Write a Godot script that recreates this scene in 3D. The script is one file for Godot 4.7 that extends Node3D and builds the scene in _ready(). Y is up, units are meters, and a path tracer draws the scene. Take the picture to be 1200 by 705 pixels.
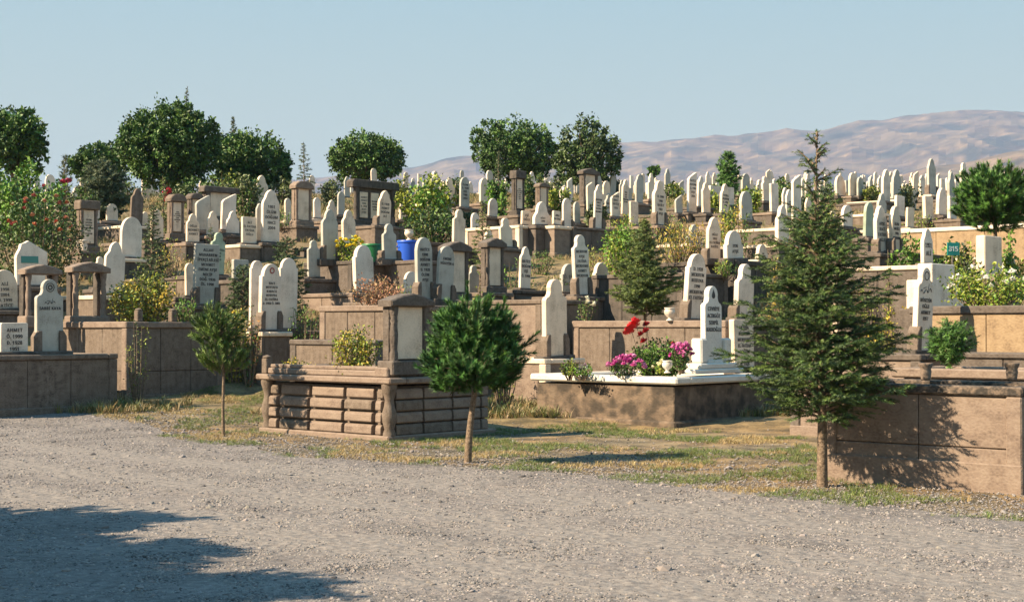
extends Node3D

# ---------------------------------------------------------------- mesh helper
class MB:
	var v := PackedVector3Array()
	var n := PackedVector3Array()
	var c := PackedColorArray()
	var use_col := false
	var col := Color.WHITE
	func tri(a: Vector3, b: Vector3, d: Vector3) -> void:   # counter-clockwise seen from outside
		var nn := (b - a).cross(d - a).normalized()
		v.append(a); v.append(d); v.append(b)
		n.append(nn); n.append(nn); n.append(nn)
		if use_col:
			c.append(col); c.append(col); c.append(col)
	func trin(a: Vector3, b: Vector3, d: Vector3, na: Vector3, nb: Vector3, nd: Vector3) -> void:
		v.append(a); v.append(d); v.append(b)
		n.append(na); n.append(nd); n.append(nb)
		if use_col:
			c.append(col); c.append(col); c.append(col)
	func quad(a: Vector3, b: Vector3, d: Vector3, e: Vector3) -> void:
		tri(a, b, d); tri(a, d, e)
	func box(p: Vector3, s: Vector3, bev := 0.008, bs := Basis()) -> void:
		var h := s * 0.5
		var k := minf(bev, minf(h.x, minf(h.y, h.z)) * 0.45)
		var pts := {}
		for sx in [-1, 1]:
			for sy in [-1, 1]:
				for sz in [-1, 1]:
					var sg := Vector3(sx, sy, sz)
					for ax in 3:
						var q := (h - Vector3(k, k, k)) * sg
						q[ax] = h[ax] * sg[ax]
						pts[[sx, sy, sz, ax]] = p + bs * q
		for ax in 3:
			var b1 := (ax + 1) % 3
			var b2 := (ax + 2) % 3
			for sg in [-1, 1]:
				var f := []
				for st in [[-1, -1], [1, -1], [1, 1], [-1, 1]]:
					var key := [0, 0, 0, ax]
					key[ax] = sg; key[b1] = st[0]; key[b2] = st[1]
					f.append(pts[key])
				if sg > 0: quad(f[0], f[1], f[2], f[3])
				else: quad(f[3], f[2], f[1], f[0])
			# edges that run along ax, between faces b1 and b2
			for s1 in [-1, 1]:
				for s2 in [-1, 1]:
					var k1 := [0, 0, 0, b1]; var k2 := [0, 0, 0, b1]; var k3 := [0, 0, 0, b2]; var k4 := [0, 0, 0, b2]
					for kk in [k1, k2, k3, k4]:
						kk[b1] = s1; kk[b2] = s2
					k1[ax] = -1; k2[ax] = 1; k3[ax] = 1; k4[ax] = -1
					if s1 * s2 > 0: quad(pts[k4], pts[k3], pts[k2], pts[k1])
					else: quad(pts[k1], pts[k2], pts[k3], pts[k4])
		for sx in [-1, 1]:
			for sy in [-1, 1]:
				for sz in [-1, 1]:
					var a: Vector3 = pts[[sx, sy, sz, 0]]
					var b: Vector3 = pts[[sx, sy, sz, 1]]
					var d: Vector3 = pts[[sx, sy, sz, 2]]
					if sx * sy * sz > 0: tri(a, b, d)
					else: tri(a, d, b)
	func prism(o: PackedVector2Array, z0: float, z1: float, ch := 0.008, tf := Transform3D()) -> void:
		# outline counter-clockwise in x/y, extruded along z with chamfered rims
		var m := o.size()
		var ins := PackedVector2Array()
		for i in m:
			var e1 := (o[i] - o[(i + m - 1) % m]).normalized()
			var e2 := (o[(i + 1) % m] - o[i]).normalized()
			var nn := Vector2(-e1.y, e1.x) + Vector2(-e2.y, e2.x)
			var l := maxf(nn.length(), 0.6)
			ins.append(o[i] + nn / l * ch * minf(2.0 / l, 1.6))
		var ids := Geometry2D.triangulate_polygon(ins)
		for j in range(0, ids.size(), 3):
			var a := ins[ids[j]]; var b := ins[ids[j + 1]]; var d := ins[ids[j + 2]]
			if (b - a).cross(d - a) < 0.0:
				var w := b; b = d; d = w
			tri(tf * Vector3(a.x, a.y, z1), tf * Vector3(b.x, b.y, z1), tf * Vector3(d.x, d.y, z1))
			tri(tf * Vector3(a.x, a.y, z0), tf * Vector3(d.x, d.y, z0), tf * Vector3(b.x, b.y, z0))
		for i in m:
			var j := (i + 1) % m
			var A := tf * Vector3(o[i].x, o[i].y, z0 + ch); var B := tf * Vector3(o[j].x, o[j].y, z0 + ch)
			var C := tf * Vector3(o[j].x, o[j].y, z1 - ch); var D := tf * Vector3(o[i].x, o[i].y, z1 - ch)
			quad(A, B, C, D)
			quad(D, C, tf * Vector3(ins[j].x, ins[j].y, z1), tf * Vector3(ins[i].x, ins[i].y, z1))
			quad(tf * Vector3(ins[i].x, ins[i].y, z0), tf * Vector3(ins[j].x, ins[j].y, z0), B, A)
	func tube(p: Array, r: Array, sides := 7, cap := true) -> void:
		var rings := []
		var nr := []
		var ref := Vector3(0.31, 0.17, 0.93)
		for i in p.size():
			var d: Vector3 = (p[mini(i + 1, p.size() - 1)] - p[maxi(i - 1, 0)]).normalized()
			var x := d.cross(ref).normalized()
			var y := d.cross(x).normalized()
			var ring := []; var rn := []
			for k in sides:
				var a := TAU * k / sides
				var q := x * cos(a) + y * sin(a)
				ring.append(p[i] + q * float(r[i])); rn.append(q)
			rings.append(ring); nr.append(rn)
		for i in p.size() - 1:
			for k in sides:
				var l := (k + 1) % sides
				trin(rings[i][k], rings[i][l], rings[i + 1][l], nr[i][k], nr[i][l], nr[i + 1][l])
				trin(rings[i][k], rings[i + 1][l], rings[i + 1][k], nr[i][k], nr[i + 1][l], nr[i + 1][k])
		if cap:
			for k in sides:
				var l := (k + 1) % sides
				var e := p.size() - 1
				tri(rings[e][k], rings[e][l], p[e])
				tri(rings[0][l], rings[0][k], p[0])
	func lathe(pr: Array, sides := 14, at := Vector3.ZERO) -> void:   # pr: [radius, height] from the bottom up
		var nrm := []
		for i in pr.size():
			var a: Array = pr[maxi(i - 1, 0)]; var b: Array = pr[mini(i + 1, pr.size() - 1)]
			nrm.append(Vector2(b[1] - a[1], a[0] - b[0]).normalized())
		for i in pr.size() - 1:
			for k in sides:
				var a0 := TAU * k / sides; var a1 := TAU * (k + 1) / sides
				var q := []; var w := []
				for t in [[i, a0], [i, a1], [i + 1, a1], [i + 1, a0]]:
					var g: Array = pr[t[0]]
					q.append(at + Vector3(g[0] * sin(t[1]), g[1], g[0] * cos(t[1])))
					w.append(Vector3(nrm[t[0]].x * sin(t[1]), nrm[t[0]].y, nrm[t[0]].x * cos(t[1])))
				trin(q[0], q[1], q[2], w[0], w[1], w[2])
				trin(q[0], q[2], q[3], w[0], w[2], w[3])
	func needle(a: Vector3, b: Vector3, side: Vector3) -> void:
		var nn := (b - a).cross(side).normalized()
		v.append(a - side); v.append(a + side); v.append(b)
		n.append(nn); n.append(nn); n.append(nn)
		c.append(col); c.append(col); c.append(col)
	func leaf(p: Vector3, d: Vector3, s: Vector3) -> void:   # a folded diamond leaf: base p, length d, half-width s
		var m := p + d * 0.45
		var up := d.cross(s).normalized() * s.length() * 0.35
		var e := p + d
		tri(p, m + s + up, e)
		tri(p, e, m - s + up)
	func mesh(mat: Material) -> ArrayMesh:
		var a := []
		a.resize(Mesh.ARRAY_MAX)
		a[Mesh.ARRAY_VERTEX] = v
		a[Mesh.ARRAY_NORMAL] = n
		if use_col: a[Mesh.ARRAY_COLOR] = c
		var m := ArrayMesh.new()
		m.add_surface_from_arrays(Mesh.PRIMITIVE_TRIANGLES, a)
		m.surface_set_material(0, mat)
		return m

var M := {}
var used := {}
var R := RandomNumberGenerator.new()
const TH := 0.837758   # 48 degrees: the graves' heads point this far to the right of the camera
var NV := Vector3(sin(TH), 0, cos(TH))    # towards the head end
var UV := Vector3(cos(TH), 0, -sin(TH))   # along the rows of headstones

func cb() -> MB:
	var m := MB.new(); m.use_col = true; return m
func numbered(called: String) -> String:
	var k: int = used.get(called, 0)
	used[called] = k + 1
	return called if k == 0 else "%s_%03d" % [called, k]
func tag(o: Node, label: String, category: String, group := "", kind := "") -> void:
	o.set_meta("label", label)
	o.set_meta("category", category)
	if group: o.set_meta("group", group)
	if kind: o.set_meta("kind", kind)
func thing(called: String, label: String, category: String, at := Vector3.ZERO, turn := 0.0, group := "") -> Node3D:
	var o := Node3D.new()
	o.name = numbered(called)
	add_child(o)
	o.position = at
	o.rotation.y = turn
	tag(o, label, category, group)
	return o
func part(called: String, m: Mesh, parent: Node, at := Vector3.ZERO) -> MeshInstance3D:
	var o := MeshInstance3D.new()
	o.name = called
	o.mesh = m
	o.position = at
	o.cast_shadow = GeometryInstance3D.SHADOW_CASTING_SETTING_ON
	parent.add_child(o, true)
	return o
func struct(called: String, m: Mesh) -> MeshInstance3D:
	var o := part(numbered(called), m, self)
	o.set_meta("kind", "structure")
	return o
func rnd(a: float, b: float) -> float: return R.randf_range(a, b)
func rdir() -> Vector3:
	var z := rnd(-1, 1); var a := rnd(0, TAU); var q := sqrt(1 - z * z)
	return Vector3(q * cos(a), z, q * sin(a))
func lin(r: float, g: float, b: float) -> Color: return Color(r, g, b)

# ---------------------------------------------------------------- materials
func noise_img(size: int, freq: float, sd: int, oct := 4, kind := FastNoiseLite.TYPE_SIMPLEX_SMOOTH) -> PackedByteArray:
	var f := FastNoiseLite.new()
	f.seed = sd; f.frequency = freq; f.noise_type = kind
	f.fractal_octaves = oct
	var im := f.get_seamless_image(size, size)
	im.convert(Image.FORMAT_L8)
	return im.get_data()
func ramp_tex(size: int, layers: Array, stops: Array, gain := 1.8) -> ImageTexture:
	# layers: [bytes, weight]; stops: [t, linear colour]
	var g := Gradient.new()
	g.offsets = PackedFloat32Array(stops.map(func(s): return s[0]))
	g.colors = PackedColorArray(stops.map(func(s): return s[1].linear_to_srgb()))
	var lut := []
	for i in 256: 
		var q := g.sample(i / 255.0)
		lut.append([int(q.r * 255), int(q.g * 255), int(q.b * 255)])
	var out := PackedByteArray(); out.resize(size * size * 3)
	var wsum := 0.0
	for l in layers: wsum += l[1]
	var A: PackedByteArray = layers[0][0]; var wa: float = layers[0][1] / wsum
	var B: PackedByteArray = layers[1][0] if layers.size() > 1 else A
	var wb: float = layers[1][1] / wsum if layers.size() > 1 else 0.0
	var C: PackedByteArray = layers[2][0] if layers.size() > 2 else A
	var wc: float = layers[2][1] / wsum if layers.size() > 2 else 0.0
	for i in size * size:
		var q: Array = lut[clampi(int((A[i] * wa + B[i] * wb + C[i] * wc - 128.0) * gain + 128.0), 0, 255)]
		out[i * 3] = q[0]; out[i * 3 + 1] = q[1]; out[i * 3 + 2] = q[2]
	var im := Image.create_from_data(size, size, false, Image.FORMAT_RGB8, out)
	im.generate_mipmaps()
	return ImageTexture.create_from_image(im)
func bump_tex(size: int, bytes: PackedByteArray, strength: float) -> ImageTexture:
	var im := Image.create_from_data(size, size, false, Image.FORMAT_L8, bytes)
	im.convert(Image.FORMAT_RGBA8)
	im.bump_map_to_normal_map(strength)
	return ImageTexture.create_from_image(im)
func surf(tex: Texture2D, scale: float, rough: float, nrm: Texture2D = null, ns := 1.0, tint := Color.WHITE) -> StandardMaterial3D:
	var m := StandardMaterial3D.new()
	m.albedo_texture = tex
	m.albedo_color = tint
	m.uv1_triplanar = true
	m.uv1_world_triplanar = true
	m.uv1_scale = Vector3(scale, scale, scale)
	m.roughness = rough
	if nrm:
		m.normal_enabled = true
		m.normal_texture = nrm
		m.normal_scale = ns
	return m
func plain(c: Color, rough := 0.7) -> StandardMaterial3D:
	var m := StandardMaterial3D.new()
	m.albedo_color = c.linear_to_srgb()
	m.roughness = rough
	return m
func vcol(rough := 0.6, back := Color(0, 0, 0)) -> StandardMaterial3D:
	var m := StandardMaterial3D.new()
	m.vertex_color_use_as_albedo = true
	m.roughness = rough
	m.cull_mode = BaseMaterial3D.CULL_DISABLED
	if back != Color(0, 0, 0):
		m.backlight_enabled = true
		m.backlight = back
	return m
func make_materials() -> void:
	var fine := noise_img(512, 0.09, 11, 3)
	var mid := noise_img(512, 0.02, 12, 4)
	var big := noise_img(512, 0.006, 13, 5)
	var cell := noise_img(512, 0.05, 14, 2, FastNoiseLite.TYPE_CELLULAR)
	var nb_fine := bump_tex(512, fine, 3.0)
	var nb_mid := bump_tex(512, mid, 6.0)
	# stretched noise: streaks that run down the stone
	var st := PackedByteArray(); st.resize(512 * 512)
	var fn := FastNoiseLite.new(); fn.seed = 5; fn.frequency = 0.02; fn.fractal_octaves = 3
	for y in 512:
		for x in 512:
			var ty := absf(y - 256.0)
			st[y * 512 + x] = int(clampf(0.5 + 0.55 * fn.get_noise_3d(cos(x * TAU / 512) * 150, sin(x * TAU / 512) * 150, ty * 0.35), 0, 1) * 255)
	var mw := [[0.0, lin(.32, .275, .23)], [0.25, lin(.56, .51, .455)], [0.5, lin(.71, .655, .595)], [1.0, lin(.78, .735, .675)]]
	var marble := ramp_tex(512, [[fine, .3], [st, .25], [big, .5], ], mw, 1.6)
	M.white = surf(marble, .55, .55, nb_fine, .25, Color(1, .975, .955))
	M.cream = surf(marble, .6, .6, nb_fine, .25, Color(1, .95, .895))
	M.grey = surf(marble, .7, .6, nb_fine, .3, Color(.78, .8, .8))
	M.green = surf(marble, .7, .6, nb_fine, .3, Color(.72, .82, .76))
	M.bright = surf(ramp_tex(512, [[fine, .4], [big, .5]], [[0.0, lin(.42, .40, .36)], [0.3, lin(.60, .575, .535)], [1, lin(.70, .68, .64)]]), .5, .45, nb_fine, .15)
	var bw := [[0.0, lin(0.057, 0.043, 0.035)], [0.35, lin(0.122, 0.093, 0.074)], [0.55, lin(0.157, 0.122, 0.099)], [1.0, lin(0.218, 0.182, 0.155)]]
	var tuff := ramp_tex(512, [[fine, .45], [mid, .35], [st, .35]], bw)
	M.brown = surf(tuff, .7, .9, nb_fine, .6)
	M.brown2 = surf(tuff, .43, .9, nb_fine, .6, Color(.88, .9, .93))
	M.pink = surf(ramp_tex(512, [[fine, .4], [mid, .35], [big, .3]], [[0.0, lin(0.100, 0.071, 0.059)], [0.4, lin(0.201, 0.151, 0.122)], [1.0, lin(0.271, 0.219, 0.183)]]), .6, .85, nb_fine, .5)
	M.tan = surf(ramp_tex(512, [[fine, .35], [mid, .3], [st, .3]], [[0.0, lin(0.138, 0.092, 0.058)], [0.4, lin(0.270, 0.190, 0.115)], [1.0, lin(0.346, 0.259, 0.167)]]), .5, .85, nb_fine, .4)
	M.dark = surf(ramp_tex(512, [[fine, .35], [mid, .4], [st, .4]], [[0.0, lin(0.025, 0.023, 0.021)], [0.4, lin(0.068, 0.058, 0.052)], [1.0, lin(0.138, 0.112, 0.098)]]), .6, .9, nb_fine, .6)
	M.stained = surf(ramp_tex(512, [[st, .3], [mid, .45], [big, .45]], [[0.0, lin(0.027, 0.022, 0.018)], [0.4, lin(0.066, 0.051, 0.039)], [0.55, lin(0.150, 0.108, 0.078)], [1.0, lin(0.240, 0.180, 0.132)]]), .42, .9, nb_fine, .5)
	M.crust = surf(ramp_tex(512, [[mid, .5], [cell, .3], [fine, .2]], [[0.0, lin(0.020, 0.019, 0.018)], [0.45, lin(0.054, 0.046, 0.041)], [0.62, lin(0.163, 0.122, 0.095)], [1.0, lin(0.245, 0.190, 0.150)]]), .9, .95, nb_mid, .8)
	M.soil = surf(ramp_tex(512, [[fine, .4], [mid, .5]], [[0.0, lin(0.056, 0.039, 0.026)], [0.5, lin(0.140, 0.098, 0.062)], [1.0, lin(0.235, 0.179, 0.112)]]), .8, 1.0, nb_mid, 1.0)
	M.ground = surf(ramp_tex(1024, [[noise_img(1024, .12, 21, 3), .4], [noise_img(1024, .012, 22, 5), .6]], [[0.0, lin(0.064, 0.053, 0.032)], [0.36, lin(0.128, 0.101, 0.064)], [0.55, lin(0.203, 0.155, 0.090)], [1.0, lin(0.277, 0.223, 0.144)]]), .13, 1.0, nb_mid, 1.0)
	M.road = surf(ramp_tex(1024, [[noise_img(1024, .3, 23, 3), .75], [noise_img(1024, .02, 24, 4), .35]], [[0.0, lin(0.065, 0.059, 0.058)], [0.33, lin(0.140, 0.125, 0.122)], [0.55, lin(0.204, 0.185, 0.175)], [1.0, lin(0.301, 0.273, 0.258)]]), .45, 1.0, nb_mid, .9)
	M.road.vertex_color_use_as_albedo = true
	M.ground.vertex_color_use_as_albedo = true
	M.ground.normal_scale = .5
	M.bark = surf(ramp_tex(256, [[noise_img(256, .08, 31, 3), .5], [noise_img(256, .03, 32, 3), .5]], [[0.0, lin(.07, .05, .035)], [0.5, lin(.17, .125, .09)], [1.0, lin(.30, .23, .17)]]), 2.5, .95, nb_mid, 1.0)
	M.letter = plain(lin(.035, .035, .04), .7)
	M.letter2 = plain(lin(.10, .095, .09), .8)
	M.teal = plain(lin(.05, .22, .20), .5)
	M.red_paint = plain(lin(.35, .06, .05), .5)
	M.leaf = vcol(.55, Color(.13, .17, .04))
	M.needle = vcol(.6, Color(.05, .07, .02))
	M.petal = vcol(.6, Color(.12, .1, .1))
	M.stone_bits = vcol(.95)
	M.blue = plain(lin(.015, .09, .55), .45)
	M.green_plastic = plain(lin(.01, .15, .05), .45)
	M.sign = plain(lin(.0, .28, .24), .4)
	M.sign_white = plain(lin(.8, .8, .8), .5)
	M.metal = plain(lin(.10, .09, .08), .6)
	M.pot = surf(marble, 1.5, .6, nb_fine, .3, Color(1, .93, .85))
	M.hill = vcol(1.0)

# ---------------------------------------------------------------- terrain
const PROFILE := [[0.0, 0.0], [24.5, 0.0], [30.0, .35], [32.0, .8], [35.0, 2.1], [45.0, 4.3], [60.0, 6.6], [80.0, 9.0], [100.0, 11.0], [120.0, 12.6], [140.0, 13.0], [160.0, 12.4], [220.0, 6.0], [400.0, -20.0], [1500.0, -60.0]]
func slope_at(s: float) -> float:
	if s <= 0.0: return 0.0
	for i in PROFILE.size() - 1:
		var a: Array = PROFILE[i]; var b: Array = PROFILE[i + 1]
		if s <= b[0]: return a[1] + (b[1] - a[1]) * (s - a[0]) / (b[0] - a[0])
	return -60.0
var bumps := FastNoiseLite.new()
func land(x: float, z: float) -> float:
	var d := -z
	var f := clampf((50.0 - d) / 25.0, 0, 1)
	return slope_at(d + f * (0.18 * maxf(-x - 1.0, 0) + 0.28 * maxf(x - 2.5, 0)))
func ground_y(x: float, z: float) -> float:
	var d := -z
	var a := 0.02 if d < 26 else 0.06
	return land(x, z) + bumps.get_noise_2d(x * 6, z * 6) * a
func un(u: float, n: float) -> Vector3: return UV * u + NV * n   # rows / heads frame to world

func build_land() -> void:
	bumps.seed = 3; bumps.frequency = 0.1; bumps.fractal_octaves = 3
	var ds := []
	var d := -18.0
	while d < 1500.0:
		ds.append(d)
		d += 1.5 if d < 4 else (0.35 if d < 36 else (1.0 if d < 62 else (3.0 if d < 170 else (20.0 if d < 400 else 110.0))))
	var cols := 150
	var m := cb()
	var gn := FastNoiseLite.new(); gn.seed = 41; gn.frequency = .12; gn.fractal_octaves = 4
	var rows := []; var nor := []; var tint := []
	for q in ds:
		var row := []; var nr := []; var tr := []
		var hw := 22.0 + 0.62 * absf(q)
		for i in cols + 1:
			var x := (i * 2.0 / cols - 1.0) * hw
			var e := 0.3 + absf(q) * .01
			row.append(Vector3(x, ground_y(x, -q), -q))
			var k := clampf(gn.get_noise_2d(x * 3, q * 3) * 2.2 + .5, 0, 1)
			var near := Color(.80, .82, .86).lerp(Color(1.0, .86, .68), k)
			var slope := Color(1.0, .96, .86).lerp(Color(.72, .74, .52), clampf(k * 1.2 - .3, 0, 1))
			tr.append(near.lerp(slope, smoothstep(23.0, 28.0, q)))
			nr.append(Vector3(ground_y(x - e, -q) - ground_y(x + e, -q), 2 * e, ground_y(x, -q - e) - ground_y(x, -q + e)).normalized())
		rows.append(row); nor.append(nr); tint.append(tr)
	for j in rows.size() - 1:
		var a: Array = rows[j]; var b: Array = rows[j + 1]; var na: Array = nor[j]; var nb: Array = nor[j + 1]
		for i in cols:
			m.col = tint[j][i]
			m.trin(a[i], a[i + 1], b[i + 1], na[i], na[i + 1], nb[i + 1])
			m.trin(a[i], b[i + 1], b[i], na[i], nb[i + 1], nb[i])
			var z := m.c.size() - 6
			m.c[z + 1] = tint[j + 1][i + 1]; m.c[z + 2] = tint[j][i + 1]; m.c[z + 4] = tint[j + 1][i]; m.c[z + 5] = tint[j + 1][i + 1]
	struct("ground", m.mesh(M.ground))

var edge_noise := FastNoiseLite.new()
func road_edge(n: float) -> float:
	return 12.75 + 0.45 * edge_noise.get_noise_1d(n * 3) + 0.5 * edge_noise.get_noise_1d(n * .8 + 90) + (0.30 * maxf(-n - 17.5, 0))
func dust(u: float, n: float) -> float:   # pale wheel tracks of fine dust
	var w := 0.35 * edge_noise.get_noise_1d(n * .7 + 40)
	var t := 0.0
	for c in [7.5, 9.2, 10.9]:
		t = maxf(t, exp(-pow((u + w - c) / .42, 2)) * (.7 + .6 * edge_noise.get_noise_2d(u * 9, n * 5)))
	return clampf(t * 1.15, 0, 1)
func build_road() -> void:
	edge_noise.seed = 8; edge_noise.frequency = 0.12; edge_noise.fractal_octaves = 3
	var m := cb()
	var P := func(u: float, n: float) -> Vector3:
		var p := un(u, n)
		p.y = ground_y(p.x, p.z) + 0.014
		return p
	var C := func(u: float, n: float) -> Color:
		var t := dust(u, n)
		var g := .84 + .45 * edge_noise.get_noise_2d(u * 7, n * 7 + 300)
		return Color(g, g * 1.0, g * 1.03).lerp(Color(1.75, 1.66, 1.56), t)
	var n0 := -32.0
	while n0 < 14.0:
		var st := 0.35
		var e0 := road_edge(n0); var e1 := road_edge(n0 + st)
		var k := 30
		for i in k:
			var u0 := lerpf(2.0, e0, i / float(k)); var u1 := lerpf(2.0, e0, (i + 1) / float(k))
			var w0 := lerpf(2.0, e1, i / float(k)); var w1 := lerpf(2.0, e1, (i + 1) / float(k))
			var a: Vector3 = P.call(u0, n0); var b: Vector3 = P.call(u1, n0)
			var c: Vector3 = P.call(w1, n0 + st); var dd: Vector3 = P.call(w0, n0 + st)
			var cs := [C.call(u0, n0), C.call(u1, n0), C.call(w1, n0 + st), C.call(w0, n0 + st)]
			for t in [[a, dd, c, 0, 3, 2], [a, c, b, 0, 2, 1]]:
				m.v.append(t[0]); m.v.append(t[2]); m.v.append(t[1])
				for z in 3: m.n.append(Vector3.UP)
				m.c.append(cs[t[3]]); m.c.append(cs[t[5]]); m.c.append(cs[t[4]])
		n0 += st
	struct("gravel_road", m.mesh(M.road))

# ---------------------------------------------------------------- headstones
func half_outline(shape: String, w: float, h: float) -> Array:   # right half, from the bottom up
	var a := w * .5
	var o := []
	match shape:
		"bulb":
			var r := w * .28
			var ys := h - 2 * r - w * .12
			o = [[a, ys], [a * .97, ys + w * .05], [a * .86, ys + w * .10], [a * .7, ys + w * .13], [a * .60, ys + w * .19]]
			for i in 6:
				var t := lerpf(-.18, 1.0, i / 5.0) * PI / 2
				o.append([r * cos(t), h - r * 1.06 + r * 1.06 * sin(t)])
		"ogee":
			var ys := h - w * .78
			o = [[a, ys], [a * .98, ys + w * .08], [a * .88, ys + w * .18], [a * .72, ys + w * .26], [a * .60, ys + w * .34], [a * .56, ys + w * .46], [a * .46, ys + w * .60], [a * .26, ys + w * .72], [0, h]]
		"point":
			var ys := h - w * .85
			o = [[a, ys], [a * .98, ys + w * .14], [a * .90, ys + w * .27], [a * .74, ys + w * .38], [a * .64, ys + w * .47], [a * .58, ys + w * .58], [a * .44, ys + w * .70], [a * .22, ys + w * .80], [0, h]]
		"arch":
			var ys := h - w * .6
			o = [[a, ys]]
			for i in range(1, 8):
				var t := i / 7.0 * PI / 2
				o.append([a * .97 * cos(t), ys + w * .6 * sin(t)])
		"round":
			var ys := h - w * .5
			o = [[a, ys], [a * .98, ys + .012], [a * .84, ys + .016]]
			for i in range(1, 8):
				var t := i / 7.0 * PI / 2
				o.append([a * .83 * cos(t), ys + .016 + (w * .5 - .016) * sin(t)])
		_:
			o = [[a, h - .03], [a - .01, h - .01], [a - .03, h], [0, h]]
	return o
func outline(shape: String, w: float, h: float, foot: float) -> PackedVector2Array:
	var a := w * .5
	var base := [[a, 0.0]]
	if foot > 0: base = [[a * .66, 0.0], [a * .66, foot], [a, foot]]
	var res := PackedVector2Array()
	var right := base.duplicate()
	if shape == "slant":
		for q in base: res.append(Vector2(q[0], q[1]))
		for q in [[a, h - .04], [a - .02, h], [a * .6, h - w * .06], [-a * .7, h - w * .40], [-a + .02, h - w * .52], [-a, h - w * .60]]: res.append(Vector2(q[0], q[1]))
		base.reverse()
		for q in base: res.append(Vector2(-q[0], q[1]))
		return res
	if shape == "plaque":
		for q in base: res.append(Vector2(q[0], q[1]))
		for q in [[a, h - w * .34], [-a * .2, h], [-a * .3, h - w * .03], [-a * .4, h - w * .06], [-a * .66, h - w * .1], [-a * .74, h - w * .24], [-a * .95, h - w * .42], [-a, h - w * .52]]: res.append(Vector2(q[0], q[1]))
		base.reverse()
		for q in base: res.append(Vector2(-q[0], q[1]))
		return res
	right.append_array(half_outline(shape, w, h))
	for q in right: res.append(Vector2(q[0], q[1]))
	right.reverse()
	for q in right:
		if q[0] > 0.001: res.append(Vector2(-q[0], q[1]))
	return res
var font: SystemFont
var font2: SystemFont
func text_mesh(txt: String, line: float, wmax: float, mat: Material) -> TextMesh:
	var t := TextMesh.new()
	t.font = font if R.randf() < .6 else font2
	t.text = txt
	t.font_size = 18
	t.pixel_size = line / 24.0
	t.depth = 0.005
	t.curve_step = 3.0
	t.line_spacing = 1.0
	t.material = mat if mat != M.letter or R.randf() < .6 else M.letter2
	var ab := t.get_aabb()
	if ab.size.x > wmax: t.pixel_size *= wmax / ab.size.x
	return t
const WORDS := ["AHMET", "OĞLU", "1936", "RUHUNA", "FATİHA", "HACI", "KIZI", "1951", "DOĞUM", "ÖLÜM", "MERHUM", "ALİ", "EŞİ", "2004", "HATİCE", "1998", "MEHMET", "D. 1928", "Ö. 1999", "EL FATİHA", "MERHUME", "AYŞE"]
func words(n: int) -> String:
	var s := PackedStringArray()
	for i in n: s.append(WORDS[R.randi() % WORDS.size()])
	return "\n".join(s)
func squiggle(w: float) -> MB:   # a flourish of cut script
	var m := MB.new()
	var p := []; var q := []
	for i in 22:
		var t := i / 21.0
		p.append(Vector3((t - .5) * w, sin(t * 17.0) * w * .09 + (t - .5) * w * .12, .002 + .001 * cos(t * 17)))
		q.append(.006 + .003 * sin(t * 23))
	m.tube(p, q, 4)
	m.tube([Vector3(w * .12, -.02, .001), Vector3(w * .2, w * .2, .001), Vector3(w * .23, w * .34, .001)], [.005, .006, .003], 4)
	m.tube([Vector3(-w * .3, .03, .001), Vector3(-w * .1, w * .16, .001), Vector3(w * .05, w * .17, .001)], [.004, .006, .003], 4)
	return m
func ring(r: float, th: float) -> MB:
	var m := MB.new()
	var p := []; var q := []
	for i in 17:
		p.append(Vector3(r * cos(TAU * i / 16), r * sin(TAU * i / 16), .001)); q.append(th)
	m.tube(p, q, 5, false)
	return m
func teardrop(s: float) -> MB:
	var o := PackedVector2Array()
	for i in 14:
		var t := TAU * i / 14
		o.append(Vector2(sin(t) * s * .42 * (1 - .35 * cos(t)), cos(t) * s * .62 + (.25 * s if i == 0 else 0.0)))
	var rev := PackedVector2Array()
	for i in 14: rev.append(o[13 - i])
	var m := MB.new()
	m.prism(rev, -.004, .004, .001)
	return m
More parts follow.
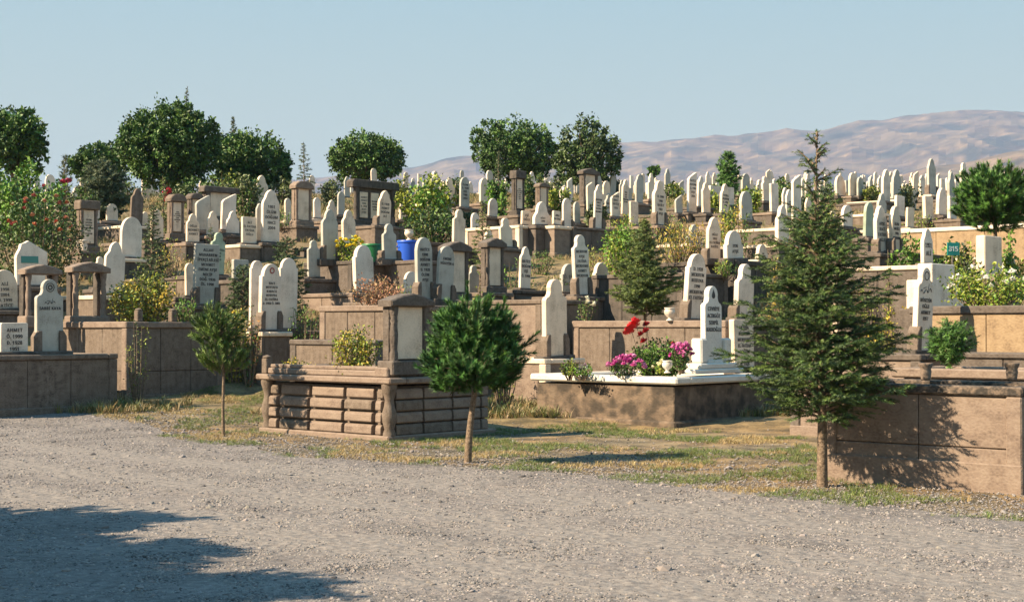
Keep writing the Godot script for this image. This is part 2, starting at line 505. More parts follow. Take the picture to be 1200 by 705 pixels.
func headstone(r: Array) -> void:
	# [shape, x, y, z, w, h, tone, text, blocks, foot, turn, label, group]
	var w: float = r[4]; var h: float = r[5]
	var t := thing("headstone", r[11], "headstone", Vector3(r[1], r[2], r[3]), TH + deg_to_rad(r[10]), r[12])
	t.rotation.z = deg_to_rad(R.randfn() * 1.4)
	t.rotation.x = deg_to_rad(R.randfn() * 1.3)
	var th := clampf(w * .2, .075, .12)
	var foot := .27 * h if r[9] else 0.0
	var shape: String = r[0]
	if shape == "slant" and h < 1.05 and w > .7: shape = "plaque"
	var m := MB.new()
	m.prism(outline(shape, w, h, foot), -th / 2, th / 2, .008)
	part("slab", m.mesh(M[r[6]]), t)
	var bw: float = w + (.26 if r[8] else .14)
	m = MB.new()
	m.box(Vector3(0, -.06, 0), Vector3(bw + .06, .17, th + .16) if r[7] != "main" else Vector3(.5, .16, .2), .015)
	part("base", m.mesh(M.bright if r[7] == "main" else (M.brown2 if R.randf() < .6 else M.dark)), t)
	if r[8]:
		var bh := maxf(foot * 1.04, h * .24)
		var x0: float = w * .5 * (.66 if r[9] else 1.0) + .004
		for s in [-1, 1]:
			m = MB.new()
			var o := PackedVector2Array([Vector2(0, 0), Vector2(.13, 0), Vector2(.13, bh * .72), Vector2(.07, bh), Vector2(0, bh)])
			if s < 0: o = PackedVector2Array([Vector2(-.13, 0), Vector2(0, 0), Vector2(0, bh), Vector2(-.07, bh), Vector2(-.13, bh * .72)])
			m.prism(o, -th / 2 - .05, th / 2 + .05, .01)
			part("side_block", m.mesh(M.bright if r[7] == "main" else M.brown), t, Vector3(s * x0, .02, 0))
	var zf := th / 2 + .0035
	var top := h - w * (.62 if shape in ["bulb", "ogee", "point"] else (.4 if shape in ["arch", "round"] else .12))
	match r[7]:
		"n":
			var n := clampi(int((top - foot) / .115), 3, 8)
			part("inscription", text_mesh(words(n), (top - foot) / n * .98, w * .88, M.letter), t, Vector3(0, (top + foot) / 2, zf))
		"n2":
			part("inscription", text_mesh("EMİNE\nHÜSEYİN A", .13, w * .88, M.letter), t, Vector3(0, top - .15, zf))
		"tab":
			part("inscription", text_mesh("ALLAH\nMUHARREM\nİPEKÇİ AİLESİ\nMEHMET\nEMİNE AYŞE\nNECİP\nDOĞ. 1936\nÖL. 1998", (h - foot) / 8.4, w * .9, M.letter), t, Vector3(0, (h + foot) / 2 - .02, zf))
		"f":
			var n := clampi(int((top - .12 * h) / .15), 2, 5)
			part("inscription", text_mesh(words(n), (top * .85) / n * .8, w * .88, M.letter), t, Vector3(0, top * .62, zf))
		"main":
			part("inscription", text_mesh("CEVRİYE\nACIKGÖZ\nSERPİL\nKADIOĞLU", .135, w * .88, M.letter), t, Vector3(0, top - .26, zf))
			part("emblem", teardrop(.11).mesh(M.letter), t, Vector3(0, h - w * .29, zf))
		"em":
			part("inscription", text_mesh("HÜSEYİN\nOĞLU\nAHMET\n1957", .11, w * .75, M.letter), t, Vector3(0, h * .5, zf))
			part("script", squiggle(w * .75).mesh(M.letter), t, Vector3(0, h * .72, th / 2))
			part("emblem", ring(w * .14, .008).mesh(M.letter), t, Vector3(0, h - w * .29, th / 2))
		"med":
			part("inscription", text_mesh("SABRİ KAYA", .1, w * .88, M.letter), t, Vector3(0, h * .60, zf))
			part("script", squiggle(w * .4).mesh(M.letter), t, Vector3(0, h * .68, th / 2))
			part("medallion", ring(w * .15, .008).mesh(M.dark), t, Vector3(0, h - w * .29, th / 2))
			part("rose", ring(w * .07, .012).mesh(M.dark), t, Vector3(0, h - w * .29, th / 2))
		"trio":
			part("inscription", text_mesh("HACI\nMUSTAFA\nKARACA\nRUHUNA\nEL FATİHA\nD. 1926 Ö. 2001", .135, w * .9, M.letter), t, Vector3(0, (top + foot) / 2, zf))
			part("medallion", ring(w * .10, .014).mesh(M.red_paint), t, Vector3(0, h - w * .26, th / 2))
		"plaque":
			m = MB.new()
			m.box(Vector3(0, 0, 0), Vector3(w * .55, .16, .012), .003)
			part("plaque", m.mesh(M.teal), t, Vector3(-w * .08, h * .58, zf + .003))

# ---------------------------------------------------------------- grave beds
func bed(r: Array) -> Node3D:
	# [x, z of the front head corner, L, W, y bottom, y top, wall, coping, panels along, panels across, courses, label, coping height]
	var L: float = r[2]; var W: float = r[3]; var H: float = r[5] - r[4]
	var t := thing("grave_bed", r[11], "grave", Vector3(r[0], r[4], r[1]), TH, "stone grave beds")
	var ch: float = r[12]
	var m := MB.new()
	m.box(Vector3(W / 2, (H - .07) / 2, -L / 2), Vector3(W - .09, H - .07, L - .09), .01)
	part("soil_fill", m.mesh(M.soil), t)
	var wm: Material = M[r[6]]; var cm: Material = M[r[7]]
	var wh := H - ch
	var nc: int = r[10]
	for side in 4:
		var along := side % 2 == 0      # 0 front, 1 head, 2 back, 3 foot
		var k: int = (r[8] if along else r[9]) if side < 2 else 1
		var run: float = L if along else W - .12
		for j in k:
			for c in nc:
				var seg := run / k
				var hh := wh / nc
				var sz := Vector3(.06, hh - .008, seg - .008) if along else Vector3(seg - .008, hh - .008, .06)
				var jit := rnd(-.006, .004)
				var p := Vector3.ZERO
				match side:
					0: p = Vector3(.03 + jit, hh * (c + .5), -seg * (j + .5))
					1: p = Vector3(.06 + seg * (j + .5), hh * (c + .5), -.03 + jit)
					2: p = Vector3(W - .03, hh * (c + .5), -seg * (j + .5))
					3: p = Vector3(.06 + seg * (j + .5), hh * (c + .5), -L + .03)
				m = MB.new()
				m.box(Vector3.ZERO, sz, .01)
				part("wall_panel", m.mesh(wm), t, p)
	if H > .85:
		for q in [[Vector3(-.012, .2, -L / 2), Vector3(.06, .4, L + .07)], [Vector3(W / 2, .2, .012), Vector3(W - .02, .396, .06)]]:
			m = MB.new(); m.box(Vector3.ZERO, q[1], .02)
			part("base_course", m.mesh(wm), t, q[0])
		if W > 1.1:
			for q in [Vector3(.055, 0, -.055), Vector3(W - .055, 0, -.055), Vector3(.055, 0, -L + .055)]:
				m = MB.new(); m.box(Vector3(0, (H - ch) / 2, 0), Vector3(.17, H - ch - .004, .17), .015)
				part("corner_pier", m.mesh(cm if r[7] != "crust" else wm), t, q)
	var cw := .2; var ov := .04
	for q in [[Vector3(cw / 2 - ov, 0, -L / 2), Vector3(cw, ch, L + 2 * ov)], [Vector3(W - cw / 2 + ov, 0, -L / 2), Vector3(cw, ch, L + 2 * ov)],
			[Vector3(W / 2, 0, -cw / 2 + ov), Vector3(W + 2 * ov - 2 * cw - .004, ch - .004, cw)], [Vector3(W / 2, 0, -L + cw / 2 - ov), Vector3(W + 2 * ov - 2 * cw - .004, ch - .004, cw)]]:
		m = MB.new()
		m.box(Vector3.ZERO, q[1], .018)
		part("coping", m.mesh(cm), t, q[0] + Vector3(0, H - ch / 2, 0))
	if r[11].begins_with("tall brown grave"):
		for q in [.35, 1.15, 1.6]: post(t, Vector3(q, H, -.12), .26, M.brown)
	if r[11].begins_with("long brown grave"): post(t, Vector3(W - .12, H, -.1), .2, M.white)
	return t
func post(t: Node3D, p: Vector3, h: float, mat: Material) -> void:
	var m := MB.new()
	m.box(Vector3(0, h * .42, 0), Vector3(.13, h * .84, .13), .012)
	m.lathe([[.06, h * .84], [.075, h * .88], [.07, h * .95], [.035, h], [0.0, h + .01]], 10)
	part("corner_post", m.mesh(mat), t, p)
func ornate_bed(x: float, z: float) -> void:   # courses of rounded stone blocks under a moulded ledge
	var L := 3.0; var W := 2.3
	var t := thing("grave_bed", "brown stone grave with rows of rounded log-like blocks behind the gravel", "grave", Vector3(x, -.06, z), TH, "stone grave beds")
	var m := MB.new()
	m.box(Vector3(W / 2, .04, -L / 2), Vector3(W + .12, .2, L + .12), .02)
	part("footing", m.mesh(M.pink), t)
	m = MB.new()
	m.box(Vector3(W / 2, .5, -L / 2), Vector3(W - .16, .76, L - .16), .01)
	part("core", m.mesh(M.brown), t)
	# rounded courses
	var log_of := func(len: float, hh: float) -> ArrayMesh:
		var o := PackedVector2Array()
		for q in [[0.08, -hh / 2], [-.04, -hh * .5], [-.052, -hh * .4], [-.048, hh * .2], [-.036, hh * .4], [-.015, hh * .48], [.08, hh / 2]]: o.append(Vector2(q[0], q[1]))
		var rv := PackedVector2Array()
		for i in o.size(): rv.append(o[o.size() - 1 - i])
		var k := MB.new()
		k.prism(rv, -len / 2, len / 2, .006)
		return k.mesh(M.pink if R.randf() < .75 else M.brown)
	var cols := [[.15, .27], [.36, .98], [1.05, 1.80], [1.87, 2.56], [2.65, 2.84]]
	for c in cols:
		for k in 4:
			var hh := .15 if k < 3 else .16
			var o := part("stone_course", log_of.call(c[1] - c[0], hh), t, Vector3(.03 if k < 3 else .075, .225 + k * .185, -(c[0] + c[1]) / 2))
			o.rotation.z = 0
	var hcols := [[.16, .72], [.76, 1.36], [1.40, 2.02], [2.06, 2.2]]
	for c in hcols:
		for k in 4:
			var o := part("stone_course", log_of.call(c[1] - c[0], .165), t, Vector3((c[0] + c[1]) / 2, .225 + k * .182, -.035))
			o.rotation.y = PI / 2
	# carved corner bracket and rear corner pier
	for cz in [-.04, -L + .06]:
		m = MB.new()
		m.lathe([[.1, .13], [.1, .18], [.075, .24], [.11, .36], [.12, .46], [.085, .58], [.07, .68], [.1, .78], [.125, .86], [.125, .93]], 12)
		part("corner_bracket", m.mesh(M.brown), t, Vector3(.06, 0, cz))
	for q in [[Vector3(.1, .97, -L / 2), Vector3(.36, .1, L + .24)], [Vector3(W - .1, .97, -L / 2), Vector3(.36, .1, L + .24)], [Vector3(W / 2, .968, -.06), Vector3(W - .57, .1, .36)], [Vector3(W / 2, .968, -L + .06), Vector3(W - .57, .1, .36)]]:
		m = MB.new(); m.box(Vector3.ZERO, q[1], .03)
		part("ledge", m.mesh(M.pink), t, q[0])
	for q in [[Vector3(.12, 1.07, -L / 2 - .1), Vector3(.2, .1, L - .35)], [Vector3(.14, 1.15, -L / 2 - .1), Vector3(.16, .06, L - .4)], [Vector3(W - .12, 1.07, -L / 2), Vector3(.2, .1, L - .1)], [Vector3(W / 2, 1.09, -.14), Vector3(W - .48, .14, .3)], [Vector3(W / 2, 1.09, -L + .14), Vector3(W - .48, .14, .2)], [Vector3(.14, 1.095, -.17), Vector3(.28, .15, .3)]]:
		m = MB.new(); m.box(Vector3.ZERO, q[1], .02)
		part("upper_kerb", m.mesh(M.pink if q[0].x < 1 else M.brown), t, q[0])
	m = MB.new(); m.box(Vector3(W / 2, .97, -L / 2), Vector3(W - .5, .14, L - .5), .02)
	part("soil_fill", m.mesh(M.soil), t)
	post(t, Vector3(.08, 1.02, -L - .01), .3, M.brown)
	post(t, Vector3(W - .1, 1.02, -L - .01), .3, M.brown)
func white_bed(x: float, z: float) -> Node3D:
	var L := 3.1; var W := 2.9; var H := .87
	var t := thing("grave_bed", "grave with bright white coping above dark stained concrete walls, full of flowers", "grave", Vector3(x, -.05, z), TH, "stone grave beds")
	var m := MB.new(); m.box(Vector3(W / 2, .07, -L / 2), Vector3(W + .16, .2, L + .16), .03)
	part("footing", m.mesh(M.stained), t)
	m = MB.new(); m.box(Vector3(W / 2, .4, -L / 2), Vector3(W, .72, L), .015)
	part("wall", m.mesh(M.stained), t)
	for q in [[Vector3(.14, 0, -L / 2), Vector3(.44, .13, L + .22)], [Vector3(W - .14, 0, -L / 2), Vector3(.44, .13, L + .22)], [Vector3(W / 2, -.002, -.13), Vector3(W - .73, .13, .44)], [Vector3(W / 2, -.002, -L + .13), Vector3(W - .73, .13, .44)]]:
		m = MB.new(); m.box(Vector3.ZERO, q[1], .03)
		part("coping", m.mesh(M.bright), t, q[0] + Vector3(0, H - .01, 0))
	m = MB.new(); m.box(Vector3(W / 2, H - .11, -L / 2), Vector3(W - .5, .16, L - .5), .02)
	part("soil_fill", m.mesh(M.soil), t)
	# white stepped pedestal under the headstone
	for q in [[Vector3(1.42, .97, -.2), Vector3(1.5, .08, .4)], [Vector3(1.42, 1.06, -.2), Vector3(1.16, .1, .34)]]:
		m = MB.new(); m.box(Vector3.ZERO, q[1], .02)
		part("pedestal_step", m.mesh(M.bright), t, q[0] + Vector3(0, .03, 0))
	for s in [-1, 1]:
		m = MB.new(); m.box(Vector3.ZERO, Vector3(.2, .44, .24), .03)
		part("pedestal_wing", m.mesh(M.bright), t, Vector3(1.42 + s * .38, 1.36, -.2))
	return t

# ---------------------------------------------------------------- framed tablets under a cap
func shrine(r: Array) -> void:
	# [x, y, z, w, h, cap, stone, tablets, label, turn]
	var w: float = r[3]; var h: float = r[4]
	var t := thing("tablet_shrine", r[8], "grave marker", Vector3(r[0], r[1], r[2]), TH, "capped tablet shrines")
	var m := MB.new()
	var stn: Material = M[r[6]]
	var dp := .2
	m.box(Vector3(0, h * .0, 0), Vector3(w * 1.12, h * .2, dp + .16), .02)
	part("plinth", m.mesh(stn), t)
	var ct: float = h * .82
	if r[7] > 0:
		m = MB.new()
		m.box(Vector3(0, (h * .1 + ct) / 2, 0), Vector3(w * .86, ct - h * .1, dp - .08), .01)
		part("back_wall", m.mesh(stn), t)
	for s in [-1, 1]:
		m = MB.new()
		var pr := w * (.085 if r[7] < 3 else .05)
		m.lathe([[pr, h * .1], [pr, h * .2], [pr * .75, h * .24], [pr * .95, h * .36], [pr * 1.0, h * .46], [pr * .7, h * .60], [pr * .95, h * .63], [pr * .7, h * .66], [pr, h * .74], [pr * 1.1, ct]], 10)
		part("pillar", m.mesh(M.pink if r[6] == "brown" else stn), t, Vector3(s * (w * .5 - pr), 0, dp * .5 - pr * .4))
		if r[7] < 3 and r[7] > 0:
			m = MB.new(); m.box(Vector3(0, (h * .1 + ct) / 2, 0), Vector3(w * .10, ct - h * .1, dp * .7), .01)
			part("side_wall", m.mesh(stn), t, Vector3(s * (w * .455), 0, -.03))
		elif r[7] == 0:
			m = MB.new(); m.box(Vector3(0, (h * .1 + ct) / 2, 0), Vector3(w * .17, ct - h * .1, dp * .8), .01)
			part("side_wall", m.mesh(M.dark), t, Vector3(s * (w * .40), 0, -.12))
	if r[7] == 1:
		m = MB.new(); m.box(Vector3.ZERO, Vector3(w * .66, ct - h * .12, .03), .006)
		part("tablet", m.mesh(M.cream), t, Vector3(0, (h * .12 + ct) / 2, dp * .5 - .03))
	elif r[7] == 2:
		m = MB.new(); m.box(Vector3.ZERO, Vector3(w * .6, ct - h * .16, .03), .006)
		var tb := part("tablet", m.mesh(M.cream), t, Vector3(0, (h * .14 + ct) / 2, dp * .5 - .03))
		part("inscription", text_mesh(words(6), (ct - h * .2) / 7.0, w * .52, M.letter), tb, Vector3(0, 0, .0185))
	elif r[7] == 3:
		for i in 3:
			m = MB.new(); m.box(Vector3.ZERO, Vector3(w * .19, ct * .7, .03), .006)
			var tb := part("tablet", m.mesh(M.cream), t, Vector3((i - 1) * w * .27, ct * .54, dp * .5 - .03))
			if i < 2: part("inscription", text_mesh(words(6 - 2 * i), ct * .09, w * .16, M.letter), tb, Vector3(0, 0, .0185))
	m = MB.new()
	var a := w * .58; var chh := h - ct
	var o: PackedVector2Array
	match r[5]:
		"gable": o = PackedVector2Array([Vector2(-a, 0), Vector2(a, 0), Vector2(a, chh * .45), Vector2(a * .5, chh * .8), Vector2(0, chh), Vector2(-a * .5, chh * .8), Vector2(-a, chh * .45)])
		"dome": o = PackedVector2Array([Vector2(-a, 0), Vector2(a, 0), Vector2(a, chh * .35), Vector2(a * .86, chh * .62), Vector2(a * .55, chh * .9), Vector2(0, chh), Vector2(-a * .55, chh * .9), Vector2(-a * .86, chh * .62), Vector2(-a, chh * .35)])
		_: o = PackedVector2Array([Vector2(-a, 0), Vector2(a, 0), Vector2(a, chh * .7), Vector2(a * .93, chh), Vector2(-a * .93, chh), Vector2(-a, chh * .7)])
	m.prism(o, -dp * .5 - .06, dp * .5 + .07, .02)
	part("cap", m.mesh(M.pink if r[6] == "brown" and R.randf() < .4 else stn), t, Vector3(0, ct + .003, 0))

# ---------------------------------------------------------------- plants
func jit(c: Color, a: float) -> Color:
	var k := 1.0 + rnd(-a, a)
	return Color(c.r * k * (1 + rnd(-a, a) * .3), c.g * k, c.b * k * (1 + rnd(-a, a) * .3))
func leaf_cloud(lobes: Array, n: int, size: float, cols: Array, spread := .16, shell := .55) -> MB:
	var m := cb()
	var vol := 0.0
	for l in lobes: vol += l[1].x * l[1].y + l[1].x * l[1].z
	for l in lobes:
		var share := int(n * (l[1].x * l[1].y + l[1].x * l[1].z) / vol)
		var per := 26
		for i in maxi(share / per, 1):
			var q := rdir() * lerpf(shell, 1.0, sqrt(R.randf())) * rnd(.9, 1.07)
			var cp: Vector3 = l[0] + q * l[1]
			var cc := jit(cols[R.randi() % cols.size()], .22)
			var cr: float = spread * l[1].x * rnd(.6, 1.3)
			for k in per:
				var p := cp + Vector3(R.randfn(), R.randfn(), R.randfn()) * cr * .6
				var d := (rdir() + q * .5 + Vector3(0, .1, 0)).normalized()
				var s := d.cross(rdir()).normalized()
				var sz := size * rnd(.6, 1.3)
				m.col = jit(cc, .2)
				m.leaf(p, d * sz, s * sz * .34)
	return m
func tree(called: String, label: String, at: Vector3, trunk_h: float, lobes: Array, n: int, size: float, cols: Array, rad: float, group := "", spread := .16, shell := .55) -> void:
	var t := thing(called, label, "tree", at, 0.0, group)
	var m := MB.new()
	var lean := Vector3(rnd(-.1, .1), 0, rnd(-.1, .1))
	m.tube([Vector3(0, -.3, 0), Vector3(0, trunk_h * .4, 0) + lean * .5, Vector3(0, trunk_h, 0) + lean], [rad * 1.3, rad, rad * .85], 9)
	for l in lobes:
		for k in 3:
			var e: Vector3 = l[0] + rdir() * l[1] * .7
			var b := Vector3(0, trunk_h * rnd(.8, 1.0), 0) + lean
			m.tube([b, b.lerp(e, .5) + Vector3(0, -.1, 0), e], [rad * .5, rad * .3, rad * .1], 5)
	part("trunk", m.mesh(M.bark), t)
	part("crown", leaf_cloud(lobes, n, size, cols, spread, shell).mesh(M.leaf), t)
func spray(m: MB, a: Vector3, b: Vector3, nl: float, cols: Array, dens: float, nw: float, rich := 1.0) -> void:   # needles set along a twig
	var d := b - a
	var len := d.length()
	if len < .01: return
	d /= len
	var x := d.cross(Vector3(.2, 1, .1)).normalized(); var y := d.cross(x)
	var n := int(len * dens * rich) + 3
	var cc := jit(cols[R.randi() % cols.size()], .18)
	for i in n:
		var p := a + d * len * (i + R.randf()) / n
		var an := rnd(0, TAU)
		var o := x * cos(an) + y * sin(an)
		m.col = jit(cc, .16)
		m.needle(p, p + (o * .8 + d * rnd(.3, 1.0)).normalized() * nl * rnd(.7, 1.15), o.cross(d) * nw)
func cedar(called: String, label: String, at: Vector3, h: float, base: float, prof: Array, nb: int, nl: float, cols: Array, opts := {}) -> Node3D:
	# prof: [height fraction, radius] pairs
	var t := thing(called, label, opts.get("cat", "tree"), at, rnd(0, TAU) if not opts.has("turn") else opts.turn)
	var dens: float = opts.get("dens", 120.0)
	var nw: float = opts.get("nw", .004)
	var tr: float = opts.get("trunk", h * .014)
	var rise: float = opts.get("rise", .15)
	var w := MB.new()
	var lean := Vector3(rnd(-.02, .02), 0, rnd(-.02, .02)) * h
	var tp := func(f: float) -> Vector3: return Vector3(0, f * h, 0) + lean * f * f + Vector3(sin(f * 7.0), 0, cos(f * 5.0)) * .008 * h * f
	var pts := [Vector3(0, -.15, 0)]; var rs := [tr * 1.35]
	for i in range(0, 11):
		pts.append(tp.call(i / 10.0)); rs.append(tr * pow(1.0 - i / 10.5, opts.get("taper", .9)) + .003)
	w.tube(pts, rs, 8)
	var m := cb()
	for i in nb:
		var f := base / h + (1 - base / h) * pow((i + .5) / nb, .9) * .985
		var rad := 0.0
		for k in prof.size() - 1:
			if f >= prof[k][0] and f <= prof[k + 1][0]:
				rad = lerpf(prof[k][1], prof[k + 1][1], (f - prof[k][0]) / (prof[k + 1][0] - prof[k][0]))
		rad *= rnd(opts.get("rag", .68), 1.14)
		if rad < .03: continue
		if f > .76 and opts.has("sparse") and i % 3 != 0: continue
		if opts.has("sparse") and f > .84 and i % 2 == 0: rad *= 2.0
		var az := i * 2.39996 + rnd(-.35, .35)
		var dir := Vector3(cos(az), 0, sin(az))
		var el: float = rise + .9 * pow(f, 2.5) * opts.get("tip", .6) + rnd(-.16, .16)
		var s: Vector3 = tp.call(f)
		var bp := [s]
		var nseg := 4
		for k in range(1, nseg + 1):
			var q := k / float(nseg)
			bp.append(s + dir * rad * q + Vector3(0, rad * (el * q - opts.get("droop", .12) * q * q * 1.5 + opts.get("upturn", .0) * q * q), 0))
		w.tube(bp, [tr * .28 + .002, tr * .22 + .002, tr * .15 + .002, tr * .1 + .001, .002], 4, false)
		# twigs left and right of the branch
		var nt: int = int(rad / opts.get("gap", .07)) + 2
		for k in nt:
			var q := lerpf(.12, 1.0, (k + R.randf() * .6) / nt)
			var fi := q * nseg
			var ii := mini(int(fi), nseg - 1)
			var p: Vector3 = bp[ii].lerp(bp[ii + 1], fi - ii)
			var sd := dir.cross(Vector3.UP) * (1 if k % 2 == 0 else -1)
			var tl: float = rad * opts.get("twig", .34) * (1.15 - q * .75) * rnd(.6, 1.2) + .03
			var td := (sd * rnd(.5, 1.0) + dir * rnd(.35, .9) + Vector3(0, rnd(-.28, .34), 0)).normalized()
			spray(m, p, p + td * tl, nl, cols, dens, nw)
			if tl > .12:
				for z in 2:
					var p2: Vector3 = p + td * tl * rnd(.3, .8)
					var d2 := (td + dir.rotated(Vector3.UP, rnd(-.9, .9)) * .9 + Vector3(0, rnd(-.3, .4), 0)).normalized()
					spray(m, p2, p2 + d2 * tl * .5, nl, cols, dens, nw)
		spray(m, bp[2], bp[3], nl, cols, dens, nw); spray(m, bp[3], bp[4], nl, cols, dens, nw)
	spray(m, tp.call(.86), tp.call(1.0), nl, cols, dens * .5, nw)
	part("trunk", w.mesh(M.bark), t)
	part("crown", m.mesh(M.needle), t)
	return t
func pine(called: String, label: String, at: Vector3, trunk: Array, c: Vector3, rr: Vector3, n: int, nl: float, cols: Array, tr: float, opts := {}) -> void:
	var t := thing(called, label, "tree", at)
	var w := MB.new()
	var rs := []
	for i in trunk.size(): rs.append(lerpf(tr * 1.15, tr * .75, i / float(trunk.size() - 1)))
	w.tube(trunk, rs, 9)
	var top: Vector3 = trunk[-1]
	w.tube([top, c, c + Vector3(0, rr.y * .8, 0)], [tr * .72, tr * .5, .006], 6)
	var m := cb()
	var list := []
	var lobes: Array = opts.get("lobes", [])
	for i in n:
		var q := rdir()
		var f := lerpf(.35, 1.0, pow(R.randf(), .6))
		var p := c + q * rr * f * rnd(.88, 1.08)
		if lobes.size():
			var lb: Array = lobes[i % lobes.size()]
			p = lb[0] + q * lb[1] * f * rnd(.88, 1.08)
		var d := (q * Vector3(1, .6, 1) + Vector3(0, .75, 0) + rdir() * .25).normalized()
		list.append([p, d, rnd(.09, .17)])
		if i % 3 == 0:
			var s := c + Vector3(0, rnd(-.6, .5) * rr.y, 0)
			w.tube([s, s.lerp(p, .5) + Vector3(0, -.03, 0), p], [tr * .28, tr * .2, .005], 4, false)
	for e in opts.get("extra", []): list.append(e)
	for e in list:
		var cc := jit(cols[R.randi() % cols.size()], .15)
		var p: Vector3 = e[0]; var d: Vector3 = e[1]
		var len: float = e[2]
		var x := d.cross(Vector3(.3, .2, .9)).normalized(); var y := d.cross(x)
		w.tube([p - d * len * .6, p + d * len], [.006, .004], 4, false)
		var kn: int = int(opts.get("per", 60) * len / .13)
		for k in kn:
			var q := p + d * len * rnd(-.5, 1.0)
			var an := rnd(0, TAU)
			var o := x * cos(an) + y * sin(an)
			m.col = jit(cc, .18)
			m.needle(q, q + (o * rnd(.5, .9) + d * rnd(.6, 1.1)).normalized() * nl * rnd(.7, 1.1), o.cross(d) * opts.get("nw", .0045))
	part("trunk", w.mesh(M.bark), t)
	part("crown", m.mesh(M.needle), t)
func shrub(called: String, label: String, at: Vector3, w: float, h: float, n: int, size: float, cols: Array, opts := {}) -> Node3D:
	var t := thing(called, label, opts.get("cat", "shrub"), at, 0.0, opts.get("group", ""))
	var s := MB.new()
	var m := cb()
	var stems: int = opts.get("stems", 14)
	var per := n / stems
	for i in stems:
		var az := rnd(0, TAU); var q := sqrt(R.randf())
		var e := Vector3(cos(az) * w * .5 * q, h * lerpf(1.0, .62, q * q) * rnd(.8, 1.08), sin(az) * w * .5 * q)
		var b := Vector3(e.x * .25, -.08, e.z * .25)
		var mid := b.lerp(e, .5) + Vector3(e.x * .12, 0, e.z * .12)
		s.tube([b, mid, e], [.012 + h * .004, .008 + h * .002, .003], 4, false)
		var cc := jit(cols[R.randi() % cols.size()], .2)
		for k in per:
			var f := pow(R.randf(), .7)
			var p := b.lerp(mid, f * 2) if f < .5 else mid.lerp(e, f * 2 - 1)
			p += Vector3(R.randfn(), R.randfn() * .8, R.randfn()) * w * .07 * (1.4 - f * .6)
			p.y = maxf(p.y, .02)
			var d := (rdir() + Vector3(0, opts.get("up", .35), 0)).normalized()
			var z := size * rnd(.6, 1.3)
			m.col = jit(cc, .2)
			m.leaf(p, d * z, d.cross(rdir()).normalized() * z * opts.get("fat", .34))
	part("stems", s.mesh(M.bark), t)
	part("foliage", m.mesh(M.leaf), t)
	var fl: Array = opts.get("flowers", [])
	if fl.size():
		var shared := []
		for k in 3: shared.append(blossom(opts.get("fsize", .07), fl[R.randi() % fl.size()]))
		for i in opts.get("nf", 8):
			var az := rnd(0, TAU); var q := sqrt(R.randf())
			var o := part("flower", shared[i % 3], t, Vector3(cos(az) * w * .48 * q, h * lerpf(1.02, .66, q * q) * rnd(.75, 1.05), sin(az) * w * .48 * q))
			o.rotation = Vector3(rnd(-.6, .6), rnd(0, TAU), rnd(-.6, .6))
	return t
func blossom(r: float, c: Color) -> ArrayMesh:   # rings of cupped petals round a closed heart
	var m := cb()
	for k in 4:
		var rr := r * (1.0 - k * .2)
		var np := 7 - k
		for i in np:
			var a := TAU * (i + k * .5) / np
			var d := Vector3(cos(a), 0, sin(a)); var s := Vector3(-sin(a), 0, cos(a))
			m.col = jit(c, .14)
			var b := d * rr * .15 + Vector3(0, -r * .2, 0)
			var p1 := d * rr * .75 + s * rr * .42 + Vector3(0, r * (.05 + k * .22), 0)
			var p2 := d * rr * .75 - s * rr * .42 + Vector3(0, r * (.05 + k * .22), 0)
			var tp := d * rr * (1.0 - k * .1) + Vector3(0, r * (.22 + k * .26), 0)
			m.tri(b, p2, p1); m.tri(p1, p2, tp)
	return m.mesh(M.petal)
func vase(label: String, at: Vector3, h: float, mat: Material, tp := "urn") -> void:
	var t := thing("urn", label, "urn", at)
	var m := MB.new()
	var r := h * .42
	if tp == "urn": m.lathe([[0.0, 0.0], [r * .62, 0.0], [r * .62, h * .08], [r * .3, h * .16], [r * .34, h * .26], [r * .85, h * .45], [r, h * .62], [r * .95, h * .8], [r * .78, h * .86], [r * .95, h * .93], [r * .95, h], [r * .74, h], [r * .7, h * .82], [0.0, h * .8]], 16)
	else: m.lathe([[0.0, 0.0], [r * .6, 0.0], [r * .66, h * .1], [r * .8, h * .5], [r * .72, h * .66], [r * .9, h * .8], [r, h * .93], [r, h], [r * .8, h], [r * .75, h * .85], [0.0, h * .84]], 16)
	part("bowl", m.mesh(mat), t)
	m = MB.new()
	m.lathe([[r * .72, h * .86], [r * .4, h * .9], [0.0, h * .9]], 10)
	part("soil", m.mesh(M.soil), t)

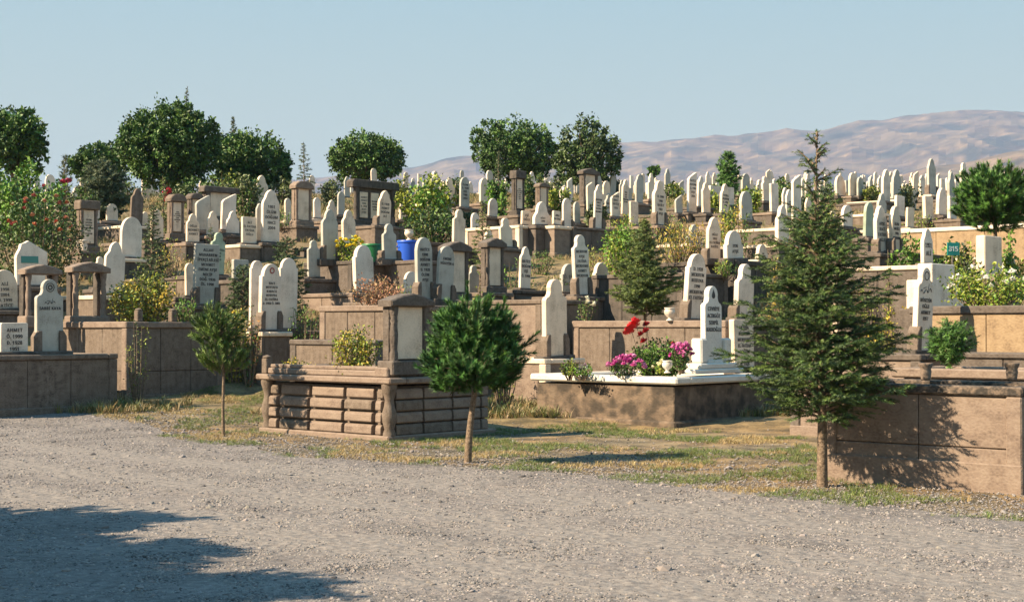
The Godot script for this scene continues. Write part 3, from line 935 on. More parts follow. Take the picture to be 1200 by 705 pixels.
var STONES := [
	["rect", -8.878, 1.27, -25.8, 0.517, 0.536, "white", "n", 0, 0, -1.409, "low white rectangular headstone", "headstones on the slope"],
	["bulb", -8.401, 1.27, -26.3, 0.515, 1.327, "grey", "med", 1, 1, -2.793, "white headstone with rose medallion and shouldered top", "headstones on the slope"],
	["arch", -11.289, 2.136, -32.2, 0.593, 0.871, "cream", "n", 0, 0, -3.421, "white arched headstone cut by the left picture edge", "headstones on the slope"],
	["slant", -11.147, 2.688, -33.6, 0.78, 1.048, "white", "plaque", 0, 0, -1.074, "tilted-top white headstone with a green plaque", "headstones on the slope"],
	["ogee", -9.25, 2.491, -33.6, 0.499, 1.225, "white", "", 0, 0, -2.282, "plain white ogee headstone right of the gabled shrines", "headstones on the slope"],
	["point", -15.917, 4.931, -45.4, 0.28, 1.362, "grey", "", 0, 0, -0.655, "tall narrow white headstone at the far left edge", "headstones on the slope"],
	["ogee", -15.219, 5.043, -46.2, 0.381, 1.087, "white", "", 0, 0, 0.408, "pale ogee headstone among the orange roses", "headstones on the slope"],
	["ogee", -16.836, 6.468, -55.9, 0.516, 0.723, "white", "", 0, 0, -3.01, "small white headstone peeking above the capped shrine", "headstones on the slope"],
	["ogee", -11.882, 4.953, -45.7, 0.449, 1.183, "brown", "", 0, 0, 3.582, "brown weathered ogee headstone behind the spruce", "headstones on the slope"],
	["arch", -10.225, 3.594, -38.8, 0.617, 1.096, "white", "", 0, 0, -0.827, "broad white arched headstone half behind the spruce", "headstones on the slope"],
	["ogee", -10.302, 4.245, -42, 0.41, 0.914, "cream", "", 0, 0, 0.453, "grey ogee headstone right behind the spruce", "headstones on the slope"],
	["slant", -9.438, 4.69, -44.2, 0.506, 1.092, "grey", "", 0, 0, -0.647, "first white slant-topped headstone of a pair", "headstones on the slope"],
	["slant", -8.684, 4.69, -44.2, 0.51, 1.144, "white", "", 0, 0, 0.567, "second white slant-topped headstone of a pair", "headstones on the slope"],
	["ogee", -9.199, 4.177, -41.7, 0.411, 0.834, "cream", "f", 0, 0, -3.176, "lettered ogee headstone below the first slant-topped stone", "headstones on the slope"],
	["ogee", -8.924, 4.463, -43.1, 0.398, 0.735, "cream", "", 0, 0, -1.021, "small ogee headstone behind a sapling conifer", "headstones on the slope"],
	["ogee", -8.393, 4.54, -43.5, 0.438, 0.691, "white", "", 0, 0, 0.382, "small ogee headstone on dry grass below the slant-topped pair", "headstones on the slope"],
	["rect", -7.543, 4.117, -41.5, 0.478, 0.781, "cream", "f", 0, 0, -3.523, "square white lettered headstone beside the big onion-topped stone", "headstones on the slope"],
	["point", -7, 4.189, -41.9, 0.582, 1.528, "white", "f", 0, 0, -2.352, "big onion-topped lettered headstone on the left slope", "headstones on the slope"],
	["point", -7.373, 4.257, -42.2, 0.24, 1.092, "grey", "", 0, 0, 1.443, "narrow headstone hidden behind the big onion-topped stone", "headstones on the slope"],
	["ogee", -9.961, 6.596, -57.4, 0.608, 1.182, "cream", "", 0, 0, -0.275, "grey ogee headstone high under the round trees", "headstones on the slope"],
	["rect", -10.653, 6.596, -58.8, 0.316, 0.5, "white", "", 0, 0, 3.388, "stubby square stone under the round trees", "headstones on the slope"],
	["bulb", -7.328, 3.03, -35.9, 0.399, 1.056, "green", "f", 0, 0, -2.013, "greenish headstone behind the tall lettered tablet", "headstones on the slope"],
	["rect", -6.946, 2.24, -32.8, 0.619, 1.37, "grey", "tab", 1, 1, -2.562, "tall pale tablet with eight lines of dark lettering", "headstones on the slope"],
	["arch", -7.493, 2.453, -33.7, 0.24, 0.773, "cream", "", 0, 0, 0.595, "narrow arched stone left of the tall lettered tablet", "headstones on the slope"],
	["rect", -6.643, 2.908, -35.4, 0.474, 0.479, "grey", "f", 0, 0, 3.001, "low lettered stone in the junipers", "headstones on the slope"],
	["round", -5.506, 1.69, -31.2, 0.364, 1.478, "white", "", 0, 0, 1.836, "left stone of the trio of arched headstones", "headstones on the slope"],
	["round", -5.13, 1.664, -30.6, 0.541, 1.404, "white", "trio", 1, 1, 3.841, "lettered front stone of the trio with red medallion", "headstones on the slope"],
	["round", -4.907, 1.69, -31.6, 0.47, 1.553, "white", "", 0, 0, -3.055, "plain right stone of the trio of arched headstones", "headstones on the slope"],
	["round", -3.531, 2.573, -34.5, 0.594, 1.116, "white", "", 0, 0, 2.057, "plain round-topped headstone above the dry brown bush", "headstones on the slope"],
	["ogee", -4.62, 3.43, -36.7, 0.484, 1.292, "grey", "", 1, 1, -2.784, "plain white headstone on a dark tomb left of yellow flowers", "headstones on the slope"],
	["bulb", -3.126, 3.45, -36.9, 0.442, 0.92, "grey", "", 1, 0, -0.088, "grey streaked headstone between the green and blue bins", "headstones on the slope"],
	["point", -3.873, 4.803, -43.6, 0.502, 1.052, "cream", "f", 1, 0, 2.117, "lettered headstone in front of the three-panel wall", "headstones on the slope"],
	["arch", -7.426, 5.173, -48, 0.24, 0.847, "cream", "", 0, 0, -1.279, "slim arched stone left of the domed shrine", "headstones on the slope"],
	["arch", -6.789, 5.524, -50.4, 0.304, 0.741, "white", "", 0, 0, -0.027, "small arched stone right of the domed shrine", "headstones on the slope"],
	["ogee", -6.185, 5.405, -49.6, 0.415, 0.7, "cream", "", 0, 0, 2.72, "grey ogee stone left of the three-panel wall", "headstones on the slope"],
	["arch", -6.148, 5.768, -52, 0.319, 0.856, "grey", "", 0, 0, 1.576, "small stone touching the three-panel wall", "headstones on the slope"],
	["arch", -1.915, 2.313, -31.6, 0.475, 1.376, "grey", "n", 1, 1, 1.849, "tall lettered arched headstone in the middle", "headstones on the slope"],
	["arch", -1.496, 2.313, -31.8, 0.457, 1.201, "grey", "n2", 1, 1, -1.523, "two-line arched headstone before the gabled panel", "headstones on the slope"],
	["bulb", -1.512, 3.98, -40.8, 0.448, 1.08, "cream", "", 0, 0, -1.723, "plain pale headstone above the gabled panel", "headstones on the slope"],
	["bulb", -0.168, 3.986, -40.9, 0.463, 0.842, "cream", "", 1, 0, -3.819, "plain headstone behind the gabled panel shrine", "headstones on the slope"],
	["arch", -1.841, 6.369, -55.9, 0.465, 1.184, "grey", "f", 0, 0, -2.656, "tall arched stone on the middle ridge", "headstones on the slope"],
	["bulb", -2.542, 6.75, -58.4, 0.535, 0.996, "cream", "", 0, 0, -3.528, "bulbous-topped stone left of the tall ridge stone", "headstones on the slope"],
	["arch", -1.134, 6.75, -58.4, 0.496, 1.031, "cream", "", 0, 0, 1.907, "arched stone right of the tall ridge stone", "headstones on the slope"],
	["bulb", -3.683, 8.054, -68.8, 0.586, 1.133, "white", "", 0, 0, 3.335, "domed stone behind the yellow-green shrub", "headstones on the slope"],
	["arch", -0.693, 5.645, -51.2, 0.424, 0.663, "white", "", 0, 0, -2.669, "short arched stone above the thin conifer", "headstones on the slope"],
	["rect", 0.406, 4.768, -43.1, 0.385, 0.431, "cream", "f", 0, 0, -1.777, "small left wing stone of the triple grave", "headstones on the slope"],
	["ogee", 0.887, 4.768, -43.1, 0.699, 0.71, "white", "f", 0, 0, -2.905, "middle ogee stone of the triple grave", "headstones on the slope"],
	["rect", 1.318, 4.768, -43.1, 0.314, 0.431, "cream", "f", 0, 0, -1.773, "small right wing stone of the triple grave", "headstones on the slope"],
	["arch", 1.672, 4.77, -44.4, 0.369, 0.926, "white", "", 1, 0, -0.678, "arched white stone right of the triple grave", "headstones on the slope"],
	["arch", 2.155, 5.187, -48.2, 0.325, 0.737, "grey", "", 0, 0, 3.662, "low arched stone second right of the triple grave", "headstones on the slope"],
	["bulb", 1.654, 2.487, -34.3, 0.515, 1.433, "white", "n", 1, 1, -2.59, "white lettered headstone with round head in the middle", "headstones on the slope"],
	["ogee", 2.629, 4.77, -44.7, 0.338, 1.374, "white", "f", 1, 0, -2.144, "lettered ogee stone with brown side blocks near the ridge tree", "headstones on the slope"],
	["slant", 2.619, 5.187, -48.4, 0.284, 1.41, "cream", "", 0, 0, -2.133, "narrow stone behind the lettered stone near the ridge tree", "headstones on the slope"],
	["bulb", 0.841, 1.145, -28.6, 0.61, 1.531, "cream", "", 1, 1, -2.541, "big plain white headstone left of the pink flowers", "headstones on the slope"],
	["round", 3.679, 1.89, -29.5, 0.585, 1.337, "white", "n", 1, 1, -1.745, "lettered arched headstone above the brown ledge grave", "headstones on the slope"],
	["point", 4.873, 3.37, -35.1, 0.478, 1.035, "cream", "f", 1, 0, -2.835, "pointed lettered headstone on the dark grooved tomb", "headstones on the slope"],
	["round", 5.322, 3.37, -34.8, 0.705, 0.684, "white", "f", 0, 0, 0.277, "broad lettered headstone on the dark grooved tomb", "headstones on the slope"],
	["bulb", 4.719, 1.89, -29.6, 0.582, 1.133, "white", "", 1, 0, 0.878, "plain shouldered headstone beside the cedar", "headstones on the slope"],
	["rect", 4.32, 0.96, -27.2, 0.64, 0.916, "cream", "n", 0, 0, -1.451, "square lettered stone half hidden by the cedar", "headstones on the slope"],
	["round", 6.687, 3.549, -38.8, 0.526, 0.411, "cream", "f", 0, 0, 3.602, "small lettered stone left of the cedar", "headstones on the slope"],
	["bulb", 3.562, 1.12, -25.889, 0.54, 1.341, "bright", "main", 0, 0, 1.24, "white headstone with teardrop emblem on the white-coped grave", "headstones on the slope"],
	["arch", 9.393, 4.104, -38.2, 0.432, 0.921, "green", "", 0, 0, 1.918, "greenish arched stone of the right trio", "headstones on the slope"],
	["point", 9.068, 3.564, -35.6, 0.53, 1.152, "white", "f", 1, 1, -0.347, "middle lettered stone of the right trio", "headstones on the slope"],
	["point", 9.476, 3.59, -35.8, 0.497, 1.142, "cream", "f", 1, 1, 2.968, "right lettered stone of the right trio", "headstones on the slope"],
	["point", 8.881, 3.068, -31, 0.419, 0.784, "white", "f", 0, 0, -0.861, "lettered pointed stone beside the green number sign", "headstones on the slope"],
	["bulb", 6.353, 1.343, -22.5, 0.456, 1.31, "white", "em", 1, 1, -3.172, "tall white headstone with carved emblem at right", "headstones on the slope"],
	["arch", 10.68, 4.934, -46.2, 0.549, 0.707, "white", "", 0, 0, -3.502, "short arched stone right of the cedar top", "headstones on the slope"],
	["arch", 10.246, 4.934, -46.2, 0.32, 0.516, "cream", "", 0, 0, -3.461, "low stone touching the cedar top", "headstones on the slope"],
	["point", 15.339, 6.906, -59.4, 0.564, 1.328, "white", "", 0, 0, -2.702, "left of two tall pointed stones near the skyline", "headstones on the slope"],
	["point", 16.183, 7.118, -61, 0.591, 1.292, "grey", "", 0, 0, -3.579, "right of two tall pointed stones near the skyline", "headstones on the slope"],
	["ogee", 13.48, 5.893, -52.8, 0.545, 0.745, "grey", "", 0, 0, -2.79, "grey ogee stone below the two tall pointed stones", "headstones on the slope"],
	["rect", 13.704, 5.645, -51.2, 0.533, 0.753, "white", "", 0, 0, -3.188, "plain rectangular stone above the right trio", "headstones on the slope"],
	["rect", 12.527, 4.865, -45.6, 0.399, 0.644, "cream", "", 0, 0, -3.796, "low rectangular stone right above the right trio", "headstones on the slope"],
	["point", 19.952, 8.054, -68.8, 0.722, 1.74, "grey", "", 1, 0, -0.99, "tallest pointed stone on the right skyline", "headstones on the slope"],
	["arch", 15.031, 5.667, -50.7, 0.691, 0.954, "white", "", 0, 0, 3.644, "arched stone left of the right pine", "headstones on the slope"],
	["rect", 14.689, 5.33, -48.3, 0.524, 0.774, "white", "", 0, 0, 0.818, "rectangular stone touching the right pine", "headstones on the slope"],
	["rect", 13.893, 5.33, -48.3, 0.574, 0.774, "cream", "", 0, 0, -0.207, "blank rectangular stone on the brown terrace wall", "headstones on the slope"],
	["ogee", 18.88, 7.261, -62.2, 0.649, 1.171, "grey", "", 0, 0, 3.945, "grey ogee stone left of the right pine", "headstones on the slope"],
	["bulb", 24.613, 9.256, -78.8, 0.78, 1.483, "white", "", 0, 0, -0.129, "round-headed stone above the right pine", "headstones on the slope"],
	["arch", 15.529, 7.718, -66, 0.544, 1.087, "cream", "", 0, 0, -3.182, "slim arched stone right of the cedar leader", "headstones on the slope"],
	["arch", 14.986, 7.718, -66, 0.776, 0.971, "cream", "", 0, 0, -1.259, "wide arched stone right of the cedar leader", "headstones on the slope"],
	["arch", 15.879, 7.718, -66, 0.467, 0.893, "grey", "", 0, 0, -1.882, "bluish slim stone right of the cedar leader", "headstones on the slope"],
	["rect", 9.639, 5.956, -53.2, 0.493, 1.064, "white", "", 0, 0, 0.131, "plain rectangular stone left of the cedar leader", "headstones on the slope"],
	["slant", 8.841, 4.85, -45, 0.452, 1.641, "white", "", 0, 0, -1.106, "tall slant-topped stone behind the cedar", "headstones on the slope"],
	["ogee", 7.72, 4.111, -41.4, 0.63, 1.12, "white", "", 0, 0, 3.313, "ogee stone at the left flank of the cedar", "headstones on the slope"],
	["bulb", 10.412, 6.906, -59.4, 0.499, 1.048, "cream", "", 0, 0, 3.828, "round-headed brownish stone near the ridge conifer", "headstones on the slope"],
	["slant", 3.644, 5.645, -51.2, 0.46, 0.904, "cream", "f", 0, 0, 0.147, "lettered slant-topped stone on the ridge slope", "headstones on the slope"],
	["ogee", 4.038, 5.768, -52, 0.372, 1.285, "cream", "f", 0, 0, 3.266, "tall lettered ogee stone on the ridge slope", "headstones on the slope"],
	["point", 5.119, 6.75, -58.4, 0.438, 1.168, "grey", "", 0, 0, 0.261, "tall grey pointed stone on the ridge", "headstones on the slope"],
	["rect", 3.987, 5.074, -47.4, 0.422, 0.781, "cream", "", 0, 0, 1.092, "blank low rectangular stone on the ridge slope", "headstones on the slope"],
	["ogee", 4.691, 4.981, -46.1, 0.644, 1.437, "cream", "f", 1, 1, 2.449, "largest lettered ogee stone on the ridge slope", "headstones on the slope"],
	["bulb", 5.885, 7.118, -61, 0.468, 1.005, "cream", "", 0, 0, -2.401, "round-headed stone behind the largest ridge-slope stone", "headstones on the slope"],
	["slant", 6.603, 5.956, -53.2, 0.513, 1.502, "white", "f", 0, 0, 1.848, "tall slant-topped lettered stone under the ridge", "headstones on the slope"],
	["ogee", 7.332, 6.444, -56.4, 0.381, 1.194, "white", "", 0, 0, -0.222, "ogee stone right of the tall slant-topped stone", "headstones on the slope"],
	["slant", 6.088, 5.893, -52.8, 0.395, 0.683, "grey", "", 0, 0, -2.451, "low bluish stone left of the tall slant-topped stone", "headstones on the slope"],
	["ogee", 7.081, 5.893, -52.8, 0.459, 1.149, "cream", "", 0, 0, -0.422, "ogee stone before the broad white wall stone", "headstones on the slope"],
	["ogee", 7.734, 5.893, -52.8, 0.522, 1.087, "cream", "f", 0, 0, 3.496, "pointed lettered stone before the broad white wall stone", "headstones on the slope"],
	["arch", 11.089, 8.054, -68.8, 0.591, 1.012, "grey", "", 0, 0, -3.356, "bluish arched stone by the ridge conifer", "headstones on the slope"],
	["ogee", -4.728, 4.105, -41.981, 0.493, 1.043, "cream", "", 0, 0, 2.677, "mid-sized cream ogee stone below the domed shrine", "headstones on the slope"],
	["arch", -1.177, 4.789, -46.022, 0.345, 0.592, "white", "", 0, 0, 0.893, "small white arched stone around the gabled middle shrine", "headstones on the slope"],
	["bulb", -4.982, 2.981, -36.396, 0.368, 0.938, "grey", "", 0, 0, -2.243, "mid-sized grey knob-topped stone below the domed shrine", "headstones on the slope"],
	["ogee", 0.302, 2.667, -35.497, 0.383, 1.043, "white", "f", 0, 0, 2.046, "mid-sized white ogee stone around the gabled middle shrine", "headstones on the slope"],
	["arch", 12.038, 2.868, -35.073, 0.693, 0.559, "grey", "", 0, 0, 1.252, "small grey arched stone under the right pine", "headstones on the slope"],
	["bulb", 16.891, 5.333, -49.719, 0.78, 0.968, "grey", "", 0, 0, -3.324, "mid-sized grey knob-topped stone under the right pine", "headstones on the slope"],
	["arch", -2.451, 2.527, -35.146, 0.434, 0.561, "white", "", 0, 0, -0.884, "small white arched stone near the blue bin", "headstones on the slope"],
	["bulb", 5.277, 4.172, -42.084, 0.614, 0.552, "grey", "f", 0, 0, -3.472, "small grey knob-topped stone above the dark grooved tomb", "headstones on the slope"],
	["bulb", -11.407, 3.424, -38.616, 0.462, 0.915, "grey", "", 0, 0, -0.168, "mid-sized grey knob-topped stone near the orange rose bush", "headstones on the slope"],
	["round", -3.716, 5.436, -49.981, 0.494, 0.845, "cream", "", 0, 0, 2.677, "mid-sized cream round-shouldered stone near the blue bin", "headstones on the slope"],
	["arch", 8.071, 5.427, -49.962, 0.656, 1.016, "grey", "", 0, 0, -1.505, "mid-sized grey arched stone above the dark grooved tomb", "headstones on the slope"],
	["arch", -2.73, 5.374, -49.821, 0.41, 1.036, "cream", "", 0, 0, 2.776, "mid-sized cream arched stone near the blue bin", "headstones on the slope"],
	["ogee", -3.137, 5.125, -48.184, 0.428, 0.78, "white", "", 0, 0, 0.583, "mid-sized white ogee stone near the blue bin", "headstones on the slope"],
	["ogee", -0.647, 3.429, -38.959, 0.436, 0.923, "cream", "f", 0, 0, 1.637, "mid-sized cream ogee stone around the gabled middle shrine", "headstones on the slope"],
	["arch", -13.659, 5.362, -49.417, 0.418, 0.601, "cream", "", 0, 0, -3.126, "small cream arched stone around the young spruce", "headstones on the slope"],
	["bulb", 13.048, 3.635, -39.091, 0.486, 0.561, "cream", "f", 0, 0, 0.699, "small cream knob-topped stone under the right pine", "headstones on the slope"],
	["round", -13.929, 5.205, -48.404, 0.29, 0.626, "white", "", 0, 0, 0.245, "small white round-shouldered stone near the orange rose bush", "headstones on the slope"],
	["ogee", -4.883, 5.07, -47.993, 0.336, 0.882, "grey", "", 0, 0, 0.038, "mid-sized grey ogee stone near the blue bin", "headstones on the slope"],
	["bulb", -10.003, 2.677, -35.119, 0.274, 0.77, "cream", "", 0, 0, 2.843, "mid-sized cream knob-topped stone near the orange rose bush", "headstones on the slope"],
	["round", 2.195, 2.578, -35.744, 0.561, 0.754, "white", "", 0, 0, 1.013, "mid-sized white round-shouldered stone above the yellow-green spruce", "headstones on the slope"],
	["round", -2.214, 5.368, -49.921, 0.337, 0.638, "cream", "f", 0, 0, 1.363, "small cream round-shouldered stone around the gabled middle shrine", "headstones on the slope"],
	["round", 1.375, 2.571, -35.293, 0.538, 0.707, "grey", "f", 0, 0, -1.812, "small grey round-shouldered stone below the triple grave", "headstones on the slope"],
	["bulb", -0.938, 2.424, -35.023, 0.34, 0.807, "grey", "", 0, 0, -1.002, "mid-sized grey knob-topped stone around the gabled middle shrine", "headstones on the slope"],
	["rect", 8.509, 6.715, -58.8, 1.7, 0.75, "white", "", 0, 0, 0, "broad white wall-like stone near the ridge", "headstones on the slope"],
	["ogee", -12.112, 4.758, -47.601, 0.421, 0.784, "cream", "", 0, 0, -0.932, "cream stone, first from left in the lower distant row under the largest round tree", "distant headstones"],
	["point", -12.843, 6.881, -62.095, 0.386, 1.035, "grey", "", 0, 0, -4.347, "grey stone, second from left in the lower distant row under the largest round tree", "distant headstones"],
	["point", -11.725, 6.528, -59.333, 0.345, 0.833, "cream", "", 0, 0, 1.054, "cream stone, third from left in the lower distant row under the largest round tree", "distant headstones"],
	["ogee", -12.829, 7.278, -65.403, 0.354, 1.011, "white", "", 0, 0, -4.368, "white stone, fourth from left in the lower distant row under the largest round tree", "distant headstones"],
	["point", 11.574, 6.79, -61.332, 0.421, 0.885, "white", "", 0, 0, -1.335, "white stone, first from left in the lower distant row behind the cedar tip", "distant headstones"],
	["point", 9.987, 5.421, -52.115, 0.39, 1.294, "white", "f", 0, 0, -3.155, "white stone, second from left in the lower distant row behind the cedar tip", "distant headstones"],
	["bulb", 12.03, 6.45, -58.827, 0.383, 1.535, "white", "f", 0, 0, 0.26, "white stone, third from left in the lower distant row behind the cedar tip", "distant headstones"],
	["point", 9.934, 4.885, -48.492, 0.361, 1.231, "cream", "", 0, 0, -3.399, "cream stone, fourth from left in the lower distant row behind the cedar tip", "distant headstones"],
	["ogee", 15.764, 5.182, -50.555, 0.395, 1.362, "white", "f", 0, 0, 5.823, "white stone, first from left in the lower distant row near the tallest skyline stone", "distant headstones"],
	["bulb", 19.573, 6.951, -62.673, 0.469, 0.81, "white", "", 0, 0, -3.462, "white stone, second from left in the lower distant row near the tallest skyline stone", "distant headstones"],
	["rect", 2.234, 6.497, -59.13, 0.562, 0.947, "white", "f", 0, 0, 5.83, "white stone, first from left in the lower distant row right of the forked ridge tree", "distant headstones"],
	["rect", 3.68, 6.753, -61.023, 0.567, 0.631, "cream", "", 0, 0, -1.157, "cream stone, second from left in the lower distant row right of the forked ridge tree", "distant headstones"],
	["arch", 4.289, 7.342, -65.93, 0.477, 1.079, "cream", "", 0, 0, -1.391, "cream stone, third from left in the lower distant row right of the forked ridge tree", "distant headstones"],
	["ogee", 3.852, 6.23, -57.391, 0.48, 0.841, "grey", "f", 0, 0, -3.345, "grey stone, fourth from left in the lower distant row right of the forked ridge tree", "distant headstones"],
	["arch", -18.724, 6.435, -58.731, 0.434, 1.516, "white", "", 0, 0, 1.779, "white stone, first from left in the lower distant row above the orange rose bush", "distant headstones"],
	["arch", -18.439, 7.08, -63.747, 0.443, 1.104, "white", "", 0, 0, -5.571, "white stone, second from left in the lower distant row above the orange rose bush", "distant headstones"],
	["rect", 21.017, 7.233, -65.024, 0.595, 0.866, "cream", "", 0, 0, 0.594, "cream stone, first from left in the lower distant row behind the right pine", "distant headstones"],
	["point", 20.603, 6.628, -59.987, 0.425, 1.228, "cream", "", 0, 0, 1.778, "cream stone, second from left in the lower distant row behind the right pine", "distant headstones"],
	["arch", 17.569, 7.204, -64.785, 0.392, 0.99, "cream", "", 0, 0, 5.802, "cream stone, first from left in the lower distant row around the twin pointed stones", "distant headstones"],
	["rect", 16.677, 6.668, -60.319, 0.506, 0.777, "cream", "", 0, 0, -2.188, "cream stone, second from left in the lower distant row around the twin pointed stones", "distant headstones"],
	["slant", 18.205, 7.293, -65.521, 0.365, 1.539, "cream", "", 0, 0, -5.856, "cream stone, third from left in the lower distant row around the twin pointed stones", "distant headstones"],
	["rect", 13.873, 7.187, -64.642, 0.482, 0.673, "white", "", 0, 0, 5.298, "white stone, first from left in the lower distant row right of the cedar tip", "distant headstones"],
	["bulb", 11.093, 7.239, -65.075, 0.475, 1.149, "cream", "", 0, 0, 1.6, "cream stone, first from left in the lower distant row beside the ridge conifer", "distant headstones"],
	["bulb", 26.093, 9.194, -81.637, 0.359, 0.98, "white", "", 0, 0, 5.763, "white stone, first from left in the middle distant row behind the right pine", "distant headstones"],
	["arch", 25.278, 8.674, -77.031, 0.475, 1.51, "grey", "", 0, 0, -4.667, "grey stone, second from left in the middle distant row behind the right pine", "distant headstones"],
	["arch", 23.591, 7.986, -71.299, 0.467, 1.044, "white", "", 0, 0, 0.54, "white stone, third from left in the middle distant row behind the right pine", "distant headstones"],
	["slant", 21.903, 7.362, -66.1, 0.491, 0.898, "cream", "", 0, 0, -1.535, "cream stone, fourth from left in the middle distant row behind the right pine", "distant headstones"],
	["slant", 26.105, 8.792, -78.018, 0.465, 1.442, "white", "", 0, 0, 2.525, "white stone, fifth from left in the middle distant row behind the right pine", "distant headstones"],
	["ogee", 28.341, 9.461, -84.309, 0.464, 1.03, "white", "", 0, 0, -5.55, "white stone, sixth from left in the middle distant row behind the right pine", "distant headstones"],
	["bulb", 24.411, 8.1, -72.253, 0.477, 1.123, "grey", "", 0, 0, -3.615, "grey stone, seventh from left in the middle distant row behind the right pine", "distant headstones"],
	["slant", 22.872, 7.403, -66.438, 0.429, 1.245, "grey", "", 0, 0, -4.667, "grey stone, eighth from left in the middle distant row behind the right pine", "distant headstones"],
	["arch", 29.528, 9.546, -85.156, 0.365, 0.94, "white", "", 0, 0, 0.584, "white stone, ninth from left in the middle distant row behind the right pine", "distant headstones"],
	["point", 23.753, 7.559, -67.741, 0.4, 0.857, "cream", "", 0, 0, 0.076, "cream stone, tenth from left in the middle distant row behind the right pine", "distant headstones"],
	["ogee", 26.123, 8.325, -74.122, 0.411, 1.205, "white", "", 0, 0, 4.014, "white stone, eleventh from left in the middle distant row behind the right pine", "distant headstones"],
	["bulb", 26.8, 8.45, -75.17, 0.349, 1.385, "grey", "", 0, 0, -1.324, "grey stone, twelfth from left in the middle distant row behind the right pine", "distant headstones"],
	["arch", 29.281, 9.23, -82.001, 0.36, 1.293, "white", "", 0, 0, 4.88, "white stone, thirteenth from left in the middle distant row behind the right pine", "distant headstones"],
	["point", 2.884, 8.929, -79.155, 0.446, 1.385, "white", "", 0, 0, 1.697, "white stone, first from left in the middle distant row right of the forked ridge tree", "distant headstones"],
	["slant", 2.843, 7.951, -71.011, 0.406, 1.154, "white", "", 0, 0, 5.965, "white stone, second from left in the middle distant row right of the forked ridge tree", "distant headstones"],
	["point", 3.432, 9.434, -84.041, 0.381, 1.346, "cream", "", 0, 0, -5.589, "cream stone, third from left in the middle distant row right of the forked ridge tree", "distant headstones"],
	["point", 4.478, 9.539, -85.085, 0.49, 1.134, "white", "", 0, 0, 2.583, "white stone, fourth from left in the middle distant row right of the forked ridge tree", "distant headstones"],
	["rect", 3.681, 7.6, -68.087, 0.586, 0.845, "cream", "", 0, 0, -3.943, "cream stone, fifth from left in the middle distant row right of the forked ridge tree", "distant headstones"],
	["point", 4.842, 9.183, -81.529, 0.489, 0.912, "white", "", 0, 0, 5.78, "white stone, sixth from left in the middle distant row right of the forked ridge tree", "distant headstones"],
	["point", 4.143, 7.78, -69.586, 0.439, 1.307, "grey", "", 0, 0, -5.968, "grey stone, seventh from left in the middle distant row right of the forked ridge tree", "distant headstones"],
	["arch", 5.117, 8.326, -74.134, 0.484, 1.322, "grey", "", 0, 0, 3.593, "grey stone, eighth from left in the middle distant row right of the forked ridge tree", "distant headstones"],
	["point", 6.041, 9.713, -86.831, 0.343, 1.307, "cream", "", 0, 0, 5.296, "cream stone, ninth from left in the middle distant row right of the forked ridge tree", "distant headstones"],
	["bulb", 5.079, 7.433, -66.69, 0.361, 1.11, "grey", "", 0, 0, -5.23, "grey stone, tenth from left in the middle distant row right of the forked ridge tree", "distant headstones"],
	["ogee", -18.463, 7.494, -67.202, 0.337, 1.037, "cream", "", 0, 0, -5.476, "cream stone, first from left in the middle distant row under the largest round tree", "distant headstones"],
	["point", -23.34, 9.608, -85.776, 0.483, 1.244, "cream", "", 0, 0, -1.363, "cream stone, second from left in the middle distant row under the largest round tree", "distant headstones"],
	["arch", -18.252, 8.079, -72.079, 0.418, 1.475, "cream", "", 0, 0, -1.014, "cream stone, third from left in the middle distant row under the largest round tree", "distant headstones"],
	["arch", -16.922, 8.194, -73.037, 0.5, 1.083, "white", "", 0, 0, -0.8, "white stone, fourth from left in the middle distant row under the largest round tree", "distant headstones"],
	["slant", -18.331, 8.926, -79.137, 0.451, 1.06, "white", "", 0, 0, -4.835, "white stone, fifth from left in the middle distant row under the largest round tree", "distant headstones"],
	["ogee", -15.276, 7.99, -71.33, 0.386, 1.111, "cream", "", 0, 0, -4.485, "cream stone, sixth from left in the middle distant row under the largest round tree", "distant headstones"],
	["arch", 15.084, 9.603, -85.726, 0.36, 0.775, "grey", "", 0, 0, 4.424, "grey stone, first from left in the middle distant row behind the cedar tip", "distant headstones"],
	["slant", 13.345, 8.471, -75.345, 0.358, 1.54, "cream", "", 0, 0, -1.679, "cream stone, second from left in the middle distant row behind the cedar tip", "distant headstones"],
	["point", 14.346, 9.02, -79.915, 0.432, 1.419, "white", "", 0, 0, 0.041, "white stone, third from left in the middle distant row behind the cedar tip", "distant headstones"],
	["bulb", 12.862, 7.911, -70.677, 0.467, 1.1, "white", "", 0, 0, -3.143, "white stone, fourth from left in the middle distant row behind the cedar tip", "distant headstones"],
	["arch", 12.454, 7.495, -67.206, 0.491, 0.857, "grey", "", 0, 0, 5.74, "grey stone, fifth from left in the middle distant row behind the cedar tip", "distant headstones"],
	["arch", 16.34, 9.724, -86.938, 0.369, 1.044, "cream", "", 0, 0, 5.006, "cream stone, sixth from left in the middle distant row behind the cedar tip", "distant headstones"],
	["arch", 13.619, 8.014, -71.533, 0.363, 1.345, "cream", "", 0, 0, -0.05, "cream stone, seventh from left in the middle distant row behind the cedar tip", "distant headstones"],
	["arch", 17.211, 9.81, -87.803, 0.404, 1.062, "cream", "", 0, 0, -4.51, "cream stone, eighth from left in the middle distant row behind the cedar tip", "distant headstones"],
	["rect", 15.638, 8.821, -78.257, 0.484, 0.652, "grey", "", 0, 0, -4.408, "grey stone, ninth from left in the middle distant row behind the cedar tip", "distant headstones"],
	["arch", 13.649, 7.561, -67.757, 0.333, 1.15, "white", "", 0, 0, 3.204, "white stone, tenth from left in the middle distant row behind the cedar tip", "distant headstones"],
	["arch", 17.12, 9.424, -83.94, 0.457, 1.439, "grey", "", 0, 0, 2.925, "grey stone, eleventh from left in the middle distant row behind the cedar tip", "distant headstones"],
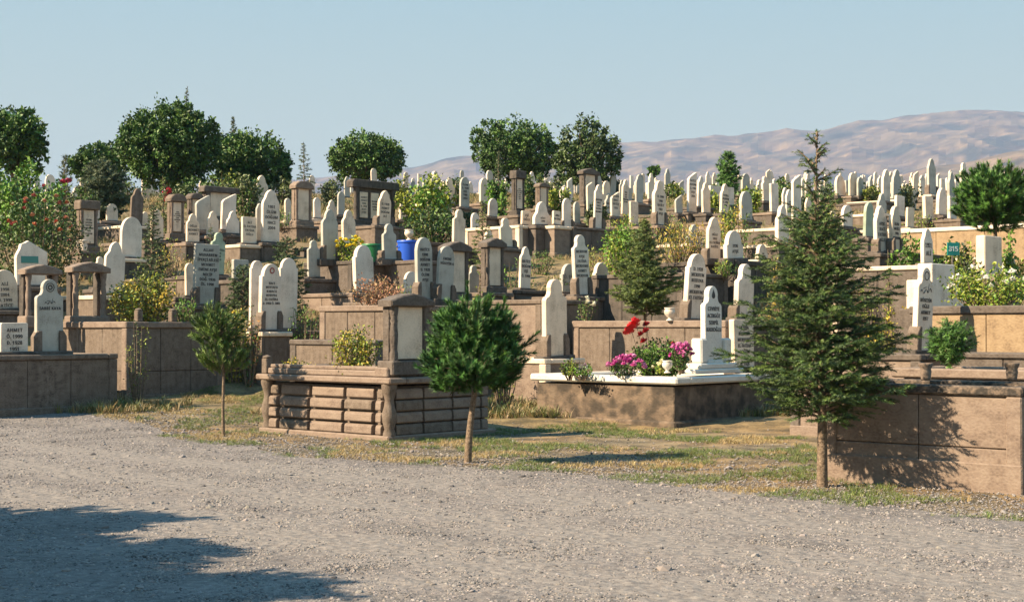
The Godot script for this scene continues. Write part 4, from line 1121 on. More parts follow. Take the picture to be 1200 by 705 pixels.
	["arch", 16.625, 8.927, -79.142, 0.382, 0.948, "white", "", 0, 0, 3.369, "white stone, twelfth from left in the middle distant row behind the cedar tip", "distant headstones"],
	["arch", -1.087, 8.366, -74.464, 0.447, 1.48, "white", "", 0, 0, -2.056, "white stone, first from left in the middle distant row under the two ridge trees", "distant headstones"],
	["point", -0.848, 8.949, -79.327, 0.49, 0.976, "grey", "", 0, 0, -3.275, "grey stone, second from left in the middle distant row under the two ridge trees", "distant headstones"],
	["ogee", 1.104, 9.168, -81.383, 0.454, 1.372, "white", "", 0, 0, -1.854, "white stone, third from left in the middle distant row under the two ridge trees", "distant headstones"],
	["arch", 1.653, 9.232, -82.018, 0.465, 0.84, "white", "", 0, 0, 5.159, "white stone, fourth from left in the middle distant row under the two ridge trees", "distant headstones"],
	["point", 1.468, 7.868, -70.318, 0.486, 1.133, "cream", "", 0, 0, -1.247, "cream stone, fifth from left in the middle distant row under the two ridge trees", "distant headstones"],
	["bulb", 1.954, 8.423, -74.939, 0.334, 0.906, "white", "", 0, 0, 2.741, "white stone, sixth from left in the middle distant row under the two ridge trees", "distant headstones"],
	["slant", 2.378, 7.559, -67.743, 0.445, 0.873, "white", "", 0, 0, 3.758, "white stone, seventh from left in the middle distant row under the two ridge trees", "distant headstones"],
	["arch", -30.399, 9.551, -85.206, 0.373, 0.828, "cream", "", 0, 0, -4.792, "cream stone, first from left in the middle distant row above the orange rose bush", "distant headstones"],
	["ogee", -27.625, 9.438, -84.081, 0.348, 1.171, "white", "", 0, 0, -1.697, "white stone, second from left in the middle distant row above the orange rose bush", "distant headstones"],
	["point", -21.315, 7.616, -68.216, 0.477, 0.786, "white", "", 0, 0, 4.195, "white stone, third from left in the middle distant row above the orange rose bush", "distant headstones"],
	["arch", 17.356, 7.621, -68.262, 0.42, 1.228, "white", "", 0, 0, -3.511, "white stone, first from left in the middle distant row around the twin pointed stones", "distant headstones"],
	["arch", 22.31, 9.523, -84.931, 0.334, 0.788, "cream", "", 0, 0, -0.264, "cream stone, second from left in the middle distant row around the twin pointed stones", "distant headstones"],
	["point", 23.014, 9.598, -85.682, 0.465, 1.204, "white", "", 0, 0, 3.086, "white stone, third from left in the middle distant row around the twin pointed stones", "distant headstones"],
	["rect", 22.926, 9.278, -82.482, 0.527, 0.986, "white", "", 0, 0, -4.038, "white stone, fourth from left in the middle distant row around the twin pointed stones", "distant headstones"],
	["point", 19.798, 7.977, -71.228, 0.414, 0.961, "cream", "", 0, 0, 2.151, "cream stone, fifth from left in the middle distant row around the twin pointed stones", "distant headstones"],
	["ogee", 24.736, 9.803, -87.728, 0.335, 0.887, "cream", "", 0, 0, -3.365, "cream stone, sixth from left in the middle distant row around the twin pointed stones", "distant headstones"],
	["arch", 11.162, 9.47, -84.403, 0.343, 0.758, "white", "", 0, 0, -1.878, "white stone, first from left in the middle distant row beside the ridge conifer", "distant headstones"],
	["ogee", 10.989, 9.149, -81.19, 0.356, 1.339, "white", "", 0, 0, -1.375, "white stone, second from left in the middle distant row beside the ridge conifer", "distant headstones"],
	["arch", 10.778, 8.55, -75.997, 0.341, 0.788, "white", "", 0, 0, 4.296, "white stone, third from left in the middle distant row beside the ridge conifer", "distant headstones"],
	["slant", 12.123, 9.219, -81.89, 0.368, 0.906, "cream", "", 0, 0, 5.298, "cream stone, fourth from left in the middle distant row beside the ridge conifer", "distant headstones"],
	["ogee", 10.612, 7.684, -68.784, 0.439, 1.223, "cream", "", 0, 0, 4.018, "cream stone, fifth from left in the middle distant row beside the ridge conifer", "distant headstones"],
	["arch", 11.362, 8.223, -73.278, 0.478, 1.103, "cream", "", 0, 0, -0.462, "cream stone, sixth from left in the middle distant row beside the ridge conifer", "distant headstones"],
	["bulb", 13.105, 8.933, -79.195, 0.477, 0.926, "cream", "", 0, 0, -1.073, "cream stone, seventh from left in the middle distant row beside the ridge conifer", "distant headstones"],
	["rect", 5.615, 7.871, -70.34, 0.611, 0.67, "grey", "", 0, 0, 5.346, "grey stone, first from left in the middle distant row below the tiny round tree", "distant headstones"],
	["bulb", 7.245, 9.45, -84.196, 0.411, 0.818, "white", "", 0, 0, -1.569, "white stone, second from left in the middle distant row below the tiny round tree", "distant headstones"],
	["arch", 6.724, 8.529, -75.827, 0.433, 1.261, "grey", "", 0, 0, -0.781, "grey stone, third from left in the middle distant row below the tiny round tree", "distant headstones"],
	["rect", 7.358, 8.696, -77.214, 0.683, 0.754, "white", "", 0, 0, 5.429, "white stone, fourth from left in the middle distant row below the tiny round tree", "distant headstones"],
	["point", 6.921, 7.684, -68.787, 0.418, 1.083, "cream", "", 0, 0, -5.99, "cream stone, fifth from left in the middle distant row below the tiny round tree", "distant headstones"],
	["ogee", 8.351, 8.771, -77.844, 0.456, 1.532, "grey", "", 0, 0, 0.358, "grey stone, sixth from left in the middle distant row below the tiny round tree", "distant headstones"],
	["slant", 8.013, 8.211, -73.175, 0.448, 0.78, "white", "", 0, 0, 4.641, "white stone, seventh from left in the middle distant row below the tiny round tree", "distant headstones"],
	["slant", 9.21, 9.262, -82.317, 0.468, 0.787, "white", "", 0, 0, -0.06, "white stone, eighth from left in the middle distant row below the tiny round tree", "distant headstones"],
	["slant", 9.785, 9.398, -83.682, 0.465, 0.892, "grey", "", 0, 0, 2.032, "grey stone, ninth from left in the middle distant row below the tiny round tree", "distant headstones"],
	["point", -8.844, 8.735, -77.539, 0.392, 1.12, "grey", "", 0, 0, 2.945, "grey stone, first from left in the middle distant row behind the three-panel wall", "distant headstones"],
	["point", -8.448, 9.311, -82.808, 0.388, 1.039, "cream", "", 0, 0, 4.273, "cream stone, second from left in the middle distant row behind the three-panel wall", "distant headstones"],
	["arch", -7.022, 7.692, -68.852, 0.408, 0.836, "grey", "", 0, 0, 0.124, "grey stone, third from left in the middle distant row behind the three-panel wall", "distant headstones"],
	["arch", -7.592, 9.023, -79.941, 0.389, 1.526, "white", "", 0, 0, -5.757, "white stone, fourth from left in the middle distant row behind the three-panel wall", "distant headstones"],
	["ogee", -5.569, 9.199, -81.69, 0.481, 0.837, "grey", "", 0, 0, -1.822, "grey stone, first from left in the middle distant row around the tall yellow-green shrub", "distant headstones"],
	["ogee", -4.572, 7.896, -70.55, 0.41, 0.799, "grey", "", 0, 0, 1.597, "grey stone, second from left in the middle distant row around the tall yellow-green shrub", "distant headstones"],
	["rect", -4.195, 8.018, -71.571, 0.63, 0.943, "grey", "", 0, 0, -4.122, "grey stone, third from left in the middle distant row around the tall yellow-green shrub", "distant headstones"],
	["bulb", -3.278, 8.573, -76.191, 0.401, 1.124, "grey", "", 0, 0, 2.653, "grey stone, fourth from left in the middle distant row around the tall yellow-green shrub", "distant headstones"],
	["arch", 15.937, 8.378, -74.571, 0.425, 0.944, "white", "", 0, 0, 4.949, "white stone, first from left in the middle distant row right of the cedar tip", "distant headstones"],
	["point", 18.344, 9.497, -84.666, 0.373, 0.937, "cream", "", 0, 0, 4.755, "cream stone, second from left in the middle distant row right of the cedar tip", "distant headstones"],
	["ogee", 18.304, 9.135, -81.054, 0.428, 1.084, "cream", "", 0, 0, -4.736, "cream stone, third from left in the middle distant row right of the cedar tip", "distant headstones"],
	["bulb", 19.46, 9.614, -85.837, 0.432, 1.31, "cream", "", 0, 0, 3.899, "cream stone, fourth from left in the middle distant row right of the cedar tip", "distant headstones"],
	["rect", 20.158, 9.707, -86.765, 0.656, 0.856, "grey", "", 0, 0, 1.489, "grey stone, fifth from left in the middle distant row right of the cedar tip", "distant headstones"],
	["point", 20.231, 9.368, -83.383, 0.335, 1.201, "white", "", 0, 0, 2.132, "white stone, sixth from left in the middle distant row right of the cedar tip", "distant headstones"],
	["point", 20.947, 9.47, -84.399, 0.371, 1.058, "grey", "", 0, 0, -0.689, "grey stone, seventh from left in the middle distant row right of the cedar tip", "distant headstones"],
	["arch", -13.42, 8.611, -76.506, 0.419, 0.873, "cream", "", 0, 0, -0.052, "cream stone, first from left in the middle distant row left of the three-panel wall", "distant headstones"],
	["point", -14.054, 9.081, -80.508, 0.336, 1.124, "cream", "", 0, 0, -4.176, "cream stone, second from left in the middle distant row left of the three-panel wall", "distant headstones"],
	["ogee", -11.477, 8.412, -74.848, 0.464, 1.064, "cream", "", 0, 0, 3.31, "cream stone, third from left in the middle distant row left of the three-panel wall", "distant headstones"],
	["rect", -12.018, 9.262, -82.324, 0.514, 0.81, "cream", "", 0, 0, 1.438, "cream stone, fourth from left in the middle distant row left of the three-panel wall", "distant headstones"],
	["arch", 21.71, 8.618, -76.568, 0.499, 1.201, "white", "", 0, 0, -2.6, "white stone, first from left in the middle distant row near the tallest skyline stone", "distant headstones"],
	["rect", 24.944, 9.422, -83.917, 0.573, 0.942, "white", "", 0, 0, 3.357, "white stone, second from left in the middle distant row near the tallest skyline stone", "distant headstones"],
	["arch", 24.177, 9.007, -79.812, 0.354, 1.429, "white", "", 0, 0, -5.3, "white stone, third from left in the middle distant row near the tallest skyline stone", "distant headstones"],
	["ogee", 25.85, 9.543, -85.13, 0.379, 0.88, "grey", "", 0, 0, 0.928, "grey stone, fourth from left in the middle distant row near the tallest skyline stone", "distant headstones"],
	["rect", 10.864, 9.834, -88.039, 0.549, 0.764, "cream", "", 0, 0, 3.261, "cream stone, first from left in the skyline row beside the ridge conifer", "distant headstones"],
	["bulb", 11.665, 10.28, -92.501, 0.336, 0.752, "cream", "", 0, 0, -4.495, "cream stone, second from left in the skyline row beside the ridge conifer", "distant headstones"],
	["slant", 13.135, 10.883, -98.529, 0.363, 0.805, "white", "", 0, 0, 2.195, "white stone, third from left in the skyline row beside the ridge conifer", "distant headstones"],
	["ogee", 12.561, 10.01, -89.804, 0.394, 1.359, "cream", "", 0, 0, -3.691, "cream stone, fourth from left in the skyline row beside the ridge conifer", "distant headstones"],
	["ogee", 15.081, 10.666, -96.364, 0.459, 1.285, "cream", "", 0, 0, 1.453, "cream stone, fifth from left in the skyline row beside the ridge conifer", "distant headstones"],
	["arch", 28.464, 9.849, -88.185, 0.33, 1.511, "white", "", 0, 0, 4.072, "white stone, first from left in the skyline row behind the right pine", "distant headstones"],
	["arch", 31.329, 10.635, -96.049, 0.351, 1.239, "cream", "", 0, 0, -2.294, "cream stone, second from left in the skyline row behind the right pine", "distant headstones"],
	["arch", 29.355, 9.925, -88.947, 0.375, 1.5, "white", "", 0, 0, 1.598, "white stone, third from left in the skyline row behind the right pine", "distant headstones"],
	["ogee", 30.657, 10.141, -91.107, 0.357, 0.907, "white", "", 0, 0, 2.148, "white stone, fourth from left in the skyline row behind the right pine", "distant headstones"],
	["ogee", 31.455, 10.259, -92.294, 0.415, 1.433, "cream", "", 0, 0, 3.96, "cream stone, fifth from left in the skyline row behind the right pine", "distant headstones"],
	["slant", 34.099, 10.867, -98.374, 0.454, 1.507, "cream", "", 0, 0, 5.525, "cream stone, sixth from left in the skyline row behind the right pine", "distant headstones"],
	["slant", 32.533, 10.304, -92.742, 0.351, 0.941, "cream", "", 0, 0, -4.641, "cream stone, seventh from left in the skyline row behind the right pine", "distant headstones"],
	["arch", -6.456, 9.853, -88.226, 0.375, 1.375, "cream", "", 0, 0, 1.575, "cream stone, first from left in the skyline row around the tall yellow-green shrub", "distant headstones"],
	["slant", -5.228, 10.061, -90.311, 0.33, 0.804, "cream", "", 0, 0, -5.523, "cream stone, second from left in the skyline row around the tall yellow-green shrub", "distant headstones"],
	["rect", -4.275, 10.532, -95.015, 0.643, 0.798, "white", "", 0, 0, -1.595, "white stone, third from left in the skyline row around the tall yellow-green shrub", "distant headstones"],
	["arch", -3.225, 10.241, -92.11, 0.334, 1.545, "grey", "", 0, 0, 2.54, "grey stone, fourth from left in the skyline row around the tall yellow-green shrub", "distant headstones"],
	["point", -2.792, 10.732, -97.022, 0.484, 0.819, "white", "", 0, 0, 5.294, "white stone, fifth from left in the skyline row around the tall yellow-green shrub", "distant headstones"],
	["point", -1.267, 10.028, -89.984, 0.369, 0.903, "white", "", 0, 0, 2.146, "white stone, first from left in the skyline row under the two ridge trees", "distant headstones"],
	["point", -0.319, 10.133, -91.031, 0.418, 1.043, "cream", "", 0, 0, 5.759, "cream stone, second from left in the skyline row under the two ridge trees", "distant headstones"],
	["ogee", 0.27, 10.283, -92.529, 0.452, 1.271, "cream", "", 0, 0, -5.673, "cream stone, third from left in the skyline row under the two ridge trees", "distant headstones"],
	["rect", 0.508, 9.87, -88.402, 0.629, 0.861, "white", "", 0, 0, -4.321, "white stone, fourth from left in the skyline row under the two ridge trees", "distant headstones"],
	["slant", 2.148, 10.428, -93.982, 0.446, 1.066, "cream", "", 0, 0, -5.698, "cream stone, fifth from left in the skyline row under the two ridge trees", "distant headstones"],
	["ogee", 3.335, 10.535, -95.052, 0.492, 1.302, "cream", "", 0, 0, 0.694, "cream stone, sixth from left in the skyline row under the two ridge trees", "distant headstones"],
	["arch", 17.245, 10.162, -91.318, 0.473, 0.898, "white", "", 0, 0, 5.025, "white stone, first from left in the skyline row behind the cedar tip", "distant headstones"],
	["slant", 18.877, 10.689, -96.587, 0.462, 1.097, "cream", "", 0, 0, -4.901, "cream stone, second from left in the skyline row behind the cedar tip", "distant headstones"],
	["rect", 18.097, 10.241, -92.108, 0.678, 0.668, "cream", "", 0, 0, -4.812, "cream stone, third from left in the skyline row behind the cedar tip", "distant headstones"],
	["slant", 18.649, 10.336, -93.055, 0.354, 1.073, "cream", "", 0, 0, -0.631, "cream stone, fourth from left in the skyline row behind the cedar tip", "distant headstones"],
	["bulb", 17.972, 9.876, -88.464, 0.363, 1.44, "cream", "", 0, 0, 4.788, "cream stone, fifth from left in the skyline row behind the cedar tip", "distant headstones"],
	["ogee", 19.711, 10.092, -90.623, 0.392, 1.313, "white", "", 0, 0, 3.754, "white stone, first from left in the skyline row right of the cedar tip", "distant headstones"],
	["slant", 21.509, 10.633, -96.025, 0.334, 1.001, "grey", "", 0, 0, 0.347, "grey stone, second from left in the skyline row right of the cedar tip", "distant headstones"],
	["arch", 20.621, 10.192, -91.616, 0.424, 0.803, "white", "", 0, 0, -2.516, "white stone, third from left in the skyline row right of the cedar tip", "distant headstones"],
	["arch", 22.049, 10.375, -93.454, 0.332, 1.382, "white", "", 0, 0, -4.08, "white stone, fourth from left in the skyline row right of the cedar tip", "distant headstones"],
	["ogee", 23.193, 10.796, -97.657, 0.436, 1.495, "white", "", 0, 0, -0.727, "white stone, fifth from left in the skyline row right of the cedar tip", "distant headstones"],
	["ogee", 21.495, 9.899, -88.69, 0.45, 0.921, "grey", "", 0, 0, 1.583, "grey stone, sixth from left in the skyline row right of the cedar tip", "distant headstones"],
	["arch", 23.969, 10.576, -95.461, 0.413, 1.459, "white", "", 0, 0, -3.998, "white stone, seventh from left in the skyline row right of the cedar tip", "distant headstones"],
	["point", 25.692, 9.917, -88.87, 0.465, 0.887, "cream", "", 0, 0, 5.115, "cream stone, first from left in the skyline row near the tallest skyline stone", "distant headstones"],
	["slant", 26.531, 10.027, -89.966, 0.393, 1.351, "white", "", 0, 0, 5.334, "white stone, second from left in the skyline row near the tallest skyline stone", "distant headstones"],
	["arch", 29.047, 10.664, -96.337, 0.493, 1.089, "white", "", 0, 0, 2.712, "white stone, third from left in the skyline row near the tallest skyline stone", "distant headstones"],
	["point", 29.866, 10.757, -97.265, 0.5, 1.008, "white", "", 0, 0, 4.432, "white stone, fourth from left in the skyline row near the tallest skyline stone", "distant headstones"],
	["ogee", -25.582, 10.494, -94.64, 0.403, 1.16, "white", "", 0, 0, 4.008, "white stone, first from left in the skyline row under the largest round tree", "distant headstones"],
	["point", -22.396, 10.036, -90.061, 0.445, 1.201, "white", "", 0, 0, -4.405, "white stone, second from left in the skyline row under the largest round tree", "distant headstones"],
	["point", 23.654, 10.071, -90.409, 0.45, 1.431, "cream", "", 0, 0, -2.248, "cream stone, first from left in the skyline row around the twin pointed stones", "distant headstones"],
	["ogee", 25.338, 10.639, -96.093, 0.398, 0.835, "white", "", 0, 0, 0.193, "white stone, second from left in the skyline row around the twin pointed stones", "distant headstones"],
	["point", 24.324, 10.172, -91.416, 0.336, 0.866, "grey", "", 0, 0, -1.01, "grey stone, third from left in the skyline row around the twin pointed stones", "distant headstones"],
	["point", 24.931, 10.289, -92.591, 0.348, 1.231, "cream", "", 0, 0, 1.578, "cream stone, fourth from left in the skyline row around the twin pointed stones", "distant headstones"],
	["rect", 26.921, 10.857, -98.265, 0.551, 0.681, "white", "", 0, 0, -2.946, "white stone, fifth from left in the skyline row around the twin pointed stones", "distant headstones"],
	["ogee", 25.935, 10.418, -93.877, 0.498, 1.39, "cream", "", 0, 0, -5.733, "cream stone, sixth from left in the skyline row around the twin pointed stones", "distant headstones"],
	["arch", 4.236, 10.285, -92.546, 0.367, 1.009, "grey", "", 0, 0, 1.784, "grey stone, first from left in the skyline row right of the forked ridge tree", "distant headstones"],
	["point", 4.788, 10.744, -97.137, 0.492, 0.837, "cream", "", 0, 0, -2.966, "cream stone, second from left in the skyline row right of the forked ridge tree", "distant headstones"],
	["ogee", 5.616, 10.479, -94.491, 0.395, 1.221, "white", "", 0, 0, -4.555, "white stone, third from left in the skyline row right of the forked ridge tree", "distant headstones"],
	["point", 5.77, 10.097, -90.665, 0.398, 1.143, "cream", "", 0, 0, -2.829, "cream stone, fourth from left in the skyline row right of the forked ridge tree", "distant headstones"],
	["point", 6.7, 10.899, -98.687, 0.38, 1.159, "grey", "", 0, 0, -0.154, "grey stone, fifth from left in the skyline row right of the forked ridge tree", "distant headstones"],
	["arch", 6.518, 10.208, -91.78, 0.333, 0.929, "cream", "", 0, 0, 1.043, "cream stone, sixth from left in the skyline row right of the forked ridge tree", "distant headstones"],
	["arch", 8.743, 10.739, -97.088, 0.375, 1.383, "cream", "", 0, 0, 0.56, "cream stone, first from left in the skyline row below the tiny round tree", "distant headstones"],
	["point", 9.392, 10.856, -98.263, 0.499, 1.393, "white", "", 0, 0, 1.789, "white stone, second from left in the skyline row below the tiny round tree", "distant headstones"],
	["arch", 9.696, 10.109, -90.79, 0.335, 1.394, "cream", "", 0, 0, -0.406, "cream stone, third from left in the skyline row below the tiny round tree", "distant headstones"],
	["point", -34.286, 10.724, -96.94, 0.412, 0.975, "grey", "", 0, 0, 0.703, "grey stone, first from left in the skyline row above the orange rose bush", "distant headstones"],
	["ogee", -32.085, 10.171, -91.414, 0.387, 1.002, "cream", "", 0, 0, -4.821, "cream stone, second from left in the skyline row above the orange rose bush", "distant headstones"],
	["bulb", -28.199, 10.545, -95.148, 0.459, 1.298, "cream", "", 0, 0, 4.682, "cream stone, third from left in the skyline row above the orange rose bush", "distant headstones"]]
var BEDS := [
	[-9.192, -24.994, 2.4, 2.7, -0.1, 1.24, "brown", "brown", 3, 3, 1, "brown grave at the left edge under the rose-medallion headstone", 0.1],
	[-7.551, -28.4, 2.6, 2.3, 0, 1.84, "brown", "pink", 3, 3, 2, "tall brown grave with sunlit side below the gabled shrines", 0.13],
	[-5.707, -30.7, 2.4, 2.8, 0.1, 1.66, "brown", "pink", 3, 3, 1, "long brown grave carrying the trio of arched headstones", 0.1],
	[5.215, -14.9, 2.25, 1.5, -0.1, 1.1, "pink", "crust", 2, 2, 2, "nearest grave at right with mottled dark coping and cedar shadow", 0.1],
	[6.475, -17.2, 2.1, 1.3, 0, 1.2, "brown", "pink", 2, 1, 1, "grave with light coping just behind the nearest right grave", 0.12],
	[8.335, -21.8, 2.5, 1.9, 0.1, 2.06, "tan", "brown2", 2, 2, 1, "orange-tan walled grave holding the white rose bush", 0.13],
	[7.664, -20.2, 1.7, 0.9, 0, 1.35, "brown2", "brown2", 2, 1, 1, "low grey grave step in front of the orange-tan wall", 0.08],
	[4.029, -27.4, 3.7, 2.3, 0.1, 1.86, "brown", "pink", 4, 2, 1, "brown ledge grave behind the red roses", 0.14],
	[0.592, -29.6, 2.3, 1.8, 0.5, 2.3, "pink", "brown", 2, 2, 1, "pink walled grave behind the centre pine", 0.1],
	[-2.101, -27.9, 2.4, 1.7, 0.2, 2.16, "brown", "pink", 3, 2, 1, "brown grave with pale ledge behind the log-block grave", 0.12],
	[-2.4, -25.5, 2.3, 1.5, -0.1, 1.5, "brown", "brown2", 2, 2, 1, "brown grave between the log-block grave and the pale-ledged grave", 0.1],
	[-2.567, -40.4, 1.4, 1.3, 2.9, 4.13, "brown2", "brown2", 1, 1, 1, "low brown grave holding a white urn behind the blue bin", 0.1],
	[3.882, -33, 2.6, 1.8, 1.4, 2.98, "dark", "brown2", 3, 2, 1, "dark low grave right of the yellow-green spruce", 0.1],
	[1.83, -43.2, 2, 2.6, 3.2, 4.74, "brown2", "brown2", 2, 3, 1, "wide grey-brown grave of the three joined stones", 0.08],
	[5.332, -34.6, 2.2, 1.5, 1.6, 3.34, "dark", "dark", 5, 5, 1, "dark grooved tomb of the pointed lettered headstone", 0.12],
	[9.635, -35.3, 2.2, 1.9, 1.9, 3.56, "brown2", "brown2", 2, 2, 1, "square grey-brown tomb of the right trio", 0.1],
	[-4.003, -36.2, 1.8, 1.6, 1.9, 3.4, "brown2", "dark", 2, 2, 1, "dark brown tomb left of the yellow flowers", 0.1],
	[-2.434, -36.3, 2, 1.7, 2, 3.42, "brown2", "brown2", 2, 2, 1, "brown tomb in front of the blue bin", 0.1],
	[14.471, -40, 4.4, 1.6, 2.9, 4.62, "tan", "white", 3, 2, 1, "long pale-coped terrace grave behind the right pine", 0.12],
	[14.697, -47.5, 3.2, 2.2, 4, 5.3, "brown", "brown", 3, 2, 1, "brown terrace left of the right pine", 0.1],
	[-11.488, -31.605, 2.2, 1.15, 0.981, 2.106, "brown2", "brown", 2, 1, 1, "grave bed under the white arched headstone cut by the left picture edge", 0.1],
	[-11.346, -33.005, 2.2, 1.15, 1.534, 2.658, "dark", "brown", 2, 1, 1, "grave bed under the tilted-top white headstone with a green plaque", 0.1],
	[-9.449, -33.005, 2.2, 1.15, 1.434, 2.461, "brown", "cream", 2, 1, 1, "grave bed under the plain white ogee headstone right of the gabled shrines", 0.1],
	[-16.116, -44.805, 2.2, 1.15, 4.107, 4.901, "brown", "brown2", 2, 1, 1, "grave bed under the tall narrow white headstone at the far left edge", 0.1],
	[-15.368, -45.661, 1.8, 1, 4.22, 5.013, "brown2", "brown", 2, 1, 1, "grave bed under the pale ogee headstone among the orange roses", 0.1],
	[-17.035, -55.305, 2.2, 1.15, 5.63, 6.438, "brown", "cream", 2, 1, 1, "grave bed under the small white headstone peeking above the capped shrine", 0.1],
	[-12.081, -45.105, 2.2, 1.15, 4.126, 4.923, "brown2", "cream", 2, 1, 1, "grave bed under the brown weathered ogee headstone behind the spruce", 0.1],
	[-10.424, -38.205, 2.2, 1.15, 2.731, 3.564, "dark", "cream", 2, 1, 1, "grave bed under the broad white arched headstone half behind the spruce", 0.1],
	[-10.501, -41.405, 2.2, 1.15, 3.389, 4.215, "brown2", "brown", 2, 1, 1, "grave bed under the grey ogee headstone right behind the spruce", 0.1],
	[-9.637, -43.605, 2.2, 1.15, 3.831, 4.66, "brown2", "brown2", 2, 1, 1, "grave bed under the first white slant-topped headstone of a pair", 0.1],
	[-8.749, -43.754, 0.55, 0.75, 3.853, 4.66, "dark", "brown", 1, 1, 1, "grave bed under the second white slant-topped headstone of a pair", 0.1],
	[-9.28, -41.235, 0.9, 0.8, 3.337, 4.147, "dark", "pink", 1, 1, 1, "grave bed under the lettered ogee headstone below the first slant-topped stone", 0.1],
	[-9.006, -42.635, 0.9, 0.8, 3.623, 4.433, "dark", "pink", 1, 1, 1, "grave bed under the small ogee headstone behind a sapling conifer", 0.1],
	[-8.491, -43.092, 0.4, 0.738, 3.746, 4.51, "brown2", "brown2", 1, 1, 1, "stone plinth under the small ogee headstone on dry grass below the slant-topped pair", 0.1],
	[-7.692, -40.961, 1.8, 1, 3.257, 4.087, "brown", "cream", 2, 1, 1, "grave bed under the square white lettered headstone beside the big onion-topped stone", 0.1],
	[-7.146, -41.438, 0.4, 0.882, 3.395, 4.159, "brown2", "brown2", 1, 1, 1, "stone plinth under the big onion-topped lettered headstone on the left slope", 0.1],
	[-7.405, -41.866, 0.4, 0.54, 3.463, 4.227, "brown2", "brown2", 1, 1, 1, "stone plinth under the narrow headstone hidden behind the big onion-topped stone", 0.1],
	[-10.16, -56.805, 2.2, 1.15, 5.86, 6.566, "pink", "brown2", 2, 1, 1, "grave bed under the grey ogee headstone high under the round trees", 0.1],
	[-7.527, -35.305, 2.2, 1.15, 2.069, 3, "brown", "brown2", 2, 1, 1, "grave bed under the greenish headstone behind the tall lettered tablet", 0.1],
	[-7.105, -32.325, 0.4, 0.919, 1.166, 2.21, "brown2", "brown2", 1, 1, 1, "stone plinth under the tall pale tablet with eight lines of dark lettering", 0.1],
	[-7.692, -33.105, 2.2, 1.15, 1.382, 2.423, "brown2", "brown", 2, 1, 1, "grave bed under the narrow arched stone left of the tall lettered tablet", 0.1],
	[-6.708, -34.954, 0.55, 0.75, 1.976, 2.878, "dark", "brown2", 1, 1, 1, "grave bed under the low lettered stone in the junipers", 0.1],
	[-5.195, -30.154, 0.55, 0.75, 0.27, 1.634, "brown", "cream", 1, 1, 1, "grave bed under the lettered front stone of the trio with red medallion", 0.1],
	[-3.73, -33.905, 2.2, 1.15, 1.513, 2.543, "pink", "pink", 2, 1, 1, "grave bed under the plain round-topped headstone above the dry brown bush", 0.1],
	[-4.072, -43.005, 2.2, 1.15, 3.645, 4.773, "brown", "brown", 2, 1, 1, "grave bed under the lettered headstone in front of the three-panel wall", 0.1],
	[-7.625, -47.405, 2.2, 1.15, 4.438, 5.143, "dark", "brown2", 2, 1, 1, "grave bed under the slim arched stone left of the domed shrine", 0.1],
	[-6.988, -49.805, 2.2, 1.15, 4.788, 5.494, "brown", "cream", 2, 1, 1, "grave bed under the small arched stone right of the domed shrine", 0.1],
	[-6.267, -49.135, 0.9, 0.8, 4.689, 5.375, "pink", "brown", 1, 1, 1, "grave bed under the grey ogee stone left of the three-panel wall", 0.1],
	[-6.347, -51.405, 2.2, 1.15, 5.032, 5.738, "brown", "brown2", 2, 1, 1, "grave bed under the small stone touching the three-panel wall", 0.1],
	[-2.114, -31.005, 2.2, 1.15, 0.36, 2.283, "brown", "brown", 2, 1, 1, "grave bed under the tall lettered arched headstone in the middle", 0.1],
	[-1.577, -40.354, 0.55, 0.75, 3.037, 3.95, "dark", "brown2", 1, 1, 1, "grave bed under the plain pale headstone above the gabled panel", 0.1],
	[-0.367, -40.305, 2.2, 1.15, 3.017, 3.956, "pink", "brown2", 2, 1, 1, "grave bed under the plain headstone behind the gabled panel shrine", 0.1],
	[-2.04, -55.305, 2.2, 1.15, 5.63, 6.339, "pink", "brown2", 2, 1, 1, "grave bed under the tall arched stone on the middle ridge", 0.1],
	[-2.741, -57.805, 2.2, 1.15, 6.013, 6.72, "brown", "brown2", 2, 1, 1, "grave bed under the bulbous-topped stone left of the tall ridge stone", 0.1],
	[-1.216, -57.935, 0.9, 0.8, 6.033, 6.72, "brown", "pink", 1, 1, 1, "grave bed under the arched stone right of the tall ridge stone", 0.1],
	[-3.882, -68.205, 2.2, 1.15, 7.335, 8.024, "pink", "brown2", 2, 1, 1, "grave bed under the domed stone behind the yellow-green shrub", 0.1],
	[-0.892, -50.605, 2.2, 1.15, 4.909, 5.615, "pink", "brown", 2, 1, 1, "grave bed under the short arched stone above the thin conifer", 0.1],
	[0.207, -42.505, 2.2, 1.15, 3.501, 4.738, "pink", "cream", 2, 1, 1, "grave bed under the small left wing stone of the triple grave", 0.1],
	[0.702, -42.595, 0.4, 0.999, 3.582, 4.738, "brown2", "brown2", 1, 1, 1, "stone plinth under the middle ogee stone of the triple grave", 0.1],
	[1.253, -42.654, 0.55, 0.75, 3.534, 4.738, "pink", "cream", 1, 1, 1, "grave bed under the small right wing stone of the triple grave", 0.1],
	[1.956, -47.605, 2.2, 1.15, 4.449, 5.157, "brown", "brown2", 2, 1, 1, "grave bed under the low arched stone second right of the triple grave", 0.1],
	[1.506, -33.761, 1.8, 1, 1.313, 2.457, "brown2", "brown", 2, 1, 1, "grave bed under the white lettered headstone with round head in the middle", 0.1],
	[0.642, -28.005, 2.2, 1.15, -0.027, 1.115, "pink", "cream", 2, 1, 1, "grave bed under the big plain white headstone left of the pink flowers", 0.1],
	[6.488, -38.205, 2.2, 1.15, 2.671, 3.519, "brown2", "cream", 2, 1, 1, "grave bed under the small lettered stone left of the cedar", 0.1],
	[9.296, -37.794, 0.4, 0.732, 2.704, 4.074, "brown2", "brown2", 1, 1, 1, "stone plinth under the greenish arched stone of the right trio", 0.1],
